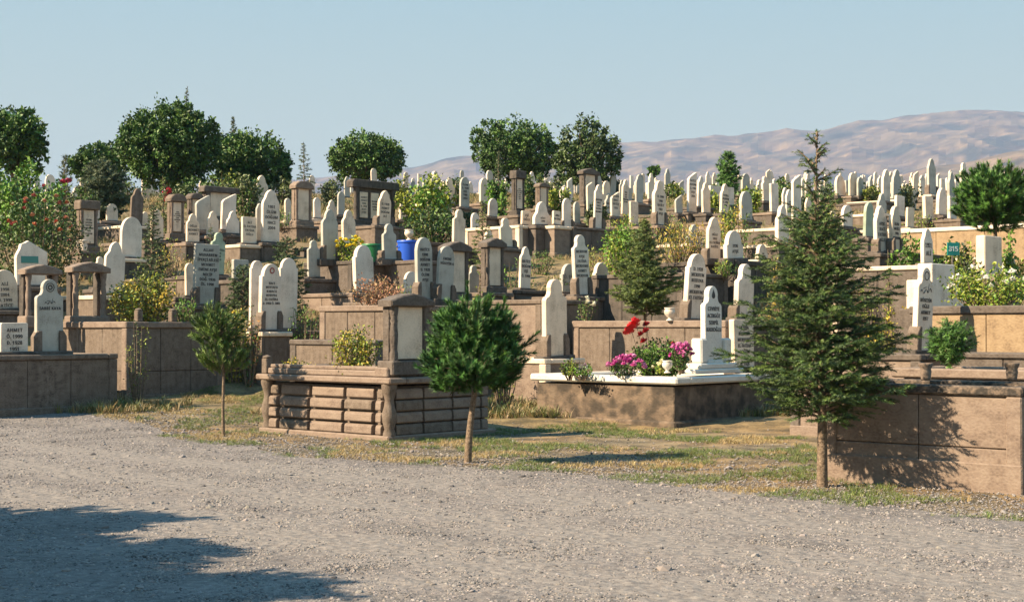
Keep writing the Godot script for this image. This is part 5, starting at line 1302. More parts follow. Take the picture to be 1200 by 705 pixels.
	[8.938, -35.158, 0.4, 0.83, 2.165, 3.534, "brown2", "brown2", 1, 1, 1, "stone plinth under the middle lettered stone of the right trio", 0.1],
	[8.682, -30.405, 2.2, 1.15, 0.496, 3.038, "brown2", "cream", 2, 1, 1, "grave bed under the lettered pointed stone beside the green number sign", 0.1],
	[6.154, -21.905, 2.2, 1.15, -0.25, 1.313, "pink", "brown2", 2, 1, 1, "grave bed under the tall white headstone with carved emblem at right", 0.1],
	[10.481, -45.605, 2.2, 1.15, 4.203, 4.904, "brown2", "brown2", 2, 1, 1, "grave bed under the short arched stone right of the cedar top", 0.1],
	[15.14, -58.805, 2.2, 1.15, 6.167, 6.876, "brown2", "brown2", 2, 1, 1, "grave bed under the left of two tall pointed stones near the skyline", 0.1],
	[15.984, -60.405, 2.2, 1.15, 6.399, 7.088, "brown", "cream", 2, 1, 1, "grave bed under the right of two tall pointed stones near the skyline", 0.1],
	[13.281, -52.205, 2.2, 1.15, 5.155, 5.863, "brown", "cream", 2, 1, 1, "grave bed under the grey ogee stone below the two tall pointed stones", 0.1],
	[13.573, -50.757, 0.4, 0.833, 4.951, 5.615, "brown2", "brown2", 1, 1, 1, "stone plinth under the plain rectangular stone above the right trio", 0.1],
	[12.378, -45.061, 1.8, 1, 4.143, 4.835, "brown", "cream", 2, 1, 1, "grave bed under the low rectangular stone right above the right trio", 0.1],
	[19.753, -68.205, 2.2, 1.15, 7.335, 8.024, "brown2", "cream", 2, 1, 1, "grave bed under the tallest pointed stone on the right skyline", 0.1],
	[14.949, -50.235, 0.9, 0.8, 4.853, 5.637, "brown2", "brown2", 1, 1, 1, "grave bed under the arched stone left of the right pine", 0.1],
	[18.681, -61.605, 2.2, 1.15, 6.543, 7.231, "brown", "brown2", 2, 1, 1, "grave bed under the grey ogee stone left of the right pine", 0.1],
	[24.414, -78.205, 2.2, 1.15, 8.535, 9.226, "pink", "brown2", 2, 1, 1, "grave bed under the round-headed stone above the right pine", 0.1],
	[15.33, -65.405, 2.2, 1.15, 6.999, 7.688, "brown", "pink", 2, 1, 1, "grave bed under the slim arched stone right of the cedar leader", 0.1],
	[9.44, -52.605, 2.2, 1.15, 5.216, 5.926, "brown2", "pink", 2, 1, 1, "grave bed under the plain rectangular stone left of the cedar leader", 0.1],
	[8.642, -44.405, 2.2, 1.15, 4.004, 4.82, "brown2", "cream", 2, 1, 1, "grave bed under the tall slant-topped stone behind the cedar", 0.1],
	[7.521, -40.805, 2.2, 1.15, 3.241, 4.081, "brown2", "cream", 2, 1, 1, "grave bed under the ogee stone at the left flank of the cedar", 0.1],
	[10.214, -58.805, 2.2, 1.15, 6.167, 6.876, "dark", "brown2", 2, 1, 1, "grave bed under the round-headed brownish stone near the ridge conifer", 0.1],
	[3.445, -50.605, 2.2, 1.15, 4.909, 5.615, "brown", "brown2", 2, 1, 1, "grave bed under the lettered slant-topped stone on the ridge slope", 0.1],
	[3.962, -51.617, 0.4, 0.672, 5.073, 5.738, "brown2", "brown2", 1, 1, 1, "stone plinth under the tall lettered ogee stone on the ridge slope", 0.1],
	[4.92, -57.805, 2.2, 1.15, 6.013, 6.72, "brown", "pink", 2, 1, 1, "grave bed under the tall grey pointed stone on the ridge", 0.1],
	[3.838, -46.861, 1.8, 1, 4.343, 5.044, "dark", "brown2", 2, 1, 1, "grave bed under the blank low rectangular stone on the ridge slope", 0.1],
	[4.576, -45.598, 1.3, 0.9, 4.157, 4.951, "dark", "pink", 1, 1, 1, "grave bed under the largest lettered ogee stone on the ridge slope", 0.1],
	[5.686, -60.405, 2.2, 1.15, 6.399, 7.088, "pink", "pink", 2, 1, 1, "grave bed under the round-headed stone behind the largest ridge-slope stone", 0.1],
	[6.404, -52.605, 2.2, 1.15, 5.216, 5.926, "pink", "brown2", 2, 1, 1, "grave bed under the tall slant-topped lettered stone under the ridge", 0.1],
	[7.133, -55.805, 2.2, 1.15, 5.707, 6.414, "brown", "brown2", 2, 1, 1, "grave bed under the ogee stone right of the tall slant-topped stone", 0.1],
	[6.004, -52.408, 0.4, 0.695, 5.196, 5.863, "brown2", "brown2", 1, 1, 1, "stone plinth under the low bluish stone left of the tall slant-topped stone", 0.1],
	[7.016, -52.354, 0.55, 0.75, 5.178, 5.863, "dark", "brown2", 1, 1, 1, "grave bed under the ogee stone before the broad white wall stone", 0.1],
	[7.607, -52.361, 0.4, 0.822, 5.196, 5.863, "brown2", "brown2", 1, 1, 1, "stone plinth under the pointed lettered stone before the broad white wall stone", 0.1],
	[10.89, -68.205, 2.2, 1.15, 7.335, 8.024, "brown", "brown2", 2, 1, 1, "grave bed under the bluish arched stone by the ridge conifer", 0.1],
	[-4.927, -41.387, 2.2, 1.15, 3.309, 4.075, "brown2", "brown", 2, 1, 1, "grave bed under the mid-sized cream ogee stone below the domed shrine", 0.1],
	[-1.376, -45.427, 2.2, 1.15, 4.117, 4.759, "brown2", "pink", 2, 1, 1, "grave bed under the small white arched stone around the gabled middle shrine", 0.1],
	[-5.131, -35.858, 1.8, 1, 2.131, 2.951, "brown2", "brown2", 2, 1, 1, "grave bed under the mid-sized grey knob-topped stone below the domed shrine", 0.1],
	[0.103, -34.902, 2.2, 1.15, 1.807, 2.637, "brown2", "brown2", 2, 1, 1, "grave bed under the mid-sized white ogee stone around the gabled middle shrine", 0.1],
	[11.839, -34.478, 2.2, 1.15, 2.092, 2.838, "brown", "brown2", 2, 1, 1, "grave bed under the small grey arched stone under the right pine", 0.1],
	[16.742, -49.18, 1.8, 1, 4.711, 5.303, "brown2", "brown", 2, 1, 1, "grave bed under the mid-sized grey knob-topped stone under the right pine", 0.1],
	[-2.6, -34.607, 1.8, 1, 1.757, 2.497, "brown2", "cream", 2, 1, 1, "grave bed under the small white arched stone near the blue bin", 0.1],
	[5.078, -41.489, 2.2, 1.15, 3.332, 4.142, "brown2", "cream", 2, 1, 1, "grave bed under the small grey knob-topped stone above the dark grooved tomb", 0.1],
	[-11.472, -38.17, 0.55, 0.75, 2.744, 3.394, "pink", "brown", 1, 1, 1, "grave bed under the mid-sized grey knob-topped stone near the orange rose bush", 0.1],
	[-3.915, -49.387, 2.2, 1.15, 4.725, 5.406, "brown", "brown", 2, 1, 1, "grave bed under the mid-sized cream round-shouldered stone near the blue bin", 0.1],
	[7.872, -49.367, 2.2, 1.15, 4.725, 5.397, "pink", "brown", 2, 1, 1, "grave bed under the mid-sized grey arched stone above the dark grooved tomb", 0.1],
	[-2.795, -49.375, 0.55, 0.75, 4.722, 5.344, "brown2", "cream", 1, 1, 1, "grave bed under the mid-sized cream arched stone near the blue bin", 0.1],
	[-3.252, -47.682, 1.3, 0.9, 4.467, 5.095, "pink", "brown", 1, 1, 1, "grave bed under the mid-sized white ogee stone near the blue bin", 0.1],
	[-0.796, -38.42, 1.8, 1, 2.602, 3.399, "brown", "brown2", 2, 1, 1, "grave bed under the mid-sized cream ogee stone around the gabled middle shrine", 0.1],
	[-13.857, -48.822, 2.2, 1.15, 4.653, 5.332, "brown", "pink", 2, 1, 1, "grave bed under the small cream arched stone around the young spruce", 0.1],
	[12.849, -38.497, 2.2, 1.15, 2.913, 3.605, "pink", "cream", 2, 1, 1, "grave bed under the small cream knob-topped stone under the right pine", 0.1],
	[-13.994, -47.958, 0.55, 0.75, 4.533, 5.175, "brown", "pink", 1, 1, 1, "grave bed under the small white round-shouldered stone near the orange rose bush", 0.1],
	[-5.032, -47.454, 1.8, 1, 4.438, 5.04, "pink", "pink", 2, 1, 1, "grave bed under the mid-sized grey ogee stone near the blue bin", 0.1],
	[-10.046, -34.772, 0.4, 0.574, 2.038, 2.647, "brown2", "brown2", 1, 1, 1, "stone plinth under the mid-sized cream knob-topped stone near the orange rose bush", 0.1],
	[1.996, -35.149, 2.2, 1.15, 1.883, 2.548, "dark", "brown", 2, 1, 1, "grave bed under the mid-sized white round-shouldered stone above the yellow-green spruce", 0.1],
	[-2.278, -49.551, 0.4, 0.637, 4.755, 5.338, "brown2", "brown2", 1, 1, 1, "stone plinth under the small cream round-shouldered stone around the gabled middle shrine", 0.1],
	[1.243, -34.848, 0.4, 0.838, 1.864, 2.541, "brown2", "brown2", 1, 1, 1, "stone plinth under the small grey round-shouldered stone below the triple grave", 0.1],
	[-1.054, -34.521, 1.3, 0.9, 1.645, 2.394, "brown", "brown", 1, 1, 1, "grave bed under the mid-sized grey knob-topped stone around the gabled middle shrine", 0.1],
	[-11.361, -38.162, 0.6, 0.693, 2.74, 3.746, "brown", "brown", 1, 1, 1, "grave bed under the flat-capped brown shrine with lettered white tablet by the rose bush", 0.1],
	[-9.881, -42.09, 0.6, 0.617, 3.521, 4.33, "brown2", "brown", 1, 1, 1, "grave bed under the round-capped brown shrine with white tablet under a red flower", 0.1],
	[-9.746, -44.116, 0.6, 0.546, 3.937, 4.743, "brown", "pink", 1, 1, 1, "grave bed under the round-capped brown shrine behind the first slant-topped stone", 0.1],
	[-10.077, -47.315, 1.9, 1.627, 4.432, 5.273, "brown2", "brown", 2, 2, 1, "grave bed under the wide flat-roofed brown shrine behind the slant-topped pair", 0.1],
	[-6.774, -45.496, 1.9, 0.869, 4.155, 4.954, "brown", "brown", 2, 1, 1, "grave bed under the domed stone shrine with plain tablet right of the onion-topped stone", 0.1],
	[-5.136, -46.45, 0.6, 2.339, 4.289, 5.061, "brown2", "pink", 1, 2, 1, "grave bed under the dark three-panel wall with white lettered tablets", 0.1],
	[-1.44, -33.068, 1.9, 0.945, 1.036, 2.372, "brown", "pink", 2, 1, 1, "grave bed under the gabled shrine with pale tablet behind the two-line headstone", 0.1],
	[-0.53, -34.026, 0.6, 0.79, 1.428, 2.553, "brown2", "brown", 1, 1, 1, "grave bed under the gabled brown shrine with plain white tablet in the middle", 0.1],
	[0.201, -50.288, 0.9, 0.624, 4.861, 5.647, "brown2", "brown", 1, 1, 1, "grave bed under the tall dark flat-capped shrine below the ridge trees", 0.1],
	[1.104, -55.053, 1.9, 0.717, 5.591, 6.283, "brown", "brown", 2, 1, 1, "grave bed under the low round-capped shrine below the ridge trees", 0.1],
	[2.835, -56.77, 1.9, 1.209, 5.855, 6.576, "brown2", "brown", 2, 1, 1, "grave bed under the dark gabled shrine behind the forked ridge tree", 0.1]]
var SHRINES := [
	[-9.548, 1.84, -29.3, 0.714, 1.153, "gable", "pink", 0, "open gabled brown shrine, left of the two", 0],
	[-8.847, 1.84, -30.2, 0.784, 1.246, "gable", "pink", 0, "open gabled brown shrine, right of the two", 0],
	[-11.33, 3.766, -38.6, 0.533, 1.34, "flat", "brown", 2, "flat-capped brown shrine with lettered white tablet by the rose bush", 0],
	[-9.875, 4.35, -42.5, 0.474, 1.3, "dome", "brown", 2, "round-capped brown shrine with white tablet under a red flower", 0],
	[-9.764, 4.763, -44.5, 0.42, 1.099, "dome", "brown2", 1, "round-capped brown shrine behind the first slant-topped stone", 0],
	[-9.733, 5.293, -48.1, 1.251, 1.103, "flat", "brown2", 1, "wide flat-roofed brown shrine behind the slant-topped pair", 0],
	[-6.684, 4.974, -46, 0.668, 1.407, "dome", "pink", 1, "domed stone shrine with plain tablet right of the onion-topped stone", 0],
	[-4.554, 5.081, -47.5, 1.8, 1.453, "flat", "dark", 3, "dark three-panel wall with white lettered tablets", 0],
	[-1.324, 2.392, -33.6, 0.727, 1.324, "gable", "brown2", 1, "gabled shrine with pale tablet behind the two-line headstone", 0],
	[-0.467, 2.573, -34.5, 0.607, 1.279, "gable", "brown2", 1, "gabled brown shrine with plain white tablet in the middle", 0],
	[0.209, 5.667, -50.7, 0.48, 1.551, "flat", "dark", 2, "tall dark flat-capped shrine below the ridge trees", 0],
	[1.143, 6.303, -55.5, 0.551, 0.979, "dome", "brown", 1, "low round-capped shrine below the ridge trees", 0],
	[3.039, 6.596, -57.4, 0.93, 1.452, "gable", "brown2", 1, "dark gabled shrine behind the forked ridge tree", 0],
	[-1.63, 1.1, -22.35, 0.805, 1.139, "gable", "brown2", 1, "gabled shrine with blank tablet on the log-block grave", 0]]
var FAR := [
	[2.954, -98.754, 0.393, 0.97],
	[24.064, -98.783, 0.363, 1.292],
	[20.076, -98.921, 0.366, 1.223],
	[13.631, -99.364, 0.463, 1.133],
	[-6.348, -99.716, 0.416, 1.379],
	[24.72, -99.788, 0.421, 1.291],
	[-27.352, -99.923, 0.426, 0.914],
	[7.343, -100.048, 0.404, 0.933],
	[35.775, -100.366, 0.36, 1.04],
	[14.778, -100.435, 0.452, 1.031],
	[8.307, -100.637, 0.39, 1.278],
	[-8.951, -100.872, 0.423, 1.42],
	[0.769, -100.965, 0.35, 1.273],
	[-19.17, -101.038, 0.437, 1.239],
	[21.942, -101.14, 0.369, 0.974],
	[28.988, -101.196, 0.435, 1.441],
	[15.544, -101.247, 0.372, 0.934],
	[1.463, -101.465, 0.457, 1.23],
	[-29.712, -101.728, 0.4, 1.192],
	[26.558, -101.88, 0.41, 1.428],
	[30.142, -102.217, 0.408, 1.402],
	[-0.81, -102.248, 0.416, 1.255],
	[33.805, -102.249, 0.372, 1.047],
	[2.439, -102.534, 0.467, 1.438],
	[20.132, -102.559, 0.389, 1.304],
	[9.953, -102.728, 0.488, 1.337],
	[-21.203, -102.819, 0.453, 1.112],
	[-11.355, -102.902, 0.388, 1.197],
	[6.147, -103.046, 0.345, 1.06],
	[13.319, -103.151, 0.476, 1.177],
	[-27.748, -103.298, 0.406, 1.084],
	[25.021, -103.45, 0.411, 1.373],
	[-14.304, -103.604, 0.497, 1.398],
	[-23.761, -103.644, 0.344, 1.038],
	[14.705, -104.051, 0.416, 1.31],
	[28.204, -104.149, 0.472, 1.039],
	[7.813, -104.693, 0.374, 1.106],
	[36.811, -104.863, 0.48, 1.061],
	[32.92, -105.249, 0.441, 0.916],
	[-2.282, -105.297, 0.352, 1.111],
	[26.391, -105.311, 0.373, 1.152],
	[-8.271, -105.38, 0.458, 0.906],
	[30.193, -105.483, 0.423, 1.338],
	[-1.455, -105.956, 0.401, 1.432],
	[20.103, -105.971, 0.413, 1.088],
	[-5.107, -106.078, 0.49, 1.072],
	[27.177, -106.546, 0.485, 1.419],
	[13.447, -106.59, 0.417, 1.286],
	[5.955, -106.642, 0.482, 1.04],
	[-0.252, -106.665, 0.472, 1.106],
	[-25.438, -106.689, 0.459, 1.355],
	[-21.514, -106.786, 0.487, 1.123],
	[17.219, -107.092, 0.447, 1.085],
	[10.733, -107.682, 0.475, 1.019],
	[17.854, -107.913, 0.368, 1.302],
	[21.434, -108.013, 0.5, 1.072],
	[4.132, -108.243, 0.359, 1.015],
	[25.081, -108.415, 0.449, 0.998],
	[11.235, -108.481, 0.393, 1.046],
	[36.574, -108.891, 0.422, 1.411],
	[-4.794, -109.16, 0.407, 1.043],
	[22.44, -109.234, 0.45, 1.232],
	[30.171, -109.237, 0.475, 1.388],
	[16.175, -109.504, 0.412, 1.302],
	[12.016, -109.58, 0.484, 1.106],
	[20.134, -109.704, 0.412, 1.044],
	[27.111, -110.228, 0.405, 1.118],
	[-8.233, -110.238, 0.448, 0.91],
	[34.691, -110.587, 0.37, 1.332],
	[7.044, -110.823, 0.41, 1.161],
	[27.746, -111.134, 0.404, 0.974],
	[10.043, -111.265, 0.445, 1.024],
	[31.253, -111.353, 0.452, 1.206],
	[21.593, -111.48, 0.475, 1.275],
	[0.198, -111.643, 0.497, 1.121],
	[38.916, -111.726, 0.412, 0.967],
	[25.443, -111.961, 0.425, 1.306],
	[15.396, -112.218, 0.428, 0.924],
	[4.957, -112.29, 0.387, 1.392],
	[11.123, -112.299, 0.482, 1.439],
	[18.523, -112.437, 0.382, 1.151],
	[36.077, -112.601, 0.469, 1.324],
	[37.147, -113.033, 0.431, 1.064],
	[33.499, -113.048, 0.353, 1.224],
	[19.286, -113.604, 0.452, 0.968],
	[23.436, -113.61, 0.487, 0.968],
	[-7.765, -113.626, 0.376, 1.428],
	[-11.825, -113.688, 0.474, 1.079],
	[5.876, -113.699, 0.487, 1.285],
	[30.653, -113.781, 0.412, 1.157],
	[27.127, -113.826, 0.383, 1.233],
	[40.617, -113.954, 0.428, 1.31],
	[9.495, -114.046, 0.46, 1.181],
	[12.814, -114.205, 0.392, 1.194],
	[-0.636, -114.333, 0.447, 0.903],
	[16.771, -114.372, 0.427, 1.31],
	[27.961, -114.58, 0.376, 1.14],
	[24.135, -114.722, 0.491, 1.308],
	[9.964, -114.796, 0.5, 1.35],
	[35.175, -115.169, 0.363, 0.918],
	[38.468, -115.419, 0.356, 1.377],
	[3.652, -115.644, 0.439, 1.427],
	[36.263, -116.046, 0.368, 0.956],
	[18.752, -116.143, 0.408, 0.904],
	[22.187, -116.153, 0.383, 0.977],
	[14.69, -116.352, 0.497, 1.309],
	[32.969, -116.794, 0.471, 0.999],
	[-5.681, -116.892, 0.438, 0.978],
	[29.463, -116.914, 0.407, 1.333],
	[11.934, -117.033, 0.456, 1.01],
	[30.524, -117.351, 0.492, 1.3],
	[26.597, -117.358, 0.384, 1.233],
	[-4.485, -117.39, 0.376, 1.357],
	[40.451, -117.597, 0.479, 1.001],
	[12.655, -117.62, 0.39, 0.924]]

const G1 := Color(.10, .21, .022)
const G2 := Color(.06, .12, .02)
const G3 := Color(.035, .075, .015)
const G4 := Color(.09, .12, .04)
const DK := Color(.02, .04, .012)
const GR := Color(.07, .10, .055)
const YG := Color(.21, .26, .03)
const YL := Color(.42, .33, .04)
const OR := Color(.40, .18, .05)
const DRY1 := Color(.30, .15, .09)
const DRY2 := Color(.36, .24, .12)
const DARK := [Color(.043, .10, .018), Color(.065, .14, .025), Color(.032, .075, .015), Color(.09, .17, .03)]
const OLIVE := [Color(.05, .09, .022), Color(.07, .12, .028), Color(.036, .066, .018)]
const GREYGREEN := [Color(.06, .09, .045), Color(.08, .11, .055)]
const SPRUCE := [Color(.04, .075, .025), Color(.055, .095, .03), Color(.03, .06, .022)]
const SPRUCEY := [Color(.09, .13, .03), Color(.06, .10, .025), Color(.12, .16, .035)]
const PINEC := [Color(.055, .14, .024), Color(.085, .20, .033), Color(.038, .095, .018)]
const YPINE := [Color(.09, .16, .03), Color(.13, .21, .04), Color(.06, .11, .025)]
const DPINE := [Color(.04, .115, .024), Color(.058, .16, .03), Color(.028, .08, .018), Color(.08, .19, .035)]
const CEDARC := [Color(.022, .05, .014), Color(.038, .08, .02), Color(.075, .135, .03), Color(.10, .16, .035), Color(.03, .062, .017)]

func _ready() -> void:
	R.seed = 20240
	# ---- camera
	var cam := Camera3D.new()
	cam.name = "camera"
	cam.fov = 23.43
	cam.near = 0.1
	cam.far = 30000.0
	cam.position = Vector3(0, 1.7, 0)
	cam.rotation_degrees = Vector3(1.095, 0, 0)
	add_child(cam)
	cam.current = true
	# ---- sky, sun, exposure
	var sky_mat := ProceduralSkyMaterial.new()
	sky_mat.sky_top_color = Color(.37, .60, .73)
	sky_mat.sky_horizon_color = Color(.835, .79, .575)
	sky_mat.sky_curve = 0.14
	sky_mat.ground_horizon_color = Color(.50, .46, .40)
	sky_mat.ground_bottom_color = Color(.35, .32, .28)
	sky_mat.sun_angle_max = 1.0
	var sky := Sky.new()
	sky.sky_material = sky_mat
	var env := Environment.new()
	env.background_mode = Environment.BG_SKY
	env.sky = sky
	env.tonemap_mode = Environment.TONE_MAPPER_LINEAR
	env.tonemap_exposure = 2.8
	env.background_energy_multiplier = 0.56
	env.sdfgi_enabled = true
	env.ssao_enabled = true
	env.ssil_enabled = true
	env.fog_enabled = true
	env.fog_density = 0.000105
	env.fog_light_color = Color(.60, .72, .92)
	var we := WorldEnvironment.new()
	we.name = "world"
	we.environment = env
	add_child(we)
	var sun := DirectionalLight3D.new()
	sun.name = "sun"
	sun.light_energy = 1.6
	sun.light_angular_distance = 0.5
	sun.light_color = Color(1.0, .90, .75)
	sun.shadow_enabled = true
	add_child(sun)
	var el := deg_to_rad(37.0)
	var to_sun := Vector3(-cos(el) * .925, sin(el), cos(el) * .38)
	sun.look_at_from_position(Vector3.ZERO, -to_sun, Vector3.UP)
	# ---- setting
	make_materials()
	font = SystemFont.new()
	font.font_names = PackedStringArray(["Droid Sans"])
	font.font_weight = 700
	font2 = SystemFont.new()
	font2.font_names = PackedStringArray(["Droid Serif"])
	font2.font_weight = 700
	build_land()
	build_road()
	build_hills()
	# ---- graves and stones
	for b in BEDS: bed(b)
	ornate_bed(-1.868, -21.900)
	var wb := white_bed(2.761, -24.700)
	for r in STONES: headstone(r)
	for r in SHRINES: shrine(r)
	far_stones()
	block_monument()
	bins()
	number_sign()
	urns()
	# ---- vegetation
	front_trees()
	flowers(wb)
	tree("round_tree", "largest dark round-clipped tree on the left ridge", Vector3(-15.646, 7.270, -66.000), 1.15, [[Vector3(0, 2.70, 0), Vector3(2.06, 2.04, 2.06)], [Vector3(1.21, 3.10, 0.33), Vector3(1.15, 1.33, 1.15)], [Vector3(0.57, 3.20, 1.02), Vector3(1.15, 1.33, 1.15)], [Vector3(-0.32, 2.23, 1.11), Vector3(1.15, 1.33, 1.15)], [Vector3(-1.18, 2.85, 0.40), Vector3(1.15, 1.33, 1.15)], [Vector3(-1.24, 2.70, -0.22), Vector3(1.15, 1.33, 1.15)], [Vector3(-0.45, 2.60, -1.07), Vector3(1.15, 1.33, 1.15)], [Vector3(0.27, 2.61, -1.12), Vector3(1.15, 1.33, 1.15)], [Vector3(1.11, 2.60, -0.55), Vector3(1.15, 1.33, 1.15)]], 30000, 0.16, DARK, 0.14, "trees along the ridge", 0.10)
	tree("round_tree", "dark round tree right of the largest one", Vector3(-12.641, 7.750, -70.000), 0.95, [[Vector3(0, 2.02, 0), Vector3(1.82, 1.40, 1.82)], [Vector3(1.09, 1.51, 0.19), Vector3(1.01, 0.91, 1.01)], [Vector3(-0.04, 2.15, 1.01), Vector3(1.01, 0.91, 1.01)], [Vector3(-0.73, 1.29, 0.76), Vector3(1.01, 0.91, 1.01)], [Vector3(-0.93, 2.45, -0.56), Vector3(1.01, 0.91, 1.01)], [Vector3(-0.46, 1.27, -0.92), Vector3(1.01, 0.91, 1.01)], [Vector3(0.90, 1.84, -0.59), Vector3(1.01, 0.91, 1.01)]], 20000, 0.16, DARK, 0.12, "trees along the ridge", 0.10)
	tree("round_tree", "round clipped tree standing alone behind the three-panel wall", Vector3(-8.296, 9.150, -82.000), 1.25, [[Vector3(0, 2.29, 0), Vector3(2.04, 1.38, 2.04)], [Vector3(1.18, 2.04, 0.38), Vector3(1.13, 0.90, 1.13)], [Vector3(0.60, 1.66, 0.99), Vector3(1.13, 0.90, 1.13)], [Vector3(-0.75, 2.33, 0.90), Vector3(1.13, 0.90, 1.13)], [Vector3(-1.06, 1.82, -0.60), Vector3(1.13, 0.90, 1.13)], [Vector3(-0.30, 2.20, -1.10), Vector3(1.13, 0.90, 1.13)], [Vector3(0.91, 2.42, -0.77), Vector3(1.13, 0.90, 1.13)]], 18000, 0.17, DARK, 0.14, "trees along the ridge", 0.10)
	tree("round_tree", "broad round tree on the middle ridge", Vector3(0.198, 9.350, -84.000), 1.14, [[Vector3(0, 2.63, 0), Vector3(2.31, 1.95, 2.31)], [Vector3(1.40, 2.28, 0.15), Vector3(1.28, 1.27, 1.28)], [Vector3(0.80, 2.61, 1.06), Vector3(1.28, 1.27, 1.28)], [Vector3(-0.81, 2.57, 1.05), Vector3(1.28, 1.27, 1.28)], [Vector3(-1.38, 3.11, 0.29), Vector3(1.28, 1.27, 1.28)], [Vector3(-1.28, 2.64, -0.54), Vector3(1.28, 1.27, 1.28)], [Vector3(0.03, 2.10, -1.28), Vector3(1.28, 1.27, 1.28)], [Vector3(1.15, 2.76, -0.75), Vector3(1.28, 1.27, 1.28)]], 20000, 0.17, DARK, 0.15, "trees along the ridge", 0.10)
	tree("forked_tree", "loose leafy tree with a forked trunk on the middle ridge", Vector3(3.831, 8.230, -74.000), 1.27, [[Vector3(0, 2.61, 0), Vector3(1.53, 1.76, 1.53)], [Vector3(0.93, 1.98, 0.07), Vector3(0.85, 1.15, 0.85)], [Vector3(0.57, 1.66, 0.67), Vector3(0.85, 1.15, 0.85)], [Vector3(-0.10, 1.66, 0.84), Vector3(0.85, 1.15, 0.85)], [Vector3(-0.69, 1.67, 0.57), Vector3(0.85, 1.15, 0.85)], [Vector3(-0.85, 1.89, -0.34), Vector3(0.85, 1.15, 0.85)], [Vector3(-0.62, 2.35, -0.63), Vector3(0.85, 1.15, 0.85)], [Vector3(0.10, 2.44, -0.84), Vector3(0.85, 1.15, 0.85)], [Vector3(0.74, 2.69, -0.52), Vector3(0.85, 1.15, 0.85)]], 9000, 0.18, OLIVE, 0.10, "trees along the ridge", 0.15)
	tree("leafy_tree", "dark leafy tree at the left picture edge", Vector3(-21.372, 6.790, -62.000), 1.86, [[Vector3(0, 2.93, 0), Vector3(1.25, 1.41, 1.25)], [Vector3(0.72, 3.34, 0.24), Vector3(0.69, 0.92, 0.69)], [Vector3(0.25, 2.90, 0.65), Vector3(0.69, 0.92, 0.69)], [Vector3(-0.27, 2.69, 0.65), Vector3(0.69, 0.92, 0.69)], [Vector3(-0.76, 3.24, -0.03), Vector3(0.69, 0.92, 0.69)], [Vector3(-0.67, 2.88, -0.34), Vector3(0.69, 0.92, 0.69)], [Vector3(-0.08, 3.10, -0.69), Vector3(0.69, 0.92, 0.69)], [Vector3(0.63, 2.50, -0.38), Vector3(0.69, 0.92, 0.69)]], 12000, 0.17, DARK, 0.09, "trees along the ridge", 0.15)
	tree("round_tree", "small round tree between the edge tree and the largest", Vector3(-22.299, 8.710, -78.000), 1.17, [[Vector3(0, 1.94, 0), Vector3(1.36, 1.01, 1.36)], [Vector3(0.74, 2.26, 0.34), Vector3(0.76, 0.66, 0.76)], [Vector3(0.09, 1.84, 0.75), Vector3(0.76, 0.66, 0.76)], [Vector3(-0.80, 1.67, 0.21), Vector3(0.76, 0.66, 0.76)], [Vector3(-0.60, 1.91, -0.53), Vector3(0.76, 0.66, 0.76)], [Vector3(0.60, 1.67, -0.53), Vector3(0.76, 0.66, 0.76)]], 10000, 0.17, DARK, 0.09, "trees along the ridge", 0.10)
	tree("round_tree", "tiny round tree alone above the far stones", Vector3(12.279, 12.650, -125.000), 2.29, [[Vector3(0, 2.65, 0), Vector3(0.53, 0.47, 0.53)], [Vector3(0.23, 2.69, 0.21), Vector3(0.29, 0.31, 0.29)], [Vector3(-0.26, 2.62, 0.18), Vector3(0.29, 0.31, 0.29)], [Vector3(-0.03, 2.47, -0.29), Vector3(0.29, 0.31, 0.29)]], 700, 0.25, DARK, 0.09, "trees along the ridge", 0.10)
	cedar("conifer", "slim conifer spire rising behind the largest round tree", Vector3(-16.221, 8.010, -72.000), 5.76, 0.35, [[0, 0.5], [0.2, 0.55], [0.5, 0.33], [0.8, 0.14], [1, 0.02]], 60, 0.100, GREYGREEN, {"nw": .02, "dens": 60.0, "gap": .2, "twig": .3})
	cedar("conifer", "feathery conifer leaning out right of the largest round tree", Vector3(-14.664, 8.490, -76.000), 4.34, 0.26, [[0, 0.8], [0.2, 0.89], [0.5, 0.54], [0.8, 0.22], [1, 0.02]], 60, 0.120, GREYGREEN, {"nw": .022, "dens": 60.0, "gap": .2, "twig": .3, "tip": 1.2})
	cedar("conifer", "thin pale conifer between the round trees", Vector3(-9.473, 7.290, -66.000), 2.91, 0.17, [[0, 0.59], [0.2, 0.66], [0.5, 0.4], [0.8, 0.17], [1, 0.02]], 46, 0.100, GREYGREEN, {"nw": .016, "dens": 40.0, "gap": .2, "twig": .25})
	cedar("conifer", "thin far conifer against the blue hill", Vector3(-0.696, 8.250, -74.000), 2.55, 0.15, [[0, 0.43], [0.2, 0.48], [0.5, 0.29], [0.8, 0.12], [1, 0.02]], 46, 0.100, GREYGREEN, {"nw": .018, "dens": 40.0, "gap": .2, "twig": .25})
	cedar("conifer", "fuzzy upright conifer on the right ridge", Vector3(9.861, 7.290, -66.000), 2.41, 0.14, [[0, 0.47], [0.3, 0.58], [0.6, 0.49], [0.85, 0.29], [1, 0.07]], 90, 0.140, PINEC, {"nw": .02, "dens": 60.0, "gap": .14, "rise": .9, "tip": .6})
	cedar("conifer", "grey-green bushy conifer beside the rose bush", Vector3(-14.176, 5.272, -50.000), 2.16, 0.13, [[0, 0.75], [0.3, 0.94], [0.6, 0.8], [0.85, 0.47], [1, 0.11]], 130, 0.120, GREYGREEN, {"nw": .014, "dens": 70.0, "gap": .11, "rise": .5})
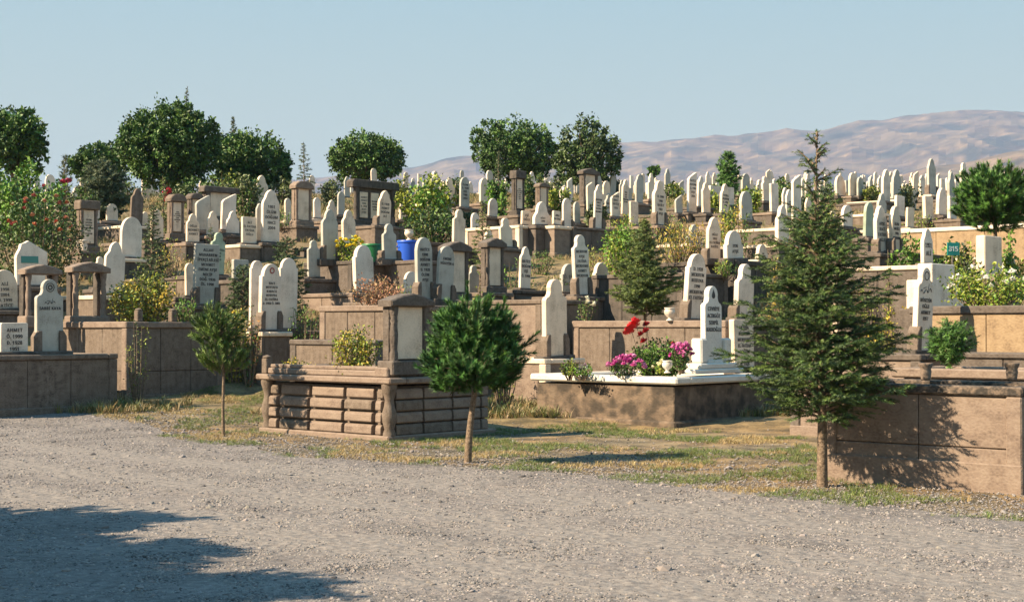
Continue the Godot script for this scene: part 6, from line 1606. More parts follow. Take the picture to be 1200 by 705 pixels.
	cedar("conifer", "spiky dark young conifer behind the orange roses", Vector3(-16.089, 5.343, -52.000), 2.57, 0.15, [[0, 0.42], [0.15, 0.52], [0.4, 0.42], [0.7, 0.22], [0.9, 0.08], [1, 0.02]], 40, 0.140, GREYGREEN, {"nw": .016, "dens": 50.0, "gap": .2, "rise": .7})
	cedar("spruce", "bushy young spruce on the left slope", Vector3(-8.031, 1.247, -32.200), 3.24, 0.19, [[0, 0.5], [0.15, 0.63], [0.4, 0.5], [0.7, 0.26], [0.9, 0.1], [1, 0.02]], 110, 0.055, SPRUCE, {"nw": .008, "dens": 110.0, "gap": .08, "rise": .35})
	cedar("spruce", "yellow-green young spruce in the middle right", Vector3(2.799, 1.800, -30.500), 2.21, 0.13, [[0, 0.66], [0.15, 0.83], [0.4, 0.66], [0.7, 0.35], [0.9, 0.13], [1, 0.02]], 190, 0.055, SPRUCEY, {"nw": .008, "dens": 110.0, "gap": .075, "rise": .5, "rag": .5})
	cedar("conifer", "loose young conifer behind the gabled middle shrine", Vector3(-0.760, 2.730, -38.000), 2.35, 0.14, [[0, 0.38], [0.15, 0.47], [0.4, 0.38], [0.7, 0.2], [0.9, 0.08], [1, 0.02]], 60, 0.060, SPRUCEY, {"nw": .009, "dens": 70.0, "gap": .12, "rise": .3})
	cedar("sapling", "small conifer sapling before the lettered ogee stones", Vector3(-8.121, 3.074, -39.000), 1.45, 0.09, [[0, 0.22], [0.15, 0.28], [0.4, 0.22], [0.7, 0.12], [0.9, 0.04], [1, 0.02]], 26, 0.060, SPRUCE, {"nw": .009, "dens": 70.0, "gap": .1, "rise": .3})
	cedar("sapling", "thin conifer sapling before the right trio tomb", Vector3(8.024, 0.846, -31.000), 2.55, 0.15, [[0, 0.19], [0.15, 0.24], [0.4, 0.19], [0.7, 0.1], [0.9, 0.04], [1, 0.02]], 40, 0.050, SPRUCEY, {"nw": .008, "dens": 70.0, "gap": .1, "rise": .2})
	cedar("sapling", "thin sapling right of the brown weathered stone", Vector3(-10.371, 3.934, -43.000), 2.32, 0.14, [[0, 0.36], [0.15, 0.46], [0.4, 0.36], [0.7, 0.19], [0.9, 0.07], [1, 0.02]], 40, 0.080, SPRUCEY, {"nw": .012, "dens": 60.0, "gap": .14, "rise": .5})
	cedar("juniper", "low dark juniper behind the trio of headstones", Vector3(-5.238, 1.680, -33.600), 2.10, 0.13, [[0, 0.44], [0.3, 0.55], [0.6, 0.47], [0.85, 0.28], [1, 0.07]], 80, 0.060, SPRUCE, {"nw": .009, "dens": 100.0, "gap": .1, "rise": .6, "cat": "shrub"})
	cedar("juniper", "dark juniper beside the tall lettered tablet", Vector3(-5.929, 1.600, -32.000), 1.47, 0.09, [[0, 0.35], [0.3, 0.43], [0.6, 0.37], [0.85, 0.22], [1, 0.05]], 70, 0.060, SPRUCE, {"nw": .009, "dens": 100.0, "gap": .1, "rise": .6, "cat": "shrub"})
	cedar("juniper", "fluffy green juniper behind the nearest right grave", Vector3(5.654, 1.140, -18.700), 0.55, 0.03, [[0, 0.26], [0.3, 0.33], [0.6, 0.28], [0.85, 0.17], [1, 0.04]], 90, 0.060, PINEC, {"nw": .006, "dens": 120.0, "gap": .06, "rise": 1.0, "rag": .35, "cat": "shrub"})
	cedar("juniper", "low dark juniper under the thin middle conifer", Vector3(-1.572, 4.823, -48.600), 0.68, 0.04, [[0, 0.46], [0.3, 0.57], [0.6, 0.49], [0.85, 0.29], [1, 0.07]], 50, 0.070, SPRUCE, {"nw": .011, "dens": 80.0, "gap": .12, "rise": .6, "cat": "shrub"})
	shrub("rose_bush", "big orange rose bush on the left slope", Vector3(-11.916, 2.633, -36.500), 2.10, 2.50, 3600, 0.090, [G2, G3, G4], {"flowers": [Color(.42, .10, .05), Color(.45, .20, .12), Color(.36, .07, .07)], "nf": 24, "fsize": .075, "stems": 26})
	shrub("shrub", "bright green leafy shrub at the left edge above the roses", Vector3(-15.194, 4.348, -45.000), 2.54, 2.62, 4200, 0.130, [G1, G2], {"stems": 20})
	shrub("shrub", "leafy green shrub left of the brown weathered stone", Vector3(-13.962, 4.620, -47.000), 1.11, 1.86, 1200, 0.120, [G2, G4], {})
	shrub("shrub", "yellowing shrub below the young spruce", Vector3(-7.805, 1.780, -31.000), 1.53, 1.07, 3200, 0.070, [YG, YL, G4], {"stems": 22})
	shrub("shrub", "yellow flowering plant below the juniper and tablet", Vector3(-5.793, 0.540, -30.300), 0.61, 1.82, 700, 0.060, [YL, YG], {"stems": 12})
	shrub("flower_plant", "small plant with orange leaves before the trio stones", Vector3(-5.453, 0.486, -30.100), 0.53, 1.66, 420, 0.050, [G4, OR, G2], {"stems": 10, "flowers": [Color(.7, .62, .4)], "nf": 3, "fsize": .06})
	shrub("shrub", "yellow-green shrub growing in the log-block grave", Vector3(-2.492, 0.940, -22.900), 0.84, 0.79, 2200, 0.050, [YG, YL, G2], {"stems": 24, "fat": .3})
	shrub("ground_cover_plant", "low yellow-green plant on the log-block grave", Vector3(-3.500, 0.940, -23.800), 0.59, 0.28, 420, 0.040, [YG, YL], {"stems": 10})
	shrub("flower_plant", "bright yellow flowers left of the green bin", Vector3(-4.112, 3.340, -36.600), 0.82, 0.71, 600, 0.070, [G1, YG], {"flowers": [Color(.75, .6, .03)], "nf": 26, "fsize": .07})
	shrub("dry_bush", "dry reddish-brown bush below the plain round-topped headstone", Vector3(-2.871, 2.100, -30.500), 1.18, 0.68, 1500, 0.070, [DRY1, DRY2], {"stems": 26, "fat": .2})
	shrub("shrub", "tall yellow-green shrub left of the middle ridge stones", Vector3(-2.880, 4.734, -48.000), 1.86, 2.19, 2600, 0.140, [YG, G1, YG], {"stems": 20})
	shrub("shrub", "dark green shrub under the tall yellow-green shrub", Vector3(-2.435, 4.430, -46.000), 1.73, 1.19, 1500, 0.110, [G2, G3], {})
	shrub("shrub", "green shrub below the broad ridge tree", Vector3(-0.476, 5.650, -54.000), 1.08, 1.77, 1300, 0.130, [G2, G1], {})
	shrub("shrub", "upright green shrub right of the tall dark shrine", Vector3(0.853, 6.263, -58.000), 0.89, 1.88, 1200, 0.140, [G2, G4], {})
	shrub("shrub", "small green shrub under the forked tree", Vector3(1.812, 5.957, -56.000), 0.86, 1.31, 800, 0.130, [G2, YG], {})
	shrub("shrub", "bright green bush left above the yellow-green spruce", Vector3(2.738, 2.920, -35.000), 1.36, 1.39, 2400, 0.075, [G1, G1, YG], {"stems": 24, "up": .6})
	shrub("weed_clump", "tall yellowing weeds right of the yellow-green spruce", Vector3(4.129, 3.280, -36.000), 1.48, 1.11, 1800, 0.090, [YG, YL, DRY2, G2], {"stems": 26, "fat": .14, "up": 1.2})
	shrub("weed_clump", "yellow-green weeds above the pointed lettered headstone", Vector3(6.319, 3.475, -41.000), 1.06, 1.92, 1200, 0.100, [YG, G2, YL], {"fat": .2, "up": 1.0})
	shrub("weed_clump", "weeds between the plain shouldered stone and the cedar", Vector3(5.293, 0.352, -29.500), 0.87, 2.22, 1100, 0.080, [YG, YL, DRY2], {"fat": .16, "up": 1.2})
	shrub("weed_clump", "yellow weeds right of the cedar", Vector3(7.427, 0.300, -28.500), 0.74, 2.15, 900, 0.060, [YL, YG], {})
	shrub("shrub", "green shrub behind the cedar top", Vector3(9.188, 4.149, -44.000), 1.29, 1.43, 1300, 0.110, [YG, G2], {})
	shrub("white_plant", "small plant with white flower heads on the ledge grave", Vector3(1.548, 1.800, -29.900), 0.53, 0.52, 300, 0.050, [G2, G4], {"flowers": [Color(.75, .72, .6)], "nf": 5, "fsize": .06, "stems": 8})
	shrub("rose_bush", "white rose bush on the orange-tan walled grave", Vector3(7.653, 2.000, -23.400), 1.43, 0.70, 2800, 0.060, [YG, G1, YG], {"flowers": [Color(.82, .8, .76)], "nf": 16, "fsize": .075, "stems": 30})
	shrub("shrub", "bright green shrub behind the green number sign", Vector3(9.332, 1.927, -33.400), 1.18, 2.03, 2200, 0.100, [G1, G2], {"stems": 20})
	shrub("shrub", "green shrub right of the green number sign", Vector3(10.288, 1.846, -33.000), 1.05, 2.13, 1800, 0.100, [G2, G4, YG], {"stems": 18})
	shrub("shrub", "dark shrub below the green number sign", Vector3(9.756, 1.006, -31.000), 0.77, 2.39, 1500, 0.100, [G3, DK], {"stems": 16})
	shrub("shrub", "small green shrub at the right edge behind the pine trunk", Vector3(11.414, 1.939, -33.000), 0.58, 1.90, 900, 0.100, [G1, YG], {})
	shrub("dry_bush", "thin wispy plant against the tall brown grave wall", Vector3(-7.043, 0.217, -27.400), 0.48, 1.79, 420, 0.050, [G4, YG], {"stems": 8, "fat": .2})
	shrub("shrub", "green shrub below the largest round tree", Vector3(-13.421, 6.810, -62.000), 1.97, 1.45, 1500, 0.140, [G2, G4], {})
	shrub("shrub", "green shrub left of the grey ogee stone under the trees", Vector3(-10.344, 5.957, -56.000), 1.19, 1.90, 1300, 0.140, [G2, G4], {})
	shrub("shrub", "dark shrub left of the dark three-panel wall", Vector3(-7.482, 6.570, -60.000), 1.06, 1.45, 900, 0.140, [GR, G4], {})
	shrub("shrub", "grassy weeds under the lettered ogee stone near the ridge tree", Vector3(3.176, 3.187, -40.000), 1.18, 1.78, 900, 0.090, [YG, YL], {"fat": .15, "up": 1.2})
	shrub("shrub", "green shrub beside the broad white wall stone", Vector3(8.894, 5.866, -54.000), 0.89, 1.30, 900, 0.140, [G2, YG], {})
	shrub("shrub", "olive bush at the cedar leader beyond the rows", Vector3(11.598, 6.810, -62.000), 1.09, 1.45, 800, 0.140, [G4, G2], {})
	shrub("shrub", "shrub at the right of the twin pointed stones", Vector3(16.412, 6.570, -60.000), 0.92, 1.13, 700, 0.140, [G4, GR], {})
	shrub("bush", "low olive bush behind the cedar tip, low on the slope", Vector3(12.559, 7.770, -70.000), 0.99, 0.97, 700, 0.140, [G4, GR], {"group": "bushes along the ridge"})
	shrub("bush", "small grey-green bush right of the cedar tip, high on the slope", Vector3(13.854, 7.050, -64.000), 0.98, 1.16, 700, 0.140, [GR, G2], {"group": "bushes along the ridge"})
	shrub("bush", "green weedy bush right of the cedar tip, midway up the slope", Vector3(16.384, 7.290, -66.000), 0.93, 1.05, 700, 0.140, [YG, G2, G4], {"group": "bushes along the ridge"})
	shrub("bush", "low olive bush around the twin pointed stones, low on the slope", Vector3(20.118, 8.010, -72.000), 0.93, 1.02, 700, 0.140, [G4, GR], {"group": "bushes along the ridge"})
	shrub("bush", "small grey-green bush right of the forked ridge tree, high on the slope", Vector3(5.365, 8.490, -76.000), 0.89, 1.12, 700, 0.140, [GR, G2], {"group": "bushes along the ridge"})
	shrub("bush", "green weedy bush below the tiny round tree, midway up the slope", Vector3(8.047, 8.010, -72.000), 0.85, 1.02, 700, 0.140, [YG, G2, G4], {"group": "bushes along the ridge"})
	shrub("bush", "low olive bush under the two ridge trees, low on the slope", Vector3(2.059, 7.770, -70.000), 1.15, 1.38, 700, 0.140, [G4, GR], {"group": "bushes along the ridge"})
	shrub("bush", "small grey-green bush around the tall yellow-green shrub, high on the slope", Vector3(-2.524, 7.290, -66.000), 1.01, 1.36, 700, 0.140, [GR, G2], {"group": "bushes along the ridge"})
	shrub("bush", "green weedy bush around the tall yellow-green shrub, midway up the slope", Vector3(-4.894, 7.050, -64.000), 1.13, 1.39, 700, 0.140, [YG, G2, G4], {"group": "bushes along the ridge"})
	shrub("bush", "low olive bush left of the three-panel wall, low on the slope", Vector3(-10.482, 7.290, -66.000), 1.16, 1.36, 700, 0.140, [G4, GR], {"group": "bushes along the ridge"})
	shrub("bush", "small grey-green bush under the largest round tree, high on the slope", Vector3(-16.412, 6.810, -62.000), 1.60, 1.49, 700, 0.140, [GR, G2], {"group": "bushes along the ridge"})
	shrub("bush", "green weedy bush under the largest round tree, midway up the slope", Vector3(-12.725, 7.050, -64.000), 1.51, 1.61, 700, 0.140, [YG, G2, G4], {"group": "bushes along the ridge"})
	shrub("bush", "low olive bush behind the right pine, low on the slope", Vector3(19.412, 6.570, -60.000), 1.41, 1.48, 700, 0.140, [G4, GR], {"group": "bushes along the ridge"})
	shrub("bush", "small grey-green bush behind the cedar tip, high on the slope", Vector3(11.200, 5.957, -56.000), 0.99, 1.11, 700, 0.140, [GR, G2], {"group": "bushes along the ridge"})
	shrub("bush", "green weedy bush beside the ridge conifer, midway up the slope", Vector3(7.847, 6.263, -58.000), 0.89, 1.00, 700, 0.140, [YG, G2, G4], {"group": "bushes along the ridge"})
	shrub("bush", "low olive bush right of the forked ridge tree, low on the slope", Vector3(2.824, 4.984, -48.000), 0.73, 0.87, 700, 0.140, [G4, GR], {"group": "bushes along the ridge"})
	shrub("weed_clump", "low patch of green weeds between graves, in the middle at mid slope", Vector3(0.000, 2.577, -36.500), 1.29, 0.82, 520, 0.070, [G1, G2], {"fat": .2, "up": .9, "stems": 18, "group": "weeds between the graves"})
	shrub("weed_clump", "low patch of yellow-green weeds beside graves, in the middle at mid slope", Vector3(1.149, 2.180, -35.500), 1.04, 0.92, 520, 0.070, [YG, G2], {"fat": .2, "up": .9, "stems": 18, "group": "weeds between the graves"})
	shrub("weed_clump", "low patch of drying weeds behind graves, in the middle at the front", Vector3(-0.753, 0.770, -32.000), 0.75, 1.89, 520, 0.070, [YL, DRY2, YG], {"fat": .2, "up": .9, "stems": 18, "group": "weeds between the graves"})
	shrub("weed_clump", "low patch of green weeds between graves, left of centre at the front", Vector3(-4.540, 0.764, -31.500), 0.74, 1.70, 520, 0.070, [G1, G2], {"fat": .2, "up": .9, "stems": 18, "group": "weeds between the graves"})
	shrub("weed_clump", "low patch of yellow-green weeds beside graves, left of centre at mid slope", Vector3(-2.800, 1.727, -34.000), 1.00, 1.25, 520, 0.070, [YG, G2], {"fat": .2, "up": .9, "stems": 18, "group": "weeds between the graves"})
	shrub("weed_clump", "low patch of drying weeds behind graves, in the middle at mid slope", Vector3(2.265, 2.840, -38.500), 0.91, 1.15, 520, 0.070, [YL, DRY2, YG], {"fat": .2, "up": .9, "stems": 18, "group": "weeds between the graves"})
	shrub("weed_clump", "low patch of green weeds between graves, in the middle at the upper slope", Vector3(0.706, 3.170, -40.000), 0.94, 0.77, 520, 0.070, [G1, G2], {"fat": .2, "up": .9, "stems": 18, "group": "weeds between the graves"})
	shrub("weed_clump", "low patch of yellow-green weeds beside graves, at the left at mid slope", Vector3(-10.306, 2.599, -36.500), 0.86, 1.31, 520, 0.070, [YG, G2], {"fat": .2, "up": .9, "stems": 18, "group": "weeds between the graves"})
	shrub("weed_clump", "low patch of drying weeds behind graves, at the left at mid slope", Vector3(-8.706, 2.940, -37.000), 0.87, 1.04, 520, 0.070, [YL, DRY2, YG], {"fat": .2, "up": .9, "stems": 18, "group": "weeds between the graves"})
	shrub("weed_clump", "low patch of green weeds between graves, left of centre at the upper slope", Vector3(-7.306, 4.894, -46.000), 1.08, 0.51, 520, 0.070, [G1, G2], {"fat": .2, "up": .9, "stems": 18, "group": "weeds between the graves"})
	shrub("weed_clump", "low patch of yellow-green weeds beside graves, in the middle at the upper slope", Vector3(-3.106, 4.070, -44.000), 0.78, 1.07, 520, 0.070, [YG, G2], {"fat": .2, "up": .9, "stems": 18, "group": "weeds between the graves"})
	shrub("weed_clump", "low patch of drying weeds behind graves, at the right at mid slope", Vector3(7.835, 2.681, -37.000), 1.09, 1.35, 520, 0.070, [YL, DRY2, YG], {"fat": .2, "up": .9, "stems": 18, "group": "weeds between the graves"})
	shrub("weed_clump", "low patch of green weeds between graves, at the right at the upper slope", Vector3(9.285, 3.540, -41.000), 0.96, 1.13, 520, 0.070, [G1, G2], {"fat": .2, "up": .9, "stems": 18, "group": "weeds between the graves"})
	shrub("weed_clump", "low patch of yellow-green weeds beside graves, at the right at the upper slope", Vector3(12.988, 4.495, -46.000), 1.08, 0.97, 520, 0.070, [YG, G2], {"fat": .2, "up": .9, "stems": 18, "group": "weeds between the graves"})
	shrub("weed_clump", "low patch of drying weeds behind graves, right of centre at mid slope", Vector3(6.300, 1.932, -34.000), 0.80, 1.59, 520, 0.070, [YL, DRY2, YG], {"fat": .2, "up": .9, "stems": 18, "group": "weeds between the graves"})
	shrub("weed_clump", "low patch of green weeds between graves, right of centre at the upper slope", Vector3(5.000, 5.037, -50.000), 1.18, 1.05, 520, 0.070, [G1, G2], {"fat": .2, "up": .9, "stems": 18, "group": "weeds between the graves"})
	shrub("weed_clump", "low patch of yellow-green weeds beside graves, right of centre at mid slope", Vector3(5.029, 2.920, -34.200), 0.60, 0.41, 520, 0.070, [YG, G2], {"fat": .2, "up": .9, "stems": 18, "group": "weeds between the graves"})
	shrub("weed_clump", "low patch of drying weeds behind graves, at the right at the front", Vector3(7.476, 0.796, -31.000), 0.73, 2.18, 520, 0.070, [YL, DRY2, YG], {"fat": .2, "up": .9, "stems": 18, "group": "weeds between the graves"})
	shrub("weed_clump", "low patch of green weeds between graves, at the left at the front", Vector3(-6.704, 1.780, -29.600), 0.59, 0.56, 520, 0.070, [G1, G2], {"fat": .2, "up": .9, "stems": 18, "group": "weeds between the graves"})
	shrub("weed_clump", "low patch of yellow-green weeds beside graves, in the middle at the front", Vector3(-0.162, 0.167, -27.600), 0.71, 1.63, 520, 0.070, [YG, G2], {"fat": .2, "up": .9, "stems": 18, "group": "weeds between the graves"})
	shrub("flower_plant", "red flowers above the round-capped shrine under the largest tree", Vector3(-10.431, 4.140, -44.000), 0.57, 1.91, 300, 0.070, [G2, G3], {"flowers": [Color(.5, .02, .05)], "nf": 7, "fsize": .12, "stems": 8})
	shrub("rose_plant", "tall thin rose plant with a dark red bloom above the rose bush", Vector3(-14.260, 4.482, -46.000), 0.38, 2.66, 160, 0.080, [G4, G2], {"flowers": [Color(.4, .03, .08)], "nf": 3, "fsize": .14, "stems": 4})
	verge()

func build_hills() -> void:
	var f := FastNoiseLite.new(); f.seed = 17; f.frequency = 1.0; f.fractal_octaves = 6
	var ridged := FastNoiseLite.new(); ridged.seed = 18; ridged.frequency = 1.0; ridged.fractal_type = FastNoiseLite.FRACTAL_RIDGED; ridged.fractal_octaves = 4
	# crest of the far range: [picture-plane bearing x/d, rise per metre of distance]
	var crest := [[-.75, .06], [-.36, .085], [-.18, .100], [-.075, .111], [-.035, .1185], [.0, .1205], [.07, .127], [.135, .132], [.2, .136], [.25, .143], [.30, .1485], [.335, .1505], [.36, .149], [.45, .14], [.75, .11]]
	var near := [[-.75, .02], [-.1, .02], [.05, .06], [.15, .085], [.25, .10], [.30, .113], [.36, .124], [.45, .13], [.75, .12]]
	var pick := func(tb: Array, b: float) -> float:
		for i in tb.size() - 1:
			if b <= tb[i + 1][0]: return lerpf(tb[i][1], tb[i + 1][1], smoothstep(0, 1, clampf((b - tb[i][0]) / (tb[i + 1][0] - tb[i][0]), 0, 1)))
		return tb[-1][1]
	var rows := 130; var cols := 300
	for lay in 2:
		var d0: float = [3300.0, 1900.0][lay]; var d1: float = [6200.0, 3300.0][lay]
		var tb: Array = [crest, near][lay]
		var g := []; var colr := []
		for j in rows + 1:
			var t := j / float(rows)
			var row := []; var cr := []
			for i in cols + 1:
				var b := lerpf(-.75, .75, i / float(cols))
				var d := lerpf(d0, d1, t)
				var x := b * d
				var h: float = pick.call(tb, b) * d1
				var e := pow(t, .8)
				var gul := ridged.get_noise_2d(x / 800.0, d / 1500.0) * .07 + ridged.get_noise_2d(x / 260.0 + 9, d / 600.0) * .055
				var y := h * (e + gul * e * (1.0 - e * .85) * 1.6 * (1.0 if t < .995 else .6)) - 70 * (1 - t)
				y += f.get_noise_2d(x / 90.0, d / 150.0) * h * .006
				row.append(Vector3(x, y, -d))
				# fields, scrub and bare earth
				var k := f.get_noise_2d(x / 300.0 + 7, d / 420.0 + 3)
				var s := f.get_noise_2d(x / 90.0 + 70, d / 120.0)
				var cc := Color(.115, .08, .054) if lay == 0 else Color(.16, .108, .066)
				var k2 := f.get_noise_2d(x / 110.0 + 31, d / 160.0 + 13)
				if k2 > .22: cc = cc.lerp(Color(.24, .165, .095), .75)
				elif k2 < -.26: cc = cc.lerp(Color(.06, .055, .035), .6)
				if k > .12: cc = cc.lerp(Color(.145, .105, .066), clampf((k - .12) * 8.0, 0, 1))
				elif k < -.15: cc = cc.lerp(Color(.05, .047, .034), clampf((-k - .15) * 6.0, 0, 1))
				cr.append(Color(cc.r * (1 + s * .7), cc.g * (1 + s * .7), cc.b * (1 + s * .7)))
			g.append(row); colr.append(cr)
		var m := cb()
		for j in rows:
			for i in cols:
				var q := [g[j][i], g[j][i + 1], g[j + 1][i + 1], g[j + 1][i]]
				var cq := [colr[j][i], colr[j][i + 1], colr[j + 1][i + 1], colr[j + 1][i]]
				for t in [[0, 1, 2], [0, 2, 3]]:
					var nn: Vector3 = (q[t[1]] - q[t[0]]).cross(q[t[2]] - q[t[0]]).normalized()
					for z in [0, 2, 1]:
						m.v.append(q[t[z]]); m.n.append(nn); m.c.append(cq[t[z]])
		struct("hills", m.mesh(M.hill))
	var pl := MB.new()
	pl.quad(Vector3(-9000, -70, -1400), Vector3(9000, -70, -1400), Vector3(9000, -75, -9000), Vector3(-9000, -75, -9000))
	pl.use_col = false
	struct("plain", pl.mesh(M.soil))

func far_stones() -> void:   # the hundreds farther back, too small to tell apart
	var m := MB.new()
	var kinds := ["point", "ogee", "arch", "bulb", "rect", "slant"]
	for i in FAR.size():
		var q: Array = FAR[i]
		var w: float = q[2]; var h: float = q[3]
		var tf := Transform3D(Basis.from_euler(Vector3(R.randfn() * .02, TH + R.randfn() * .06, R.randfn() * .02)), Vector3(q[0], land(q[0], q[1]) - .1, q[1]))
		m.prism(outline(kinds[i % 6], w, h + .1, 0.0), -.045, .045, .01, tf)
		m.box(tf * Vector3(0, .12, 0), Vector3(w + .3, .2, .3), .02, tf.basis)
	var o := part(numbered("distant_headstones"), m.mesh(M.white), self)
	tag(o, "mass of tiny pale headstones along the skyline", "headstones", "", "stuff")

func block_monument() -> void:
	var t := thing("block_monument", "stepped white block monument behind the tall emblem headstone", "monument", Vector3(8.056, 2.072, -27.500), TH)
	for q in [["centre_block", Vector3(0, .42, 0), Vector3(.95, .86, .3)], ["wing", Vector3(.72, .26, 0), Vector3(.46, .54, .28)], ["wing", Vector3(-.72, .26, 0), Vector3(.46, .54, .28)], ["base", Vector3(0, -1.0, 0), Vector3(2.1, 1.98, .5)]]:
		var m := MB.new(); m.box(Vector3.ZERO, q[2], .015)
		part(q[0], m.mesh(M.brown2 if q[0] == "base" else M.white), t, q[1])
	t = thing("pale_slab_marker", "pale upright slab behind the right pine's trunk", "grave marker", Vector3(10.706, 2.904, -32.500), TH)
	var m := MB.new(); m.box(Vector3(0, .42, 0), Vector3(.9, .9, .22), .02)
	part("slab", m.mesh(M.cream), t)
	m = MB.new(); m.box(Vector3(0, -.75, 0), Vector3(1.3, 1.5, .9), .02)
	part("base", m.mesh(M.pink), t)

func bins() -> void:
	for k in [[Vector3(-2.698, 3.403, -37.600), "blue", "blue plastic bin beside the streaked headstone", .58, .50], [Vector3(-3.647, 3.345, -37.800), "green_plastic", "green plastic bin left of the streaked headstone", .56, .48]]:
		var t := thing("plastic_bin", k[2], "bin", k[0], .3)
		var h: float = k[3]; var w: float = k[4]
		var m := MB.new()
		var rings := [[.38, -.6], [.4, -.55], [.46, 0.0], [.5, h * .9], [.53, h * .9], [.53, h], [.46, h], [.44, h * .6], [0.0, h * .58]]
		m.lathe(rings.map(func(q): return [q[0] * w * 1.1, q[1]]), 18)
		part("tub", m.mesh(M[k[1]]), t)
		m = MB.new()
		for s in [-1, 1]: m.tube([Vector3(s * w * .5, h * .7, -.1), Vector3(s * w * .62, h * .74, 0), Vector3(s * w * .5, h * .7, .1)], [.015, .015, .015], 5)
		part("handles", m.mesh(M[k[1]]), t)

func number_sign() -> void:
	var t := thing("number_sign", "green plot number sign on a post in the right shrubs", "sign", Vector3(9.306, 2.600, -30.600), deg_to_rad(20))
	var m := MB.new(); m.tube([Vector3(0, -1.95, 0), Vector3(0, .9, 0)], [.022, .018], 6)
	part("post", m.mesh(M.metal), t)
	m = MB.new(); m.box(Vector3(0, .78, .03), Vector3(.31, .27, .015), .004)
	part("panel", m.mesh(M.sign), t)
	part("lettering", text_mesh("315", .19, .28, M.sign_white), t, Vector3(0, .78, .041))

func urns() -> void:
	vase("pale stone urn before the emblem headstone", Vector3(4.821, 1.100, -16.900), .2, M.pink, "jar")
	vase("rough brown urn on the right grave's coping", Vector3(5.653, 1.112, -16.400), .2, M.brown, "jar")
	vase("white goblet planter among the pink flowers", Vector3(2.709, 0.926, -25.300), .22, M.bright)
	vase("small white urn on the grave behind the red roses", Vector3(3.069, 1.849, -28.200), .26, M.white)
	vase("white urn right of the big blue bin", Vector3(-2.847, 4.135, -40.000), .3, M.white)
	vase("small white pot at the foot of the flat-capped shrine", Vector3(-11.345, 3.746, -38.344), .3, M.white, "jar")

func front_trees() -> void:
	# big cedar on the right
	var prof := [[0.0, .3], [.17, .66], [.22, .88], [.31, .92], [.42, .82], [.53, .68], [.65, .50], [.75, .33], [.82, .20], [.88, .13], [1.0, .04]]
	cedar("cedar", "tall young cedar standing before the nearest right grave", Vector3(3.342, -0.003, -15.650), 3.84, .68, prof, 205, .037, CEDARC, {"dens": 210.0, "nw": .0043, "rag": .55, "sparse": 1, "taper": 1.25, "gap": .05, "trunk": .058, "rise": .22, "twig": .42, "droop": .2, "upturn": .34, "turn": 1.0})
	# centre pine
	var c := Vector3(.13, 1.45, 0)
	var ex := []
	for e in [[Vector3(-.02, 1.95, .05), Vector3(.05, 1, 0), .2], [Vector3(.0, 2.1, .05), Vector3(.0, 1, 0), .2], [Vector3(.42, 1.9, 0), Vector3(.25, 1, 0), .2], [Vector3(.38, 1.8, 0), Vector3(.3, 1, 0), .16], [Vector3(.72, 1.5, 0), Vector3(.9, .5, 0), .16], [Vector3(.78, 1.58, 0), Vector3(.8, .7, 0), .14], [Vector3(.68, 1.4, .0), Vector3(1, .1, 0), .16]]: ex.append(e)
	pine("pine", "round bushy pine with a leaning trunk at the road verge", Vector3(-0.560, -0.022, -18.300), [Vector3(0, -.1, 0), Vector3(.015, .3, 0), Vector3(.05, .65, 0), Vector3(.10, 1.0, 0)], c, Vector3(.5, .46, .5), 1050, .09, DPINE, .045, {"extra": ex, "per": 84, "nw": .006, "lobes": [[Vector3(-.2, 1.2, .1), Vector3(.31, .28, .34)], [Vector3(.06, 1.7, .0), Vector3(.36, .36, .36)], [Vector3(.36, 1.3, .0), Vector3(.31, .34, .34)], [Vector3(.08, 1.22, .25), Vector3(.40, .3, .34)], [Vector3(-.14, 1.6, -.1), Vector3(.28, .34, .34)], [Vector3(.34, 1.62, -.1), Vector3(.25, .28, .34)]]})
	# small two-tier pine on the left
	var t2 := []
	for i in 110:
		var q := rdir() * rnd(.5, 1)
		t2.append([Vector3(.0, 1.2, 0) + q * Vector3(.40, .26, .36), (q * .6 + Vector3(0, .8, 0)).normalized(), .12])
	pine("pine", "small two-tiered pine on a thin stem left of the log-block grave", Vector3(-4.573, 0.036, -23.000), [Vector3(0, -.1, 0), Vector3(-.01, .4, 0), Vector3(0, .9, 0), Vector3(-.02, 1.35, 0)], Vector3(-.1, 1.66, 0), Vector3(.38, .30, .35), 130, .095, YPINE, .024, {"extra": t2, "per": 60, "nw": .006})
	# right pine
	pine("pine", "round pine on a straight trunk at the right edge", Vector3(11.494, 2.772, -34.400), [Vector3(0, -.8, 0), Vector3(.01, .6, 0), Vector3(-.01, 1.2, 0), Vector3(0, 1.6, 0)], Vector3(-.03, 2.0, 0), Vector3(.94, .78, .88), 700, .14, PINEC, .05, {"per": 70, "nw": .009})
	# trees left of the camera that shade the road
	var prof2 := [[0.0, .8], [.12, 1.9], [.3, 2.2], [.5, 1.8], [.75, 1.05], [.92, .45], [1.0, .05]]
	var k := 0
	for q in [[-6.9, 7.4, 4.6, "nearest cedar beside the road, left outside the picture"], [-7.7, 8.9, 4.5, "middle cedar beside the road, left outside the picture"], [-8.3, 10.7, 4.3, "farthest cedar beside the road, left outside the picture"]]:
		cedar("cedar", q[3], Vector3(q[0], 0, -q[1]), q[2], .35, prof2, 190, .06, CEDARC, {"dens": 150.0, "nw": .016, "gap": .07, "trunk": .09, "rise": .1, "twig": .36, "turn": .4 + k})
		k += 1

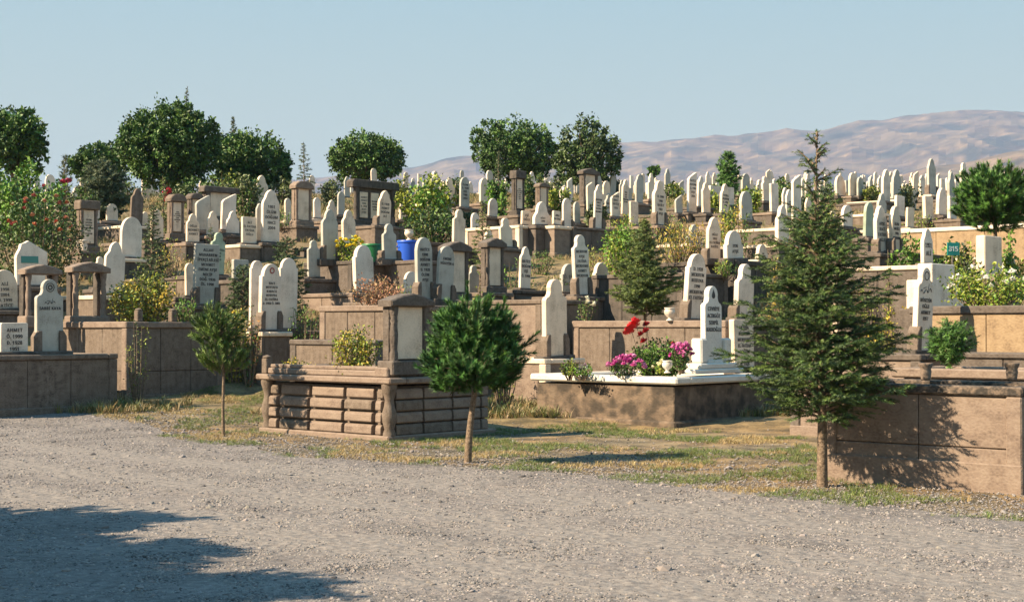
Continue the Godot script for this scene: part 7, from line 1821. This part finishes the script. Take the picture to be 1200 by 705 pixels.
func flowers(_wb: Node3D) -> void:
	# red roses behind, pink chrysanthemums in front, on the white-coped grave
	var t := shrub("rose_bush", "red rose bush on the white-coped grave", Vector3(2.651, 0.852, -26.200), .95, .66, 3600, .06, [G2, G3, G1], {"stems": 30})
	var red := blossom(.125, Color(.60, .012, .018))
	var dk := blossom(.085, Color(.25, .008, .012))
	for q in [[-.54, .78, .0, 1], [-.42, .95, .05, 1], [-.50, .86, .06, 1], [-.33, .74, .1, 0], [-.22, .92, .0, 0], [-.28, .62, .15, 0], [.22, .55, .2, 0], [-.24, .80, .12, 0], [-.43, .88, -.06, 1]]:
		var o := part("rose", red if q[3] == 1 else dk, t, Vector3(q[0], q[1], q[2]))
		o.rotation = Vector3(.5, q[0] * 5, 0)
	var st := MB.new()
	for q in [[-.50, .84, 0.0], [-.41, .95, .05], [-.22, .92, 0.0]]: st.tube([Vector3(-.2, .1, 0), Vector3(q[0] * .8, q[1] * .6, q[2]), Vector3(q[0], q[1], q[2])], [.008, .007, .005], 4)
	part("stem", st.mesh(M.leaf if false else M.bark), t)
	var pinks := [Color(.58, .12, .36), Color(.66, .25, .48), Color(.48, .06, .30)]
	for k in [[Vector3(2.002, 0.863, -25.400), .66, .36, 52, "pink chrysanthemum clump in front of the red roses"], [Vector3(2.926, 1.009, -25.000), .42, .46, 26, "pink flower clump beside the white pedestal"]]:
		var w: float = k[1]; var h: float = k[2]
		var b := shrub("chrysanthemum", k[4], k[0], w, h * .9, 500, .05, [G2, G3], {"stems": 12, "cat": "flower"})
		for i in k[3]:
			var az := rnd(0, TAU); var q := sqrt(R.randf())
			var o := part("flower_head", blossom(.058, pinks[i % 3]), b, Vector3(cos(az) * w * .5 * q, h * lerpf(1.05, .55, q * q) * rnd(.8, 1.05), sin(az) * w * .5 * q))
			o.rotation = Vector3(rnd(0, .9), rnd(0, TAU), 0)
	shrub("flower_plant", "low mixed plants along the white coping's left half", Vector3(1.270, 0.869, -25.700), .55, .18, 300, .05, [G2, G4, G1], {"stems": 12, "flowers": [Color(.7, .7, .68), Color(.4, .2, .45)], "nf": 6, "fsize": .035})
	shrub("shrub", "small green plant left of the mixed plants", Vector3(1.036, 0.862, -25.900), .34, .32, 300, .05, [G2, YG], {"stems": 8})
	shrub("flower_plant", "cream flowers behind the white goblet planter", Vector3(2.635, 0.872, -25.600), .3, .26, 200, .05, [YG, G1], {"stems": 8, "flowers": [Color(.78, .74, .5)], "nf": 5, "fsize": .05})

func rock_mesh(sd: int) -> MB:
	var m := MB.new()
	var r2 := RandomNumberGenerator.new(); r2.seed = sd
	var ico := IcosaHelper.pts()
	var p := []
	for q in ico: p.append(q * Vector3(1, .62, .8) * r2.randf_range(.75, 1.15))
	for f in IcosaHelper.faces(): m.tri(p[f[0]], p[f[1]], p[f[2]])
	return m
class IcosaHelper:
	static func pts() -> Array:
		var t := (1.0 + sqrt(5.0)) / 2.0
		var o := []
		for q in [[-1, t, 0], [1, t, 0], [-1, -t, 0], [1, -t, 0], [0, -1, t], [0, 1, t], [0, -1, -t], [0, 1, -t], [t, 0, -1], [t, 0, 1], [-t, 0, -1], [-t, 0, 1]]: o.append(Vector3(q[0], q[1], q[2]).normalized())
		return o
	static func faces() -> Array:
		return [[0, 11, 5], [0, 5, 1], [0, 1, 7], [0, 7, 10], [0, 10, 11], [1, 5, 9], [5, 11, 4], [11, 10, 2], [10, 7, 6], [7, 1, 8], [3, 9, 4], [3, 4, 2], [3, 2, 6], [3, 6, 8], [3, 8, 9], [4, 9, 5], [2, 4, 11], [6, 2, 10], [8, 6, 7], [9, 8, 1]]
func scatter(called: String, label: String, cat: String, mesh: Mesh, tf: Array, cols: PackedColorArray) -> void:
	var mm := MultiMesh.new()
	mm.transform_format = MultiMesh.TRANSFORM_3D
	mm.use_colors = true
	mm.mesh = mesh
	mm.instance_count = tf.size()
	var buf := PackedFloat32Array(); buf.resize(tf.size() * 16)
	for i in tf.size():
		var t: Transform3D = tf[i]; var k := i * 16
		var b := t.basis
		buf[k] = b.x.x; buf[k + 1] = b.y.x; buf[k + 2] = b.z.x; buf[k + 3] = t.origin.x
		buf[k + 4] = b.x.y; buf[k + 5] = b.y.y; buf[k + 6] = b.z.y; buf[k + 7] = t.origin.y
		buf[k + 8] = b.x.z; buf[k + 9] = b.y.z; buf[k + 10] = b.z.z; buf[k + 11] = t.origin.z
		var c := cols[i]
		buf[k + 12] = c.r; buf[k + 13] = c.g; buf[k + 14] = c.b; buf[k + 15] = 1
	mm.buffer = buf
	var o := MultiMeshInstance3D.new()
	o.name = numbered(called)
	o.multimesh = mm
	add_child(o)
	tag(o, label, cat, "", "stuff")
func tuft(n: int, h: float, w: float) -> ArrayMesh:
	var m := cb()
	for i in n:
		var a := rnd(0, TAU)
		var d := Vector3(cos(a), 0, sin(a))
		var b := d * rnd(0, w * .4)
		var s := Vector3(-sin(a), 0, cos(a)) * h * .035
		var mid := b + d * w * .25 + Vector3(0, h * .6, 0)
		var e := b + d * w * rnd(.5, 1.0) + Vector3(0, h * rnd(.7, 1.1), 0)
		m.quad(b - s, b + s, mid + s * .7, mid - s * .7)
		m.tri(mid - s * .7, mid + s * .7, e)
	return m.mesh(M.leaf)
func in_bed(x: float, z: float) -> bool:
	var p := Vector3(x, 0, z)
	var u := p.dot(UV); var n := p.dot(NV)
	for b in bed_rects:
		if u > b[0] and u < b[1] and n > b[2] and n < b[3]: return true
	return false
var bed_rects := []
func verge() -> void:
	for b in BEDS:
		var p := Vector3(b[0], 0, b[1])
		bed_rects.append([p.dot(UV) - .05, p.dot(UV) + b[3] + .05, p.dot(NV) - b[2] - .05, p.dot(NV) + .05])
	for q in [[Vector3(-1.868, 0, -21.900), 3.0, 2.3], [Vector3(2.761, 0, -24.700), 3.1, 2.9]]:
		bed_rects.append([q[0].dot(UV) - .1, q[0].dot(UV) + q[2] + .1, q[0].dot(NV) - q[1] - .1, q[0].dot(NV) + .1])
	# loose gravel
	var tf := []; var cols := PackedColorArray()
	var pal := [Color(.195, .18, .182), Color(.24, .22, .219), Color(.14, .132, .137), Color(.27, .246, .238), Color(.085, .082, .087), Color(.21, .187, .175)]
	for i in 230000:
		var d := 8.0 + 19.0 * pow(R.randf(), 1.25)
		var x := rnd(-.40, .40) * d
		var p := Vector3(x, 0, -d)
		var u := p.dot(UV); var n := p.dot(NV)
		var e := road_edge(n)
		if u > e + 9.0 or in_bed(x, -d): continue
		if u > e and R.randf() > exp(-(u - e) * .55): continue
		if R.randf() < dust(u, n) * .95: continue
		p.y = ground_y(x, -d) + .012
		var s := .0056 * exp(R.randfn() * .42) * (1.0 + d * .03)
		if R.randf() < .015: s *= 1.5 + .7 * R.randf()
		tf.append(Transform3D(Basis.from_euler(Vector3(rnd(-.5, .5), rnd(0, TAU), rnd(-.5, .5))).scaled(Vector3(s, s, s)), p))
		cols.append(jit(pal[R.randi() % pal.size()], .15))
	scatter("gravel", "loose grey gravel strewn over the road", "gravel", rock_mesh(4).mesh(M.stone_bits), tf, cols)
	# verge grass, green and dry
	var gn := FastNoiseLite.new(); gn.seed = 77; gn.frequency = .45; gn.fractal_octaves = 3
	tf = []; cols = PackedColorArray()
	var tf2 := []; var cols2 := PackedColorArray()
	for i in 70000:
		var n := rnd(-26, 2)
		var u := rnd(12.2, 20.0)
		var p := un(u, n)
		if in_bed(p.x, p.z): continue
		var k := gn.get_noise_2d(p.x, p.z)
		var e := road_edge(n) - .2
		var ok := u > e and k > (-.06 if u < 16.5 else .0)
		if not ok: continue
		p.y = ground_y(p.x, p.z)
		var s := rnd(.5, 1.2)
		var t := Transform3D(Basis.from_euler(Vector3(0, rnd(0, TAU), 0)).scaled(Vector3(s, s * rnd(.5, 1.2), s)), p)
		if gn.get_noise_2d(p.x + 50, p.z) > -.2: tf.append(t); cols.append(jit([Color(.11, .16, .03), Color(.17, .19, .05), Color(.08, .125, .025)][i % 3], .25))
		else: tf2.append(t); cols2.append(jit([Color(.36, .28, .13), Color(.30, .22, .10)][i % 2], .25))
	scatter("grass", "short green grass on the road verge", "grass", tuft(9, .055, .07), tf, cols)
	# dry grass on the slope
	for i in 60000:
		var d := 26.0 + 60.0 * pow(R.randf(), 1.4)
		var x := rnd(-.42, .42) * d
		if in_bed(x, -d): continue
		var k := gn.get_noise_2d(x * .5, d * .5)
		if k < -.05: continue
		var s := rnd(1.0, 2.8) * (1 + d * .008)
		tf2.append(Transform3D(Basis.from_euler(Vector3(0, rnd(0, TAU), 0)).scaled(Vector3(s, s * rnd(.7, 1.3), s)), Vector3(x, ground_y(x, -d), -d)))
		cols2.append(jit([Color(.32, .24, .12), Color(.28, .20, .09), Color(.14, .16, .05), Color(.10, .13, .035), Color(.34, .27, .15)][i % 5], .25))
	scatter("dry_grass", "dry yellow grass between the graves on the slope", "grass", tuft(9, .06, .06), tf2, cols2)
